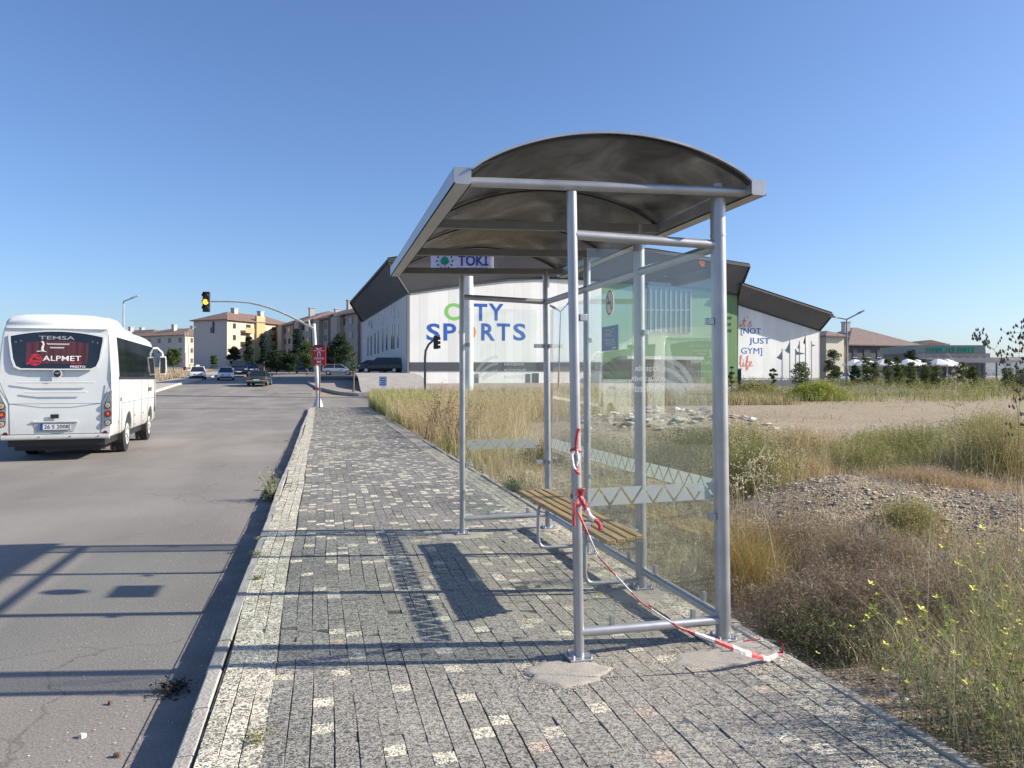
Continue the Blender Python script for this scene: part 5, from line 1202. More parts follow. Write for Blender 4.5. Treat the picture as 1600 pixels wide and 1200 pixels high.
# lettering on the front
blue = M('letter_blue', (.02,.10,.40), .5); grn = M('letter_green', (.20,.52,.10), .5); org = M('letter_orange', (.75,.25,.04), .5); rd = M('letter_coral', (.72,.17,.12), .5)
dpx = (H(700,520)-H(699,520)).dot(hu)
def letters(name, s, px0, px1, py0, py1, mat, bold=.05, shear=0, off=.008):
    o = H(px0, py1, off); w_ = (H(px1, py1, off)-o).dot(hu); h_ = H(px0, py0, off).z-o.z; m = MB()
    put_text(m, s, o, hu, UP, width=w_, height=h_, bold=bold*.45, shear=shear, th=.012); return m.build(name, mat, hall)
letters('letter', 'C', 694.5, 719, 473, 500, grn); letters('letter', 'I', 727, 732, 474, 501, grn); letters('letter', 'T', 740.5, 761.5, 474, 501, blue); letters('letter', 'Y', 763.5, 787, 474, 500.5, blue)
for ch, a, b in (('S',666.5,688),('P',693,713),('R',752,773.5),('T',776.5,797),('S',802,821.5)): letters('letter', ch, a, b, 505, 532, blue)
letters('letter', 'O', 717, 744, 505, 532, org)
# slogan
m = MB(); o9 = H(1155, 515, -.54); 
def put(name, s, px0, px1, py0, py1, mat, bold=.04, shear=0):
    return letters(name, s, px0, px1, py0, py1, mat, bold, shear, -.59)
put('slogan', '[NOT', 1157.5, 1189, 512, 524, blue, .02); put('slogan', 'JUST', 1170.5, 1203, 527.5, 539.5, blue, .02); put('slogan', 'GYM]', 1158, 1191, 543, 555.5, blue, .0)
def brush(strokes, px0, py0, mat, wd=1.6):
    m = MB(); o = H(px0, py0, -.59)
    kx = dpx*1.12
    for st in strokes: ribbon(m, [(x*kx, y*kx) for x, y in st], wd*kx, o, hu, UP, .012)
    return m.build('slogan_script', mat, hall)
brush([[(0,0),(2,6),(2,1),(5,2)],[(2,8.5),(2.5,9.5)],[(5,2),(8,8),(9.5,15),(9,6),(9,1),(12,2)],[(5.5,10),(13,10.5)],[(15,15.5),(15.5,18)],[(16,2),(21,9),(23,9.5),(21,7.5),(23,3),(20,.5),(17,1)]], 1155.5, 511, rd)
brush([[(0,6),(4,16),(3.5,21),(1.5,18),(2,6),(3,2),(6,3)],[(6,3),(8,10),(8,3),(11,3)],[(8.2,12.5),(8.6,13.5)],[(11,3),(15,12),(17,20),(15,18),(14,4),(13,-4),(16,-2),(17,3)],[(12.5,9.5),(19,10)],[(17,3),(19,5),(24,8),(23,11),(20,8),(21,3),(26,4)]], 1155.5, 576-1, rd)
for k_, (a, b) in enumerate(((1132,1148),(1132,1147),(1132,1148))): 
    m = MB(); glyphs(m, H(a, (497.5,507.5,517.5)[k_], .02), hu, UP, (b-a)*dpx, 3.5*dpx, 9, (), .05, .05); m.build('small_lettering', M('green_print', (.04,.12,.04), .5), hall)
# entrance glazing with fins in the green part
m = MB(); wall_poly(m, [(1000,520),(1078,520),(1078,454),(1000,448)], .05, .08); gz = m.build('window_wall', hglass, hall)
m = MB()
for i in range(11):
    x = 1000+i*7.8; m.prism([H(x,520,.12), H(x+1.3,520,.12), H(x+1.3,450+i*.55,.12), H(x,450+i*.55,.12)], hn*.12)
m.prism([H(999,485,.12), H(1079,485,.12), H(1079,483.6,.12), H(999,483.6,.12)], hn*.06); m.build('mullions', M('mullion_green_grey', (.30,.38,.28), .5), gz)
m = MB(); wall_poly(m, [(985,606),(1095,606),(1095,566),(985,566)], .05, .08); m.build('entrance_glass', hglass, hall)
m = MB(); o = H(980,561,2.2); m.obox(o, hu*((H(1100,561,2.2)-o).dot(hu)), hv*2.1, UP*.35); m.build('canopy', M('canopy_grey', (.5,.52,.5), .5), hall)
# low front details: door opening and blank panel on the white part
for px0, px1, y0, y1, nm, mt in ((822,829,584,605,'service_door',M('door_green_grey',(.10,.13,.12),.5)),(832,842,583,606,'door',M('door_dark',(.10,.12,.13),.3)),(742,748,584,606,'service_door',M('door_green_grey',(.10,.13,.12),.5))):
    m = MB(); wall_poly(m, [(px0,y1),(px1,y1),(px1,y0),(px0,y0)], .05, .04); m.build(nm, mt, hall)

# pylon sign
D6 = 58
pb0 = P(732, 592, D6); pz = gh(pb0.x, pb0.y)
py_ = thing('pylon_sign', 'tall white pylon holding a lilac TOKİ board, seen under the shelter roof', 'sign', (pb0.x, pb0.y, pz))
wcol = M('pylon_white', (.72,.72,.70), .5)
m = MB(); m.tube([(pb0.x,pb0.y,pz), (pb0.x,pb0.y,P(732,432,D6).z)], .36, 28); m.build('column', wcol, py_, smooth=True)
m = MB(); m.obox(P(673,426,D6)+Vector((0,0,0)), rt*(95/F*D6), -fw*.5, UP*(46/F*D6)); bdx = m.build('board', M('board_lilac', (.52,.52,.66), .5), py_)
m = MB(); m.obox(P(766.5,426.5,D6-.03), rt*(4/F*D6), -fw*.6, UP*(48/F*D6)); m.build('board_end', wcol, bdx)
nv = M('toki_navy', (.02,.02,.22), .5); gn = M('toki_green', (.0,.20,.12), .5)
m = MB(); o = P(716,415.5,D6)+fw*.03; put_text(m, 'TOKİ', o, rt, UP, width=47/F*D6, height=22/F*D6, bold=.02, th=.05)
oc = P(695,408,D6)+fw*.03
for k_ in range(12):
    a9 = 2*math.pi*k_/12; c = oc+rt*(.58*math.cos(a9))+UP*(.58*math.sin(a9)); m.disc(c, fw, .07, .03, 12)
m.obox(oc+rt*-.012+UP*-.6, rt*.03, fw*.03, UP*.3)
m.build('board_print', nv, bdx)
m = MB()
for k_ in range(9):
    a9 = 2*math.pi*k_/9+.2; c = oc+rt*(.15*math.cos(a9))+UP*(.15*math.sin(a9)+.02); m.disc(c, fw, .15+.02*(k_ % 3), .03+.002*k_, 10)
m.build('tree_emblem', gn, bdx)
m = MB(); put_text(m, 'TOPLU KONUT İDARESİ BAŞKANLIĞI', P(713,420,D6)+fw*.03, rt, UP, width=48/F*D6, height=2.4/F*D6, bold=.0, th=.04); m.build('small_print', M('print_blue_grey', (.15,.22,.4), .5), bdx)

# ================================================================== APARTMENT BLOCKS
tile = M('brown_roof_tile', (.21,.135,.105), .85, var=.2, scale=2, bump=.3)
tile2 = M('grey_brown_roof', (.21,.15,.13), .85, var=.2, scale=2)
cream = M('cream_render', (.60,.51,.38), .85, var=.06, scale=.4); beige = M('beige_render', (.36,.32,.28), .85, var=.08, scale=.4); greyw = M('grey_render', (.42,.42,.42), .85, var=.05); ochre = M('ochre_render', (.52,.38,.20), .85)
wing = M('flat_window', (.05,.055,.07), .2, spec=.7); frame_w = M('frame_white', (.6,.6,.58), .6)
def block(name, label, px, D, ang, LR, LL, ztop_py, mats, floors=4, nR=6, nL=3, rh=2.0, group=None, roof=None, windows=(True, True), towers=True, chim=1, bands=False):
    """corner nearest us at px,D; face R runs at angle ang to the right, face L runs back to the left of it"""
    c = P(px, 592, D); zb = gh(c.x, c.y)-.6; zt = CAMZ+(HOR-ztop_py)/F*D
    r = thing(name, label, 'building', (c.x, c.y, zb+.6), group)
    a = R(ang); u = Vector((math.cos(a), math.sin(a), 0)); v = Vector((-math.sin(a), math.cos(a), 0)); o = Vector((c.x, c.y, zb)); Hh = zt-zb
    m = MB(); m.obox(o, u*LR, v*LL, UP*Hh); m.build('wall', mats[0], r)
    if mats[1] is not mats[0]:
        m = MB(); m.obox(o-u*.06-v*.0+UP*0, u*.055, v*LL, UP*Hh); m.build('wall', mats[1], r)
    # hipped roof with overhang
    ov = .6; b = [o-u*ov-v*ov, o+u*(LR+ov)-v*ov, o+u*(LR+ov)+v*(LL+ov), o-u*ov+v*(LL+ov)]
    b = [p+UP*Hh for p in b]
    if LR >= LL: t_ = [o+u*LL*.5+v*LL*.5, o+u*(LR-LL*.5)+v*LL*.5]
    else: t_ = [o+u*LR*.5+v*LR*.5, o+u*LR*.5+v*(LL-LR*.5)]
    t_ = [p+UP*(Hh+rh) for p in t_]
    m = MB(); base2 = [p+UP*.18 for p in b]
    fs = [(0,1,2,3)]+[(i, (i+1) % 4, 4+(i+1) % 4, 4+i) for i in range(4)]
    fs += ([(4,5,9,8),(5,6,9),(6,7,8,9),(7,4,8)] if LR >= LL else [(4,5,8),(5,6,9,8),(6,7,9),(7,4,8,9)])
    m.add(b+base2+t_, fs); rf = m.build('roof', roof or tile, r)
    for k_ in range(chim):
        p = o+u*LR*(.3+.4*k_)+v*LL*.42+UP*(Hh+rh*.5); m = MB(); m.obox(p, u*1.1, v*1.0, UP*(rh*.5+.8)); m.obox(p-u*.1-v*.1+UP*(rh*.5+.8), u*1.3, v*1.2, UP*.15); m.build('chimney', greyw, rf)
    fh = (Hh-.9)/floors
    if windows[0]:
        for f_ in range(floors):
            for i in range(nR):
                x = LR*(i+.5)/nR; w_ = 1.3 if i % 2 else .8
                p = o+u*(x-w_/2)+UP*(.9+fh*f_+fh*.32)-v*.02
                m = MB(); m.obox(p, u*w_, -v*.05, UP*(fh*.45)); wi = m.build('window', wing, r)
                if D < 175: m = MB(); m.obox(p-u*.06-UP*.08-v*.0, u*(w_+.12), -v*.09, UP*.08); m.build('sill', frame_w, wi)
    if windows[1]:
        for f_ in range(floors):
            for i in range(nL):
                x = LL*(i+.5)/nL; w_ = 1.1
                p = o+v*(x-w_/2)+UP*(.9+fh*f_+fh*.32)-u*.07
                m = MB(); m.obox(p, v*w_, -u*.05, UP*(fh*.45)); m.build('window', wing, r)
    return r, o, u, v, Hh, fh
# grey gable with sunlit cream flank, behind the traffic light
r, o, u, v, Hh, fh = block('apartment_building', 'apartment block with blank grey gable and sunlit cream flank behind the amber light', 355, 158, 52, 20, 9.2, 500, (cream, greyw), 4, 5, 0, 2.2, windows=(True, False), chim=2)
for x in (4.2, 12.5):
    for f_ in range(4):
        m = MB(); m.obox(o+u*x+UP*(.9+fh*f_)-v*1.0, u*2.6, v*1.0, UP*.15); m.obox(o+u*x+UP*(.9+fh*f_+.15)-v*1.0, u*2.6, v*.08, UP*.95); m.build('balcony', ochre if f_ > 1 else cream, r)
m = MB(); m.obox(o-u*.14+v*3.4+UP*(Hh-2.6), v*.5, u*.07, UP*2.4); m.obox(o-u*.14+v*4.1+UP*(Hh-2.6), v*.3, u*.07, UP*1.2); m.build('gable_mark', M('gable_navy', (.02,.03,.1), .6), r)
m = MB(); m.obox(o+u*8-v*.5+UP*.2, u*2.6, v*.5, UP*(Hh+1.2)); m.build('stair_tower', ochre, r)
# one more behind it, left
r, o, u, v, Hh, fh = block('apartment_building', 'grey-fronted apartment block with brown roof left of the blank gable', 290, 205, 50, 16, 24, 524, (cream, greyw), 3, 4, 6, 2.6, chim=2)
r, o, u, v, Hh, fh = block('apartment_building', 'low apartment block with yellow flank just above the minibus roof', 236, 215, 48, 9, 30, 527, (ochre, greyw), 3, 2, 7, 2.6, chim=2)
# long beige row: stepped blocks in the shade
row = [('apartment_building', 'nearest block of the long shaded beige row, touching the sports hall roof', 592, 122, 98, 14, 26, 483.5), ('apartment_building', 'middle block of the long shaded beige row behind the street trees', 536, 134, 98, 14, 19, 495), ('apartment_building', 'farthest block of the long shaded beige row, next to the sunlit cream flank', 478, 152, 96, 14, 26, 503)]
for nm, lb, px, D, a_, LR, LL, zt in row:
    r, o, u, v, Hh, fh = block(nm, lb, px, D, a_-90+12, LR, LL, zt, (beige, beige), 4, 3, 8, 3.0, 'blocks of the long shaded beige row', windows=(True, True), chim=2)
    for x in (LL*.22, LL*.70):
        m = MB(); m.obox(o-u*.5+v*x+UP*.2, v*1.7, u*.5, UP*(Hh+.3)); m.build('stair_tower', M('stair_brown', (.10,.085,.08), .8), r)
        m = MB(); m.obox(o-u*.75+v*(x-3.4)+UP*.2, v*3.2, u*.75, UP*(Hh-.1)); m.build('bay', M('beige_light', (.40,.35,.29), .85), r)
# right: cream block beside the hall, restaurant group
r, o, u, v, Hh, fh = block('apartment_building', 'cream sunlit block with shaded left side, just right of the sports hall', 1291, 124, 6, 3.6, 12, 526, (M('pale_cream', (.72,.66,.50), .85), beige), 3, 0, 3, 1.1, windows=(False, False), chim=1, roof=tile2)
block('brown_roofed_building', 'long low building with dark brown hipped roof behind the cafe umbrellas', 1326, 128, 4, 15.0, 14, 540, (M('cafe_wall_dark', (.05,.055,.075), .6), beige), 2, 6, 2, 3.6, windows=(True, False), roof=tile2, chim=1)
rr = thing('restaurant', 'restaurant with a long grey sign band in green letters and a slatted pergola', 'building', (P(1480,592,112).x, P(1480,592,112).y, gh(*P(1480,592,112)[:2])))
Dr = 112; W1 = lambda px, py, d=0: P(px, py, Dr)+fw*d
m = MB(); m.obox(W1(1426,599), rt*((1540-1426)/F*Dr), -fw*9, UP*(52/F*Dr)); m.build('wall', M('restaurant_wall', (.16,.16,.17), .7), rr)
m = MB(); m.obox(W1(1424,551.5,.4), rt*((1537-1424)/F*Dr), -fw*10, UP*(12/F*Dr)); fb = m.build('sign_band', M('band_grey_green', (.20,.25,.25), .6), rr)
m = MB(); m.obox(W1(1424,559,.3), rt*((1545-1424)/F*Dr), -fw*.3, UP*(7/F*Dr)); m.build('lower_band', M('band_taupe', (.30,.28,.29), .6), rr)
m = MB(); glyphs(m, W1(1447,550.5,.45), rt, UP, 74/F*Dr, 7/F*Dr, 17, (6,10), .16, .1); m.build('sign_letters', M('sign_green', (.03,.33,.2), .5), fb)
m = MB()
for k_ in range(9):
    x = 1434+k_*13; m.bar(W1(x,559,.4), W1(x+34,566.5,4.0), .22, .16)
m.bar(W1(1452,566.5,4), W1(1575,566.5,4), .2, .2); m.build('pergola_slat', M('pergola_pale', (.55,.50,.46), .7), rr)
m = MB()
for x in (1470,1500,1530,1560): m.bar(W1(x,566,4), W1(x,600,4), .15, .15, (1,0,0))
[q_.build('pergola_post', M('pergola_dark', (.1,.1,.1), .7), rr) for q_ in pieces(m)]
m = MB()
for i in range(10): m.prism([W1(1432+i*10.6,598,.02),W1(1441+i*10.6,598,.02),W1(1441+i*10.6,568,.02),W1(1432+i*10.6,568,.02)], fw*.05)
m.build('window', hglass, rr)
bwall = thing('brown_roofed_building', 'pale flat-topped block with small brown roof corner above the restaurant sign', 'building', tuple(P(1455,592,150)[:2])+(2,))
m = MB(); m.obox(P(1440,600,150), rt*(44/F*150), -fw*8, UP*(63/F*150)); m.build('wall', M('pale_block', (.55,.48,.42), .8), bwall)
m = MB(); m.prism([P(1438,537,150)+fw*.5, P(1477,537,150)+fw*.5, P(1455,531,150)+fw*.0], -fw*9); m.build('roof', tile, bwall)

# cafe umbrellas
canv = M('umbrella_canvas', (.8,.78,.74), .8, var=.03)
def umbrella():
    r = thing('parasol', 'white square parasol', 'parasol'); m = MB(); h = 2.7; s = 1.75
    ring = lambda k_, z: [(k_*s*math.cos(a9), k_*s*math.sin(a9), z-.06*k_*(i % 2)) for i, a9 in enumerate([2*math.pi*j/16 for j in range(16)])]
    m.loft([ring(1,h-.18), ring(1,h), ring(.6,h+.35), ring(.25,h+.62), ring(.02,h+.75)], cap=False); m.build('canopy', canv, r, smooth=False, world=False)
    m = MB(); m.tube([(0,0,0),(0,0,h+.7)], .05, 8); m.build('pole', frame_w, r, world=False)
    m = MB(); m.tube([(0,0,0),(0,0,.12)], .4, 12); m.build('base', greyw, r, world=False); return r
um = umbrella(); spots = [(1336,108,'small white parasol left of the double-armed lamp, seen behind a tree'),(1352,104,'white parasol immediately right of the double-armed lamp'),(1381,102,'widest white parasol in front of the brown-roofed building'),(1418,101,'white parasol with a dome shape left of the restaurant sign'),(1432,108,'small pale parasol half behind the domed one'),(1466,100,'long white parasol below the restaurant sign band'),(1480,103,'white parasol right below the green letters, behind the long one')]
for i, (px, D, lb) in enumerate(spots):
    p = P(px, 592, D); o = um if i == 0 else dup(um, (0,0,0)); o.location = (p.x, p.y, P(px, 569, D).z-2.75); o['label'] = lb; o['group'] = 'white parasols of the cafe'; o.rotation_euler = (0,0,i*.3); o.scale = (1,1,1)

# flags on poles before the white end wall
def flag(px, ytop, ybot_flag, wpx, col, label, D=68, side=-1, w2=None):
    b_ = P(px, 592, D); z = gh(b_.x, b_.y); r = thing('flagpole', label, 'flag', (b_.x, b_.y, z), 'flagpoles before the white end wall'); m = MB(); m.tube([(b_.x,b_.y,z), P(px,ytop,D)], .045, 10); m.build('pole', M('flagpole_grey', (.45,.46,.47), .5), r, smooth=True)
    m = MB(); vs, fs = [], []; nu, nv2 = 8, 7; Hf = (ybot_flag-ytop)/F*D; Wf = wpx/F*D
    for j in range(nv2):
        for i in range(nu):
            s_, t_ = i/(nu-1), j/(nv2-1)
            x = side*Wf*s_*(.25+.75*t_); zz_ = -Hf*(t_*(1-.25*s_)+.45*s_*(1-t_)*1.0); d = .12*math.sin(6*s_+2*t_)*s_
            vs.append(P(px, ytop+1, D)+rt*x+UP*zz_+fw*d)
    for j in range(nv2-1):
        for i in range(nu-1): fs.append((j*nu+i, j*nu+i+1, (j+1)*nu+i+1, (j+1)*nu+i))
    m.add(vs, fs); m.build('flag', M(*col), r, smooth=True); return r
gf = ('flag_grey', (.42,.48,.46), .8); rf_ = ('flag_red', (.55,.02,.04), .8); wf = ('flag_white', (.7,.72,.72), .8)
flag(1222, 545, 562, 10, gf, 'leftmost flagpole, grey-green flag hanging to the left'); flag(1234, 530, 552, 9, gf, 'second flagpole from the left, with the tallest grey flag'); flag(1243, 545, 554, 16, gf, 'short flagpole with a wide pale flag spread to the right', side=1)
flag(1249, 533, 545, 4, ('flag_green', (.25,.5,.38), .8), 'flagpole with a small pale green flag, beside the red one'); flag(1258.5, 521, 538, 4.5, rf_, 'flagpole with the red flag'); flag(1268, 533, 541, 6, wf, 'rightmost flagpole with a small white flag', side=1)

# low wall, railing and gate post before the hall's right end
m = MB(); Dw = 72; m.obox(P(1152,603,Dw), rt*(130/F*Dw), -fw*.25, UP*(9/F*Dw)); lw = m.build('low_wall', M('pale_stone_wall', (.5,.47,.4), .9), None); tag(lw, 'low pale stone wall in front of the slogan wall', 'wall')
rl = thing('railing', 'thin grey railing on top of the low pale stone wall', 'railing', tuple(P(1215,594,Dw)))
m = MB(); m.bar(P(1152,591.5,Dw-.1), P(1281,591.5,Dw-.1), .04, .04); m.build('top_rail', greyw, rl)
m = MB()
for i in range(22): m.bar(P(1153+i*6,594,Dw-.1), P(1153+i*6,591.6,Dw-.1), .03, .03, (1,0,0))
m.build('balusters', greyw, rl)
gp = thing('gate_post', 'dark gate post against the white slogan wall by the green part', 'post', tuple(P(1155.5,603,68)))
m = MB(); m.obox(P(1153.5,604,68), rt*.28, -fw*.28, UP*(27/F*68)); m.build('shaft', blk, gp, bevel=.02); m = MB(); m.obox(P(1153,577.5,68)+fw*.03, rt*.34, -fw*.34, UP*.1); m.build('cap', greyw, gp)
# ================================================================== PLANTS
def near_path(x, y, lo=.02): return x < 2.66+lo
def scatter(n, x0, x1, y0, y1, dens=None):
    x = rng.uniform(x0, x1, n); y = rng.uniform(y0, y1, n)
    if dens is not None: k_ = rng.random(n) < dens(x, y); x, y = x[k_], y[k_]
    return np.stack([x, y, ground_h(x, y)-.01], 1)
def dist(b): return np.hypot(b[:, 0], b[:, 1])
def colmix(n, cols, p=None):
    c = np.array(cols)[rng.choice(len(cols), n, p=p)]; return np.clip(c*(1+rng.normal(0, .16, (n, 1)))*(1+rng.normal(0, .05, (n, 3))), .004, .9)
STRAW = [(.54,.42,.22),(.64,.53,.33),(.46,.34,.17),(.38,.33,.16),(.70,.62,.44)]
OLIVE = [(.30,.29,.10),(.40,.37,.15),(.20,.21,.075),(.50,.44,.21)]
GREEN = [(.10,.15,.045),(.15,.20,.06),(.07,.11,.035)]
TAN = [(.50,.40,.26),(.60,.50,.34),(.40,.31,.19),(.30,.24,.16)]
BRUSH = [(.27,.20,.145),(.34,.26,.185),(.19,.145,.105),(.43,.34,.24)]
PALE = [(.62,.54,.38),(.7,.62,.46),(.54,.45,.30)]
def grass(v, b, h, cols, spread=.35, wk=1.0, nleaf=0, lsize=.02, lcols=None, p=None, tmin=.55, off=.02, aspect=.3, droop=.3, lp=None):
    n = len(b)
    if n == 0: return
    d = dist(b); wd = np.maximum(.0028, d*.00062)*wk
    hh = h*rng.uniform(.5, 1.2, n)
    sc = colmix(n, cols, p); lc = colmix(n*max(nleaf,1), lcols or cols, lp)
    v.plants(b, hh, spread, wd, sc, nleaf, lsize if np.ndim(lsize) else np.repeat(np.maximum(lsize, d*.0011), max(nleaf,1)), lc, tmin, off, aspect, droop)

# 1. tall straw grass along the field side of the pavement
v = Veg()
def d1(x, y): return np.clip(1.35-.9*vnoise(x, y, 1.6, 21), .1, 1)*np.clip(1-(x-2.8)/9, .12, 1)*np.clip((y-9.5-(x-2.7)*3.6)/2.5, .0, 1)
b = scatter(26000, 2.72, 10.5, 8.5, 30, d1); b = b[b[:,0] > 2.72+.25*rng.random(len(b))]
hk = np.clip(.45+.055*(b[:,1]-8), .45, 1.05)
grass(v, b, hk*(.5+.45*vnoise(b[:,0], b[:,1], 1.1, 8)+.4*vnoise(b[:,0], b[:,1], .4, 9)), STRAW+[(.42,.24,.10)], .8, .75, 13, .019, STRAW+[(.44,.27,.12)], [.26,.2,.2,.12,.08,.14], .62, .03, .35)
b = scatter(16000, 2.75, 12, 28, 45, lambda x, y: np.clip(1.2-vnoise(x, y, 2, 4), .1, 1))
grass(v, b, (1.05+.25*np.clip(b[:,0]-4, 0, 1))*(.5+.4*vnoise(b[:,0], b[:,1], 1.5, 8)+.4*vnoise(b[:,0], b[:,1], .6, 9)), STRAW+[OLIVE[1]], .6, .8, 9, .034, STRAW+[OLIVE[3]], None, .55, .05, .4)
struct(v.build('straw_grass'), 'stuff')
# olive-green fringe low at the pavement edge and at its far end
v = Veg()
b = scatter(12000, 2.70, 4.6, 8.2, 44, lambda x, y: np.clip(1.5*vnoise(x, y, 1.3, 33)-.35, 0, 1)*np.clip(1-(x-2.7)/2.0, 0, 1))
grass(v, b, .42, OLIVE+GREEN[:1], .55, 1.1, 7, .02, OLIVE, None, .2, .05, .5)
b = scatter(9000, 2.4, 6.5, 34, 46, lambda x, y: np.clip(1-((x-3.6)/2.4)**2, .05, 1)*(x > 2.75))
grass(v, b, 1.05, [(.42,.42,.15),(.34,.36,.12),(.5,.46,.2)], .35, 1.1, 6, .03, [(.42,.42,.15),(.30,.33,.11)], None, .3, .07, .5)
struct(v.build('green_grass_fringe'), 'stuff')

# 2. short dry grass and weeds over the whole near field
v = Veg()
def d2(x, y): return np.clip(1.3*vnoise(x, y, .9, 41)-.15+.3*vnoise(x, y, .25, 42), .03, 1)
b = scatter(42000, 2.68, 10, 2.0, 14, lambda x, y: d2(x, y)*np.clip((x-2.62)/.4, .15, 1)*(1-.85*np.exp(-((x-5.7)/1.2)**2-((y-6.9)/.7)**2)))
grass(v, b, .17+.16*vnoise(b[:,0], b[:,1], .7, 43), TAN+STRAW[:2]+BRUSH[:1], .7, .9, 4, .012, TAN+PALE[:1], None, .3, .02, .4)
b = scatter(20000, 4, 20, 10, 26, lambda x, y: d2(x, y)*np.clip(2.1-y/10-x/13, 0, 1)); grass(v, b, .34, TAN+STRAW[:2]+OLIVE[1:2], .5, 1, 4, .02, TAN+OLIVE[1:2], None, .3, .03, .4)
b = scatter(3500, 14, 60, 24, 50, lambda x, y: np.clip(1.6*vnoise(x, y, 3.5, 44)-.95, 0, 1)); grass(v, b, .3, TAN+OLIVE, .5, 1, 4, .03, OLIVE+TAN, None, .2, .06, .5)
b = scatter(9000, 2.72, 4.3, 5.2, 12, lambda x, y: np.clip(1.5*vnoise(x, y, .6, 47)-.25, 0, 1)*np.clip(1.2-(x-2.7)/1.7, .1, 1))
grass(v, b, .42, STRAW+PALE[:2]+[(.42,.27,.12)], .9, .8, 9, .014, STRAW+PALE, None, .4, .03, .35)
b = scatter(5000, 3.2, 7.5, 7.2, 11.5, lambda x, y: np.clip(1.7*vnoise(x, y, .9, 48)-.55, 0, 1))
grass(v, b, .45, STRAW+[(.48,.32,.16)], .8, .85, 9, .016, STRAW+PALE, None, .4, .03, .35)
struct(v.build('dry_grass'), 'stuff')

# 3. dark purple-brown dead brush over the near mounds
v = Veg()
def gauss(cx, cy, sx, sy): return lambda x, y: np.exp(-((x-cx)/sx)**2-((y-cy)/sy)**2)
for cx, cy, sx, sy, n, h in ((3.95,4.9,.8,.6,14000,.24),(4.1,6.1,.5,.45,6000,.20),(3.55,5.9,.45,.6,8000,.28),(5.1,4.4,.6,.45,5000,.2),(3.2,4.5,.35,.6,8000,.28),(3.3,6.9,.4,.7,4000,.3)):
    b = scatter(n, cx-2*sx, cx+2*sx, cy-2*sy, cy+2*sy, gauss(cx, cy, sx, sy)); b = b[b[:,0] > 2.78]
    grass(v, b, h, BRUSH+[(.11,.12,.06)], .9, .75, 5, .010, BRUSH+[(.32,.27,.2),(.13,.14,.07)], None, .2, .03, .35)
struct(v.build('dead_brush'), 'stuff')
def dome(name, label, px, D, rx, ry_, h, n, cols, size=.03, aspect=.14, group=None, dx=0):
    """low rounded bush: short twigs pointing every way through a half-ellipsoid, over a few woody stems"""
    p = P(px, 0, D); cx, cy = max(p.x, 2.74+rx*.8), p.y; z0 = gh(cx, cy)-.02; r = thing(name, label, 'bush', (cx, cy, z0), group)
    d = rng.normal(size=(n, 3)); d[:,2] = np.abs(d[:,2]); d /= np.linalg.norm(d, axis=1)[:, None]
    lump = 1+.28*np.sin(d[:,0]*5+px)*np.sin(d[:,1]*6+D)+.15*np.sin(d[:,0]*13+d[:,2]*9)
    q = d*(rng.uniform(.15, 1, n)**.45*lump)[:, None]*[rx, ry_, h]
    q[:,2] += ground_h(q[:,0]+cx, q[:,1]+cy)-z0
    v = Veg(); v.leaves(q, size*rng.uniform(.5, 1.5, n), colmix(n, cols), aspect, .8); v.build('twigs', r)
    m_ = 90; v = Veg(); b = np.column_stack([rng.normal(0, rx*.2, m_), rng.normal(0, ry_*.2, m_), np.zeros(m_)]); a = rng.uniform(0, 2*math.pi, m_); l = np.stack([np.cos(a)*rx*.8, np.sin(a)*ry_*.8], 1)*rng.uniform(.2, 1, (m_, 1))
    v.stems(b, h*rng.uniform(.7, 1.1, m_), l, np.full(m_, .004), colmix(m_, BRUSH), 3, .1); v.build('stems', r); return r
gD = 'dead purple-brown bushes by the shelter'
dome('dead_bush', 'broad dome of purple-brown dead twigs between the thick post and the yellow flowers', 1300, 5.15, .66, .42, .40, 15000, BRUSH+[(.30,.25,.20)], .030, .13, gD)
dome('dead_bush', 'smaller brown dead bush on the left shoulder of the gravel mound', 1225, 6.7, .52, .36, .32, 9000, BRUSH+[(.36,.29,.22)], .032, .13, gD)
dome('dead_bush', 'dark brown dead bush behind the yellow flowers at the right', 1490, 5.0, .60, .38, .30, 10000, BRUSH, .030, .13, gD)
dome('dead_bush', 'grey-brown dead bush in the middle, between gravel mound and broad dome', 1350, 5.9, .40, .28, .2, 5000, BRUSH+[(.34,.29,.22)], .030, .13, gD)
dome('low_shrub', 'low dark green shrub at the pavement edge right of the thick post base', 1205, 4.75, .34, .26, .26, 5000, [(.07,.095,.04),(.10,.13,.05),(.14,.12,.07)], .022, .3, gD)
dome('low_shrub', 'dark green leafy shrub under the broad dead dome, nearest the pavement', 1290, 4.55, .36, .2, .22, 4500, [(.06,.085,.04),(.09,.12,.05),(.15,.12,.09)], .02, .3, gD)

# 4. single bushes one can tell apart
def bush(name, label, cx, cy, rx, ry_, h, n, scols, lcols, nleaf, ls, group=None, cat='bush', spread=.5, wk=1, tmin=.25, off=.04, aspect=.45, droop=.25, lp=None, heads=None):
    v = Veg(); spread = max(spread, .6); b = rng.normal(0, .42, (n, 2))*[rx, ry_]+[cx, cy]; k_ = b[:,0] > 2.70; b = b[k_]; b = np.column_stack([b, ground_h(b[:,0], b[:,1])-.01])
    dd = np.clip(1-.45*np.hypot((b[:,0]-cx)/rx, (b[:,1]-cy)/ry_), .4, 1)
    v_h = h*dd; grass(v, b, v_h, scols, spread, wk, 0, droop=droop)
    v2 = Veg(); m_ = len(b); a = rng.uniform(0, 2*math.pi, m_)
    z0 = gh(cx, cy); r = thing(name, label, cat, (cx, cy, z0), group)
    o = v.build('stems', r, off=(cx, cy, z0))
    v3 = Veg(); grass(v3, b, v_h, scols, spread, wk*.6, nleaf, ls, lcols, None, tmin, off, aspect, droop, lp)
    v3.build('foliage', r, off=(cx, cy, z0)); return r
Gp = 'bushes in the field'
def bp_(px, py, D): p = P(px, py, D); return p.x, p.y
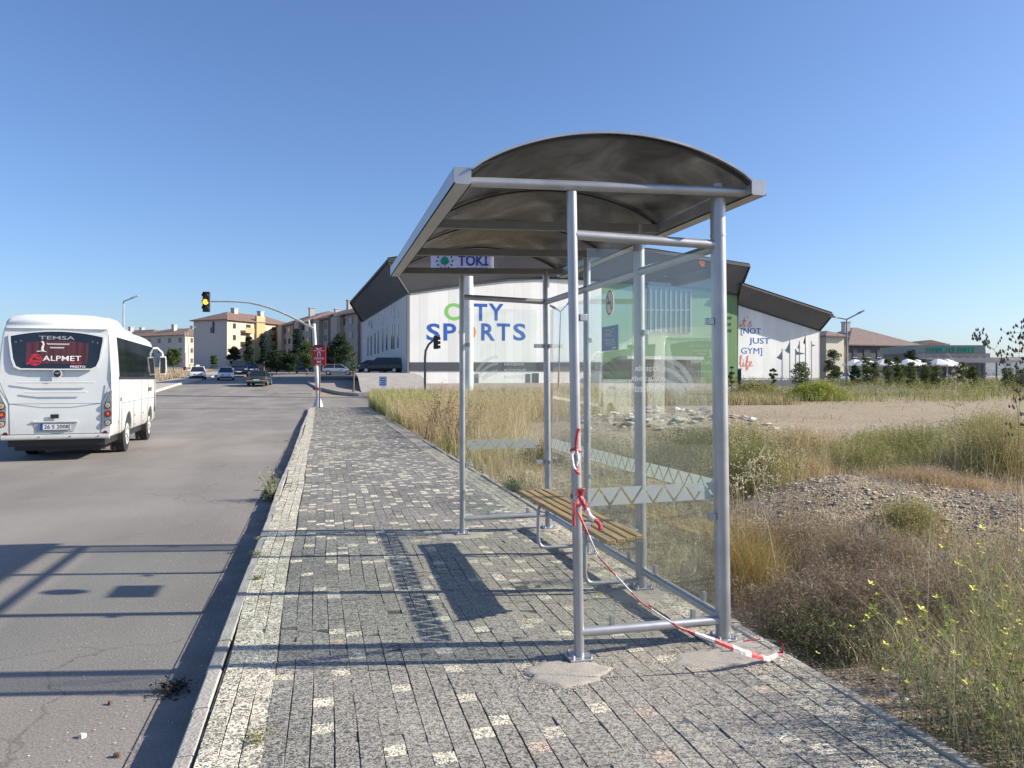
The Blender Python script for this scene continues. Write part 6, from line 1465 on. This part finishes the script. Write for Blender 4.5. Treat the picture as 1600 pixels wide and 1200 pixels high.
x, y = bp_(1245, 0, 15); bush('grass_tuft', 'pale straw clump behind the green bush by the thick post', x, y, 1.3, .8, .7, 1500, STRAW, STRAW+PALE[:1], 10, .022, 'orange tufts', 'grass', .6)
x, y = bp_(1385, 0, 17); bush('weed_bush', 'loose pale olive bush in front of the dusty lot, left of the broad feathery one', x, y, 1.3, .8, .5, 700, OLIVE+TAN[:2], OLIVE+TAN[1:2], 14, .034, Gp, spread=.7)
x, y = bp_(1560, 0, 15.5); bush('weed_bush', 'tall yellow-green bush near the right edge before the dusty lot', x, y, 1.3, .9, .85, 1000, OLIVE+STRAW[:1], OLIVE+[(.40,.40,.14)], 14, .03, Gp, spread=.6)
x, y = bp_(1150, 0, 16); bush('weed_bush', 'pale green weed mass behind the thick post', x, y, 1.6, 1.2, .9, 1500, OLIVE+PALE, OLIVE+PALE[:2], 12, .03, Gp, spread=.6)
x, y = bp_(900, 0, 15); bush('weed_bush', 'olive brown bush behind the back glass near the far end', x, y, 1.3, 1.1, .8, 1500, OLIVE+TAN, OLIVE+BRUSH, 12, .03, Gp, spread=.6)
x, y = bp_(1450, 0, 13.5); bush('weed_bush', 'broad olive-green feathery bush in the middle of the field right of the shelter', x, y, 2.0, 1.1, .85, 2000, OLIVE+GREEN[1:2], OLIVE+[(.24,.27,.10)], 14, .028, Gp)
x, y = bp_(1340, 0, 11.5); bush('weed_bush', 'olive bush left of the broad feathery one, behind the gravel mound', x, y, 1.0, .8, .75, 1300, OLIVE, OLIVE+[(.30,.28,.14)], 12, .024, Gp)
x, y = bp_(1560, 0, 11); bush('weed_bush', 'yellowish tangled bush at the right edge of the photo', x, y, 1.1, .9, .95, 1500, OLIVE+STRAW[:2], OLIVE+STRAW[1:2], 10, .024, Gp)
x, y = bp_(1215, 0, 9.6); bush('grass_tuft', 'tuft of orange dry grass above the dark brush', x+.3, y, .75, .5, .62, 2600, [(.46,.31,.15),(.54,.39,.22),(.36,.25,.13)], [(.48,.34,.17),(.55,.42,.25)], 9, .014, 'orange tufts', 'grass', .6)
x, y = bp_(1480, 0, 8.2); bush('grass_tuft', 'low spread of orange dry grass right of the gravel mound', x, y, .9, .5, .26, 1500, [(.44,.31,.18),(.54,.41,.26)], [(.46,.34,.2),(.5,.42,.3)], 8, .014, 'orange tufts', 'grass', .9)
x, y = bp_(1168, 0, 5.9); bush('grass_tuft', 'rust-orange and green grass clump right beside the thick post', x, y, .26, .5, .72, 620, [(.40,.24,.09),(.50,.34,.14),(.26,.27,.09)], [(.46,.30,.12),(.3,.3,.1)], 5, .012, 'orange tufts', 'grass', .5)
x, y = bp_(1425, 0, 7.0); bush('weed_bush', 'small olive bush at the foot of the gravel mound', x, y, .35, .3, .36, 500, OLIVE, OLIVE+TAN[:1], 12, .018, Gp)
x, y = bp_(1165, 0, 8.8); bush('weed_bush', 'green bush just right of the thick shelter post', x, y, .6, .6, .85, 900, OLIVE+GREEN[:1], OLIVE+PALE[:1], 12, .024, Gp)
x, y = bp_(1075, 0, 12.5); bush('weed_bush', 'dark green bush seen through the end glass of the shelter', x, y, 1.5, 1.3, .95, 1500, GREEN+OLIVE, GREEN+OLIVE, 14, .03, Gp)
x, y = bp_(980, 0, 9.5); bush('weed_bush', 'low brownish bush behind the bench, seen through the back glass', x, y, .9, 1.2, .45, 1500, TAN+OLIVE, BRUSH+OLIVE, 8, .02, Gp)
x, y = bp_(755, 0, 11.3); bush('weed_bush', 'small dark green leafy weed at the pavement edge left of the far shelter end', x+.2, y-.3, .42, .5, .26, 330, GREEN, [(.05,.10,.05),(.07,.13,.06),(.12,.17,.09)], 26, .035, Gp, aspect=.6)
x, y = bp_(672, 0, 21); bush('dead_shrub', 'dark dead shrub sticking out of the straw grass, left one', x+.3, y, .8, .7, 1.75, 46, [(.09,.06,.05)], [(.11,.07,.055)], 26, .045, 'dead shrubs in the straw', 'shrub')
x, y = bp_(700, 0, 18); bush('dead_shrub', 'dark dead shrub sticking out of the straw grass, right one', x+.2, y, .6, .5, 1.7, 34, [(.10,.065,.05)], [(.12,.07,.05)], 24, .04, 'dead shrubs in the straw', 'shrub')
x, y = bp_(1180, 0, 62); bush('shrub', 'olive round shrub at the far field edge left of the bright yellow-green one', x, y, 2.3, 1.4, 1.5, 1500, OLIVE, OLIVE+[(.3,.28,.12)], 14, .12, 'shrubs along the far field edge', off=.2)
x, y = bp_(1276, 0, 60); bush('shrub', 'bright yellow-green shrub at the far field edge before the flagpoles', x, y, 2.4, 1.3, 1.55, 1900, [(.30,.34,.07)], [(.34,.38,.07),(.24,.30,.06),(.45,.45,.10)], 14, .12, 'shrubs along the far field edge', off=.2)
v = Veg()
b = scatter(9000, 16, 60, 44, 66, lambda x, y: np.exp(-((y-52-(60-x)*.03)/3.5)**2)*np.clip(1.3*vnoise(x, y, 3, 60), .2, 1))
grass(v, b, 1.0, OLIVE+[(.36,.38,.13)], .7, .9, 16, .06, OLIVE+GREEN[1:2]+[(.36,.36,.14)], None, .2, .15, .5)
b = scatter(4000, 40, 90, 56, 80); grass(v, b, 1.1, OLIVE+GREEN, .7, .9, 16, .08, OLIVE+GREEN, None, .2, .2, .5)
b = scatter(14000, 3.5, 32, 46, 60); grass(v, b, .8, TAN+OLIVE, .4, 1.3, 6, .06, TAN+OLIVE, None, .2, .15, .5)
struct(v.build('far_scrub'), 'stuff')

# 5. yellow-flowered weeds in the right foreground: stems, leaves and single flowers
yel = M('yellow_petal', (.80,.76,.08), .6, var=.1)
fm = bpy.data.meshes.new('flower'); vs, fs = [], []
for k_ in range(4):
    a = k_*math.pi/2+.3; n = len(vs); vs += [(0,0,0),(.0065*math.cos(a-.5),.0065*math.sin(a-.5),.003),(.011*math.cos(a),.011*math.sin(a),.004),(.0065*math.cos(a+.5),.0065*math.sin(a+.5),.003)]; fs.append((n,n+1,n+2,n+3))
fm.from_pydata(vs, [], fs); fm.materials.append(yel)
FC = [(.22,.25,.09),(.32,.33,.15),(.17,.20,.07),(.46,.42,.24),(.55,.47,.28)]
def flower_weed(px, py, D, h, nst, nfl, label, spread=.75, rx=.14):
    p = P(px, py, D); cx, cy = max(p.x, 2.74), p.y; z0 = gh(cx, cy); nst = int(nst*1.9); nfl = int(nfl*1.7); r = thing('flowering_weed', label, 'wild flower', (cx, cy, z0), 'yellow-flowered weeds in the right foreground')
    b = np.column_stack([rng.normal(0, rx, nst)+cx, rng.normal(0, rx, nst)+cy]); b[:,0] = np.maximum(b[:,0], 2.70); b = np.column_stack([b, ground_h(b[:,0], b[:,1])-.01])
    hh = h*rng.uniform(.55, 1.1, nst); a = rng.uniform(0, 2*math.pi, nst); rad = spread*hh*rng.uniform(.1, 1, nst); lean = np.stack([np.cos(a)*rad-.22*hh, np.sin(a)*rad], 1)
    v = Veg(); v.stems(b, hh, lean, np.full(nst, .0045), colmix(nst, FC), 5, .3)
    # side twigs
    n2 = nst*4; ix = rng.integers(0, nst, n2); t = rng.uniform(.25, .92, n2); bb = v.pos(b[ix], hh[ix], lean[ix], t, .3); h2 = hh[ix]*rng.uniform(.12, .34, n2); a2 = rng.uniform(0, 2*math.pi, n2); r2 = h2*rng.uniform(.4, 1.1, n2)
    l2 = np.stack([np.cos(a2)*r2, np.sin(a2)*r2], 1); v.stems(bb, h2, l2, np.full(n2, .003), colmix(n2, FC), 3, .1); v.build('stems', r, off=(cx, cy, z0))
    v = Veg(); n3 = nst*8; ix = rng.integers(0, nst, n3); t = rng.uniform(.02, .7, n3)**1.3; c = v.pos(b[ix], hh[ix], lean[ix], t, .3)+rng.normal(0, .012, (n3, 3)); v.leaves(c, rng.uniform(.010, .030, n3)*(1.2-t*.6), colmix(n3, [(.11,.16,.055),(.16,.21,.08),(.08,.12,.045)]), .35)
    n4 = n2*3; ix = rng.integers(0, n2, n4); c = v.pos(bb[ix], h2[ix], l2[ix], rng.uniform(.3, 1, n4), .1); v.leaves(c, rng.uniform(.006, .014, n4), colmix(n4, FC), .3); v.build('leaves', r, off=(cx, cy, z0))
    tips = v.pos(bb, h2, l2, np.ones(n2), .1); sel = rng.choice(n2, nfl, replace=False)
    for i in sel:
        o = bpy.data.objects.new('flower', fm); COL.objects.link(o); o.parent = r; o.location = Vector(tips[i])-Vector((cx, cy, z0)); o.rotation_euler = (random.uniform(-.6,.6), random.uniform(-.6,.6), random.uniform(0,6)); o.scale = (random.uniform(1.6,2.7),)*3
    return r
flower_weed(1500, 0, 3.55, .62, 34, 15, 'yellow-flowered weed leaning over the pavement edge, lowest of the group')
flower_weed(1590, 0, 3.5, .72, 34, 14, 'yellow-flowered weed filling the bottom right corner')
flower_weed(1490, 0, 4.0, .62, 30, 15, 'yellow-flowered weed behind the lowest one, nearer the shelter')
flower_weed(1570, 0, 4.3, .78, 34, 15, 'tall yellow-flowered weed at the right edge, behind the corner one')
flower_weed(1650, 0, 3.8, .8, 30, 8, 'yellow-flowered weed mostly outside the right edge')
flower_weed(1560, 0, 5.0, .62, 26, 12, 'yellow-flowered weed rising against the stony mound')
flower_weed(1410, 0, 4.15, .38, 12, 5, 'small sparse yellow-flowered weed by the pavement edge')
flower_weed(1640, 0, 2.9, .8, 30, 3, 'tall weed just outside the bottom right corner')
flower_weed(1700, 0, 3.3, .8, 26, 3, 'tall weed outside the right edge of the photo')
# taller weeds out of frame whose shade falls on the near pavement
v = Veg(); b = scatter(900, 2.9, 5.2, 1.2, 3.0); k_ = rng.random(len(b)) < .75; grass(v, b[k_], .75, FC, .5, 1.2, 14, .03, GREEN+FC, None, .15, .04, .4); struct(v.build('roadside_weeds'), 'stuff')

# 6. tall thin stalks
def stalk(pts, label, name='dry_stalk', r0=.0022, col=(.60,.50,.32), seeds=0, scol=(.2,.15,.1), ss=.012, grp='tall single stalks'):
    P_ = [Vector(p) for p in pts]; r = thing(name, label, 'weed', tuple(P_[0]), grp)
    m = MB(); m.tube(P_, [r0*(1-.5*i/(len(P_)-1)) for i in range(len(P_))], 5); m.build('stem', M('stalk_%d' % int(col[0]*100), col, .8), r)
    if seeds:
        m = MB(); rr_ = random.Random(int(P_[0].x*100))
        for i in range(seeds):
            t = rr_.uniform(.35, 1)*(len(P_)-1); j = min(int(t), len(P_)-2); c = P_[j].lerp(P_[j+1], t-j); d = Vector((rr_.uniform(-1,1), rr_.uniform(-1,1), rr_.uniform(-.2,.9)))
            L_ = rr_.uniform(.03, .14); e = c+d*L_; m.tube([c, e], r0*.5, 4)
            for q in range(3):
                g_ = c.lerp(e, .5+.25*q)+Vector((rr_.uniform(-.01,.01), rr_.uniform(-.01,.01), rr_.uniform(-.01,.01)))
                m.add([g_+Vector((-ss/2,0,0)), g_+Vector((0,ss/2,ss*.2)), g_+Vector((ss/2,0,0)), g_+Vector((0,-ss/2,-ss*.2)), g_+Vector((0,0,ss)), g_-Vector((0,0,ss*.6))], [(0,1,4),(1,2,4),(2,3,4),(3,0,4),(1,0,5),(2,1,5),(3,2,5),(0,3,5)])
        m.build('seed_heads', M('seed_%d' % int(scol[0]*100), scol, .8), r)
    return r
def gz_(px, D): p = P(px, 0, D); return Vector((p.x, p.y, gh(p.x, p.y)-.01))
stalk([gz_(1223, 5.6), P(1200,820,5.6), P(1170,730,5.6)], 'straight pale stalk leaning left across the brush right of the shelter', r0=.0035, col=(.66,.56,.38))
stalk([gz_(1448, 4.6), P(1452,840,4.6), P(1462,750,4.6), P(1480,662,4.6)], 'thin pale stalk standing upright before the stony mound', r0=.002, col=(.62,.55,.42), seeds=4, scol=(.55,.45,.3))
stalk([gz_(1492, 6.6), P(1492,700,6.6), P(1492,620,6.6), P(1494,560,6.6)], 'upright stalk with pale seed heads in front of the restaurant', col=(.40,.33,.22), seeds=26, scol=(.62,.52,.36), ss=.016)
stalk([gz_(1590, 6.2), P(1590,720,6.2), P(1593,620,6.2), P(1592,560,6.2), P(1596,505,6.2)], 'tallest dark-seeded stalk at the right edge, reaching into the sky', col=(.22,.17,.12), seeds=36, scol=(.13,.10,.08), ss=.02)
stalk([gz_(1600, 6.2), P(1590,640,6.2), P(1572,575,6.2), P(1552,545,6.2), P(1530,532,6.2), P(1522,520,6.2)], 'dark-seeded stalk bending left into the sky from the right edge', col=(.25,.2,.14), seeds=30, scol=(.13,.10,.08), ss=.018)
for i, (px, D, ty) in enumerate(((1160,6.4,720),(1178,6.7,705),(1192,6.6,712),(1150,6.2,740),(1208,6.9,735))):
    stalk([gz_(px+6, D), P(px+2,780,D), P(px,ty+20,D), P(px+14,ty,D)], ['wild oat stalk nearest the thick post','wild oat stalk with drooping pale ears, second from the thick post','wild oat stalk with drooping pale ears, tallest of the clump','short wild oat stalk low beside the thick post','wild oat stalk at the right side of the clump'][i], 'wild_oat', .0018, (.62,.55,.33), 16, (.66,.58,.40), .011, 'wild oats beside the thick post')

# 7. weeds on the pavement and in the gutter
def kerb_weed():
    cx, cy = -.68, G(400, 783, -.14).y; z0 = -.135; r = thing('gutter_weed', 'leafy weed growing from the gutter against the kerb', 'weed', (cx, cy, z0)); n = 46
    b = np.column_stack([rng.normal(cx, .035, n), rng.normal(cy, .08, n), np.full(n, z0)]); hh = rng.uniform(.12, .48, n); a = rng.uniform(0, 2*math.pi, n); l = np.stack([np.cos(a)*hh*.35-.02, np.sin(a)*hh*.4], 1)
    v = Veg(); v.stems(b, hh, l, np.full(n, .006), colmix(n, [(.42,.38,.22),(.34,.34,.16)]), 4, .2); v.build('stems', r, off=(cx, cy, z0))
    v = Veg(); ix = rng.integers(0, n, 620); t = rng.uniform(.2, 1, 620); c = v.pos(b[ix], hh[ix], l[ix], t, .2)+rng.normal(0, .02, (620, 3)); v.leaves(c, rng.uniform(.015, .035, 620), colmix(620, [(.12,.15,.06),(.36,.36,.19),(.45,.42,.25)]), .5)
    c = np.column_stack([rng.normal(cx, .06, 420), rng.normal(cy+.05, .14, 420), z0+rng.uniform(.01, .13, 420)]); v.leaves(c, rng.uniform(.02, .05, 420), colmix(420, [(.05,.09,.04),(.08,.12,.05)]), .6); v.build('leaves', r, off=(cx, cy, z0))
kerb_weed()
for i, (px, py, s, lb) in enumerate(((402,868,.07,'sprawling green weed in the kerb joint, largest of the small ones'),(403,905,.05,'small weed in the kerb joint just below the largest'),(402,1158,.06,'flat dry weed in the pale paver strip near the bottom of the photo'),(432,752,.05,'small weed in the pale strip beyond the gutter weed'),(447,690,.06,'green weed across the pale strip far up the kerb'),(470,652,.06,'weed tuft at the far end of the kerb'),(404,842,.03,'tiny weed between the pale pavers, second row'))):
    p = G(px, py, 0); v = Veg(); n = 40; b = np.column_stack([rng.normal(p.x, s*.35, n), rng.normal(p.y, s*.5, n), np.full(n, .002)]); hh = rng.uniform(.3, 1, n)*s*.9; a = rng.uniform(0, 2*math.pi, n); l = np.stack([np.cos(a)*hh*1.2, np.sin(a)*hh*1.2], 1)
    v.stems(b, hh, l, np.full(n, .003), colmix(n, OLIVE+TAN[:1]), 3, .3); ix = rng.integers(0, n, 160); c = v.pos(b[ix], hh[ix], l[ix], rng.uniform(.2, 1, 160), .3); v.leaves(c, rng.uniform(.008, .018, 160), colmix(160, OLIVE+GREEN+TAN[:1]), .5)
    o = v.build('joint_weed', off=(p.x, p.y, 0)); o.location = (p.x, p.y, 0); tag(o, lb, 'weed', 'weeds in the paving joints')
# dark clump of dead leaves in the gutter
p = G(270, 1082, -.14); v = Veg(); c = np.column_stack([rng.normal(p.x, .04, 260), rng.normal(p.y, .06, 260), -.135+rng.uniform(0, .03, 260)]); v.leaves(c, rng.uniform(.015, .05, 260), colmix(260, [(.05,.045,.04),(.10,.09,.07)]), .3)
o = v.build('dead_leaf_clump', off=tuple(p)); o.location = p; tag(o, 'dark clump of dead twigs lying in the shaded gutter', 'debris')

# 8. stones: gravel on the mounds, grit, rubble heap, litter on the road
def stones(name, c, size, cols, flat=.6):
    n = len(c); base = np.array([(1,0,0),(-1,0,0),(0,1,0),(0,-1,0),(0,0,1),(0,0,-1),(.6,.6,.5),(-.6,.5,.5),(.5,-.6,.5),(-.5,-.6,.4)])
    tri = np.array([(4,6,7),(4,8,6),(4,9,8),(4,7,9),(0,6,8),(2,7,6),(1,9,7),(3,8,9),(0,2,6),(2,1,7),(1,3,9),(3,0,8)])
    A = base[None]*rng.uniform(.6, 1.25, (n, 10, 1)); A[:,:,2] *= flat; A[:,5,2] = -.2
    a = rng.uniform(0, 2*math.pi, n); ca, sa = np.cos(a)[:, None], np.sin(a)[:, None]; st = rng.uniform(.6, 1.3, (n, 1))
    x = A[:,:,0]*ca*st-A[:,:,1]*sa; y = A[:,:,0]*sa*st+A[:,:,1]*ca
    V = np.stack([x, y, A[:,:,2]], 2)*np.asarray(size)[:, None, None]*.5+c[:, None, :]
    T = (tri[None]+np.arange(n)[:, None, None]*10).reshape(-1, 3)
    return struct(np_mesh(name, V.reshape(-1, 3), T, np.repeat(cols, 10, 0), STONE), 'stuff')
STONE = bpy.data.materials.new('stone'); STONE.use_nodes = True; t, b_ = nodes(STONE); at = t.nodes.new('ShaderNodeAttribute'); at.attribute_name = 'col'; t.links.new(at.outputs[0], b_.inputs['Base Color']); b_.inputs['Roughness'].default_value = .95
SC = [(.62,.54,.43),(.50,.43,.34),(.74,.67,.55),(.36,.30,.25)]
cs_ = [scatter(26000, 3.6, 8.5, 4.2, 9.2, lambda x, y: np.clip(np.exp(-((x-5.9)/1.7)**2-((y-6.7)/1.1)**2)+.15, 0, 1)), scatter(9000, 3.2, 6, 3.6, 5.6, lambda x, y: np.clip(vnoise(x, y, .5, 71)*1.2-.3, 0, 1)), scatter(5000, 2.66, 3.6, 2.2, 9), scatter(6000, 2.75, 6, 8, 18), scatter(14000, 8, 22, 8, 24, lambda x, y: np.clip(1.4*vnoise(x, y, 2.4, 72)-.5, .02, 1))]
c = np.concatenate(cs_); sz = rng.uniform(.008, .026, len(c))*np.clip(rng.exponential(1, len(c)), .5, 2.4)*np.clip(np.hypot(c[:,0], c[:,1])/9, .8, 1.9)
c = c; stones('gravel', c+[0,0,.012], sz, colmix(len(c), SC))
c = scatter(900, 7.6, 15.5, 21.6, 27.2, lambda x, y: np.exp(-((x-11.3)/3.2)**2-((y-24.3)/1.9)**2)); c[:,2] += .06
stones('rubble', c, np.clip(rng.exponential(.16, len(c)), .05, .7), colmix(len(c), [(.66,.62,.52),(.5,.44,.36),(.74,.71,.62),(.38,.3,.24)]), .4)
c = np.column_stack([rng.uniform(.6, 2.6, 2600), rng.uniform(3.6, 4.15, 2600)+rng.normal(0, .12, 2600), np.full(2600, .006)]); stones('cement_grit', c, rng.uniform(.002, .007, len(c)), colmix(len(c), [(.6,.55,.47),(.4,.36,.3)]))
pc_ = [(1.30,3.98,.24,.19),(2.22,3.98,.33,.15),(1.40,7.76,.26,.2),(2.3,5.3,.24,.28),(2.33,6.75,.2,.26),(2.33,7.95,.22,.22)]
gq = []
for a9, b9, c9, d9 in pc_:
    t9 = rng.uniform(0, 2*math.pi, 700); r9 = rng.normal(1.12, .16, 700); gq.append(np.column_stack([a9+c9*r9*np.cos(t9), b9+d9*r9*np.sin(t9), np.full(700, .005)]))
gq = np.concatenate(gq); stones('mortar_crumbs', gq, rng.uniform(.004, .013, len(gq)), colmix(len(gq), [(.5,.46,.39),(.4,.36,.3),(.3,.27,.23)]))
n = 1600; x = -.62-np.abs(rng.normal(0, .6, n)); y = rng.uniform(2.2, 14, n); stones('road_grit', np.column_stack([x, y, np.full(n, -.134)]), rng.uniform(.003, .011, n), colmix(n, SC))
for (px, py, s, lb, cl) in ((128,1149,.02,'pale flake of plaster on the road near the bottom left',(.7,.66,.6)),(172,1098,.016,'dark scrap on the road by the shaded gutter',(.12,.08,.06)),(182,1180,.02,'dark twisted scrap on the road at the bottom',(.12,.08,.06)),(825,742,.13,'white stone in the dry grass left of the far shelter end',(.7,.68,.62)),(845,760,.1,'flat pale stone beyond the bench',(.6,.57,.5))):
    zz_ = -.13 if px < 300 else -.03; p = G(px, py, zz_); m = MB(); rr_ = random.Random(px); ring = [(s*rr_.uniform(.6,1.1)*math.cos(a), s*rr_.uniform(.5,.9)*math.sin(a)) for a in [2*math.pi*j/9 for j in range(9)]]
    m.loft([[(p.x+x, p.y+y, p.z-.01) for x, y in ring], [(p.x+x*.95, p.y+y*.95, p.z+s*.35) for x, y in ring], [(p.x+x*.5, p.y+y*.5, p.z+s*.55) for x, y in ring]]); m.build('stone', M('scrap_%d' % int(cl[0]*100), cl, .9), None).location = (0,0,0); tag(bpy.context.scene.objects[-1] if False else COL.objects[-1], lb, 'stone')

# ================================================================== TREES
bark = M('bark', (.16,.12,.09), .95, var=.25, scale=8)
def tree(name, label, px, D, top_py, wpx, kind='round', cols=GREEN, group=None, nleaf=2600, trunk=.25, zb=None, px_w=None):
    p = P(px, 592, D); z0 = gh(p.x, p.y) if zb is None else zb; Ht = CAMZ+(HOR-top_py)/F*D-z0; W_ = wpx/F*D/2
    r = thing(name, label, 'tree', (p.x, p.y, z0), group); rr_ = np.random.default_rng(int(px*3+D))
    m = MB(); tr = max(.05, Ht*.018); m.tube([(0,0,0),(.05,0,Ht*trunk),(0,.08,Ht*.6),(.0,0,Ht*.92)], [tr*1.3, tr, tr*.6, tr*.15], 8)
    clumps = []
    nC = 46 if kind != 'young' else 14; nleaf = int(nleaf*2.6)
    for i in range(nC):
        t = rr_.uniform(trunk, 1)
        if kind == 'cone': rad = W_*(1-(t-trunk)/(1-trunk))*.95+.1*W_
        elif kind == 'young': rad = W_*.8
        else: rad = W_*math.sin(math.pi*min(1, max(.08, (t-trunk*.8)/(1.06-trunk*.8))))**.6
        a = rr_.uniform(0, 2*math.pi); q = rr_.uniform(.25, .85)*rad
        c = (math.cos(a)*q, math.sin(a)*q, Ht*t*.97); clumps.append((c, W_*rr_.uniform(.22, .42)*(.7 if kind == 'young' else 1)))
        if i < 12: m.tube([(0,0,Ht*max(trunk*.9, t-.18)), (c[0]*.9, c[1]*.9, c[2])], [tr*.4, tr*.12], 5)
    m.build('trunk', bark, r, world=False)
    C = np.array([c for c, _ in clumps]); Rr = np.array([q for _, q in clumps]); ix = rr_.integers(0, nC, nleaf)
    d = rr_.normal(size=(nleaf, 3)); d /= np.linalg.norm(d, axis=1)[:, None]; pos = C[ix]+d*(Rr[ix]*rr_.uniform(.3, 1.05, nleaf)**.6)[:, None]*[1,1,.75]
    pos[:,2] = np.minimum(pos[:,2], Ht)
    v = Veg(); v.leaves(pos, np.maximum(.09, D*.0017)*rr_.uniform(.6, 1.4, nleaf), colmix(nleaf, cols), .6); v.build('crown', r); return r
DG = [(.035,.06,.03),(.05,.08,.035),(.028,.045,.03)]; CF = [(.03,.055,.045),(.045,.075,.055)]; MG = [(.10,.15,.05),(.14,.19,.06),(.07,.11,.04)]
grpR = 'street trees before the beige row'
tree('street_tree', 'dark round tree in front of the sunlit cream flank, left one', 366, 118, 541, 20, 'round', DG, grpR)
tree('street_tree', 'dark spiky-topped tree in front of the sunlit cream flank, right one', 389, 116, 527, 22, 'cone', DG, grpR)
tree('conifer', 'bluish cone-shaped conifer before the beige row, left of the two', 412, 118, 521, 24, 'cone', CF, 'conifers before the beige row')
tree('conifer', 'bluish cone-shaped conifer before the beige row, right of the two', 464, 114, 514, 28, 'cone', CF, 'conifers before the beige row')
tree('street_tree', 'broad low dark tree between the two conifers', 432, 112, 548, 46, 'round', DG, grpR)
tree('street_tree', 'dark tree just left of the red board', 452, 108, 552, 34, 'round', DG, grpR)
tree('street_tree', 'mid-green tree partly behind the red board', 480, 106, 534, 26, 'round', MG, grpR)
tree('street_tree', 'tall loose-crowned tree right of the red board', 532, 112, 521, 36, 'round', [(.06,.09,.04),(.04,.07,.04)], grpR, 3600)
tree('street_tree', 'dark tree low behind the silver estate car', 518, 114, 540, 28, 'round', DG, grpR)
tree('young_tree', 'young bright green staked tree on the traffic island', 552, 61.5, 546, 16, 'young', [(.13,.17,.05),(.2,.23,.07)], None, 700, .55)
tree('street_tree', 'green tree hiding the foot of the block left of the blank gable', 271, 132, 545, 24, 'round', MG, grpR)
tree('street_tree', 'small green bush-like tree at the foot of the blank gable', 334, 120, 556, 14, 'round', MG, grpR, 900)
grpS = 'small trees before the hall and cafe'
tree('small_tree', 'small dark tree before the green wall, beside the thick shelter post', 1143, 66, 569, 12, 'young', GREEN, grpS, 700, .3)
tree('small_tree', 'small upright tree under the slogan', 1209, 66, 575, 16, 'young', GREEN, grpS, 800, .3)
tree('small_tree', 'slanting leafy tree in front of the flagpoles', 1253, 66, 566, 34, 'round', [(.10,.13,.05),(.14,.17,.07)], grpS, 1300, .3)
tree('small_tree', 'grey-green tree before the cream block beside the hall', 1302, 92, 547, 32, 'round', [(.09,.12,.06),(.13,.16,.08)], grpS, 2200, .2)
tree('conifer', 'dark green cypress right of the double-armed lamp', 1336, 84, 570, 17, 'round', [(.04,.09,.03),(.06,.11,.04)], None, 1500, .05)
for i, (px, D, ty, wp) in enumerate(((1354,86,557,18),(1366,90,566,16),(1388,82,560,22),(1402,86,556,14),(1423,80,566,20),(1447,84,562,22),(1462,82,569,20),(1503,90,566,22),(1520,88,572,20),(1408,96,568,20),(1575,86,575,26),(1600,80,578,30))):
    tree('small_tree', ['first thin tree right of the cypress, before the brown-roofed building','second thin tree right of the cypress','olive tree under the gap between the two widest parasols','slender tree rising right of the widest parasol','low tree below the domed parasol','tree below the left end of the sign band','low tree below the long parasol','tree under the middle of the pergola','low tree under the right end of the pergola','low tree behind the slender one, among the parasols','olive tree right of the restaurant','olive tree at the right edge of the photo beyond the field'][i], px, D, ty, wp, 'round', [(.12,.15,.05),(.17,.20,.07),(.08,.11,.04)], grpS, 900, .15)
tree('dark_hedge_tree', 'dark tall hedge tree standing left of the restaurant wall', 1422, 108, 545, 24, 'round', DG, None, 1600, .1)

# verge, grasses and posts on the far left
v = Veg(); b = scatter(6000, -26, -15.4, 40, 120); grass(v, b, .5, STRAW[:2]+TAN, .4, 1.4, 4, .1, TAN, None, .2, .2, .5); struct(v.build('verge_grass'), 'stuff')
lp_ = P(288, 592, 96); lz = gh(lp_.x, lp_.y); tt = thing('advert_totem', 'slim pale and red totem on the far left verge', 'sign', (lp_.x, lp_.y, lz))
m = MB(); m.obox(P(286.5,573,96)-UP*.0, rt*.28, -fw*.15, UP*1.7); m.build('panel', M('totem_pale', (.6,.45,.45), .5), tt); m = MB(); m.obox(P(286.2,578,96), rt*.32, -fw*.18, UP*.4); m.build('foot', red_l, tt)
# fence at the foot of the gable
fe = thing('fence', 'pale picket fence along the foot of the blank gable', 'fence', tuple(P(330,580,118))); m = MB()
for i in range(44): q_ = P(296+i*1.65, 580, 118); m.bar((q_.x,q_.y,bh(q_.x,q_.y)), (q_.x,q_.y,bh(q_.x,q_.y)+1.2), .05, .05, (1,0,0))
m.build('pickets', M('fence_pale', (.45,.42,.36), .8), fe); m = MB(); a_9, b_9 = P(296,580,118), P(368,580,118); m.bar((a_9.x,a_9.y,bh(a_9.x,a_9.y)+1.1),(b_9.x,b_9.y,bh(b_9.x,b_9.y)+1.1), .06, .06); m.build('rail', M('fence_pale', (.45,.42,.36), .8), fe)
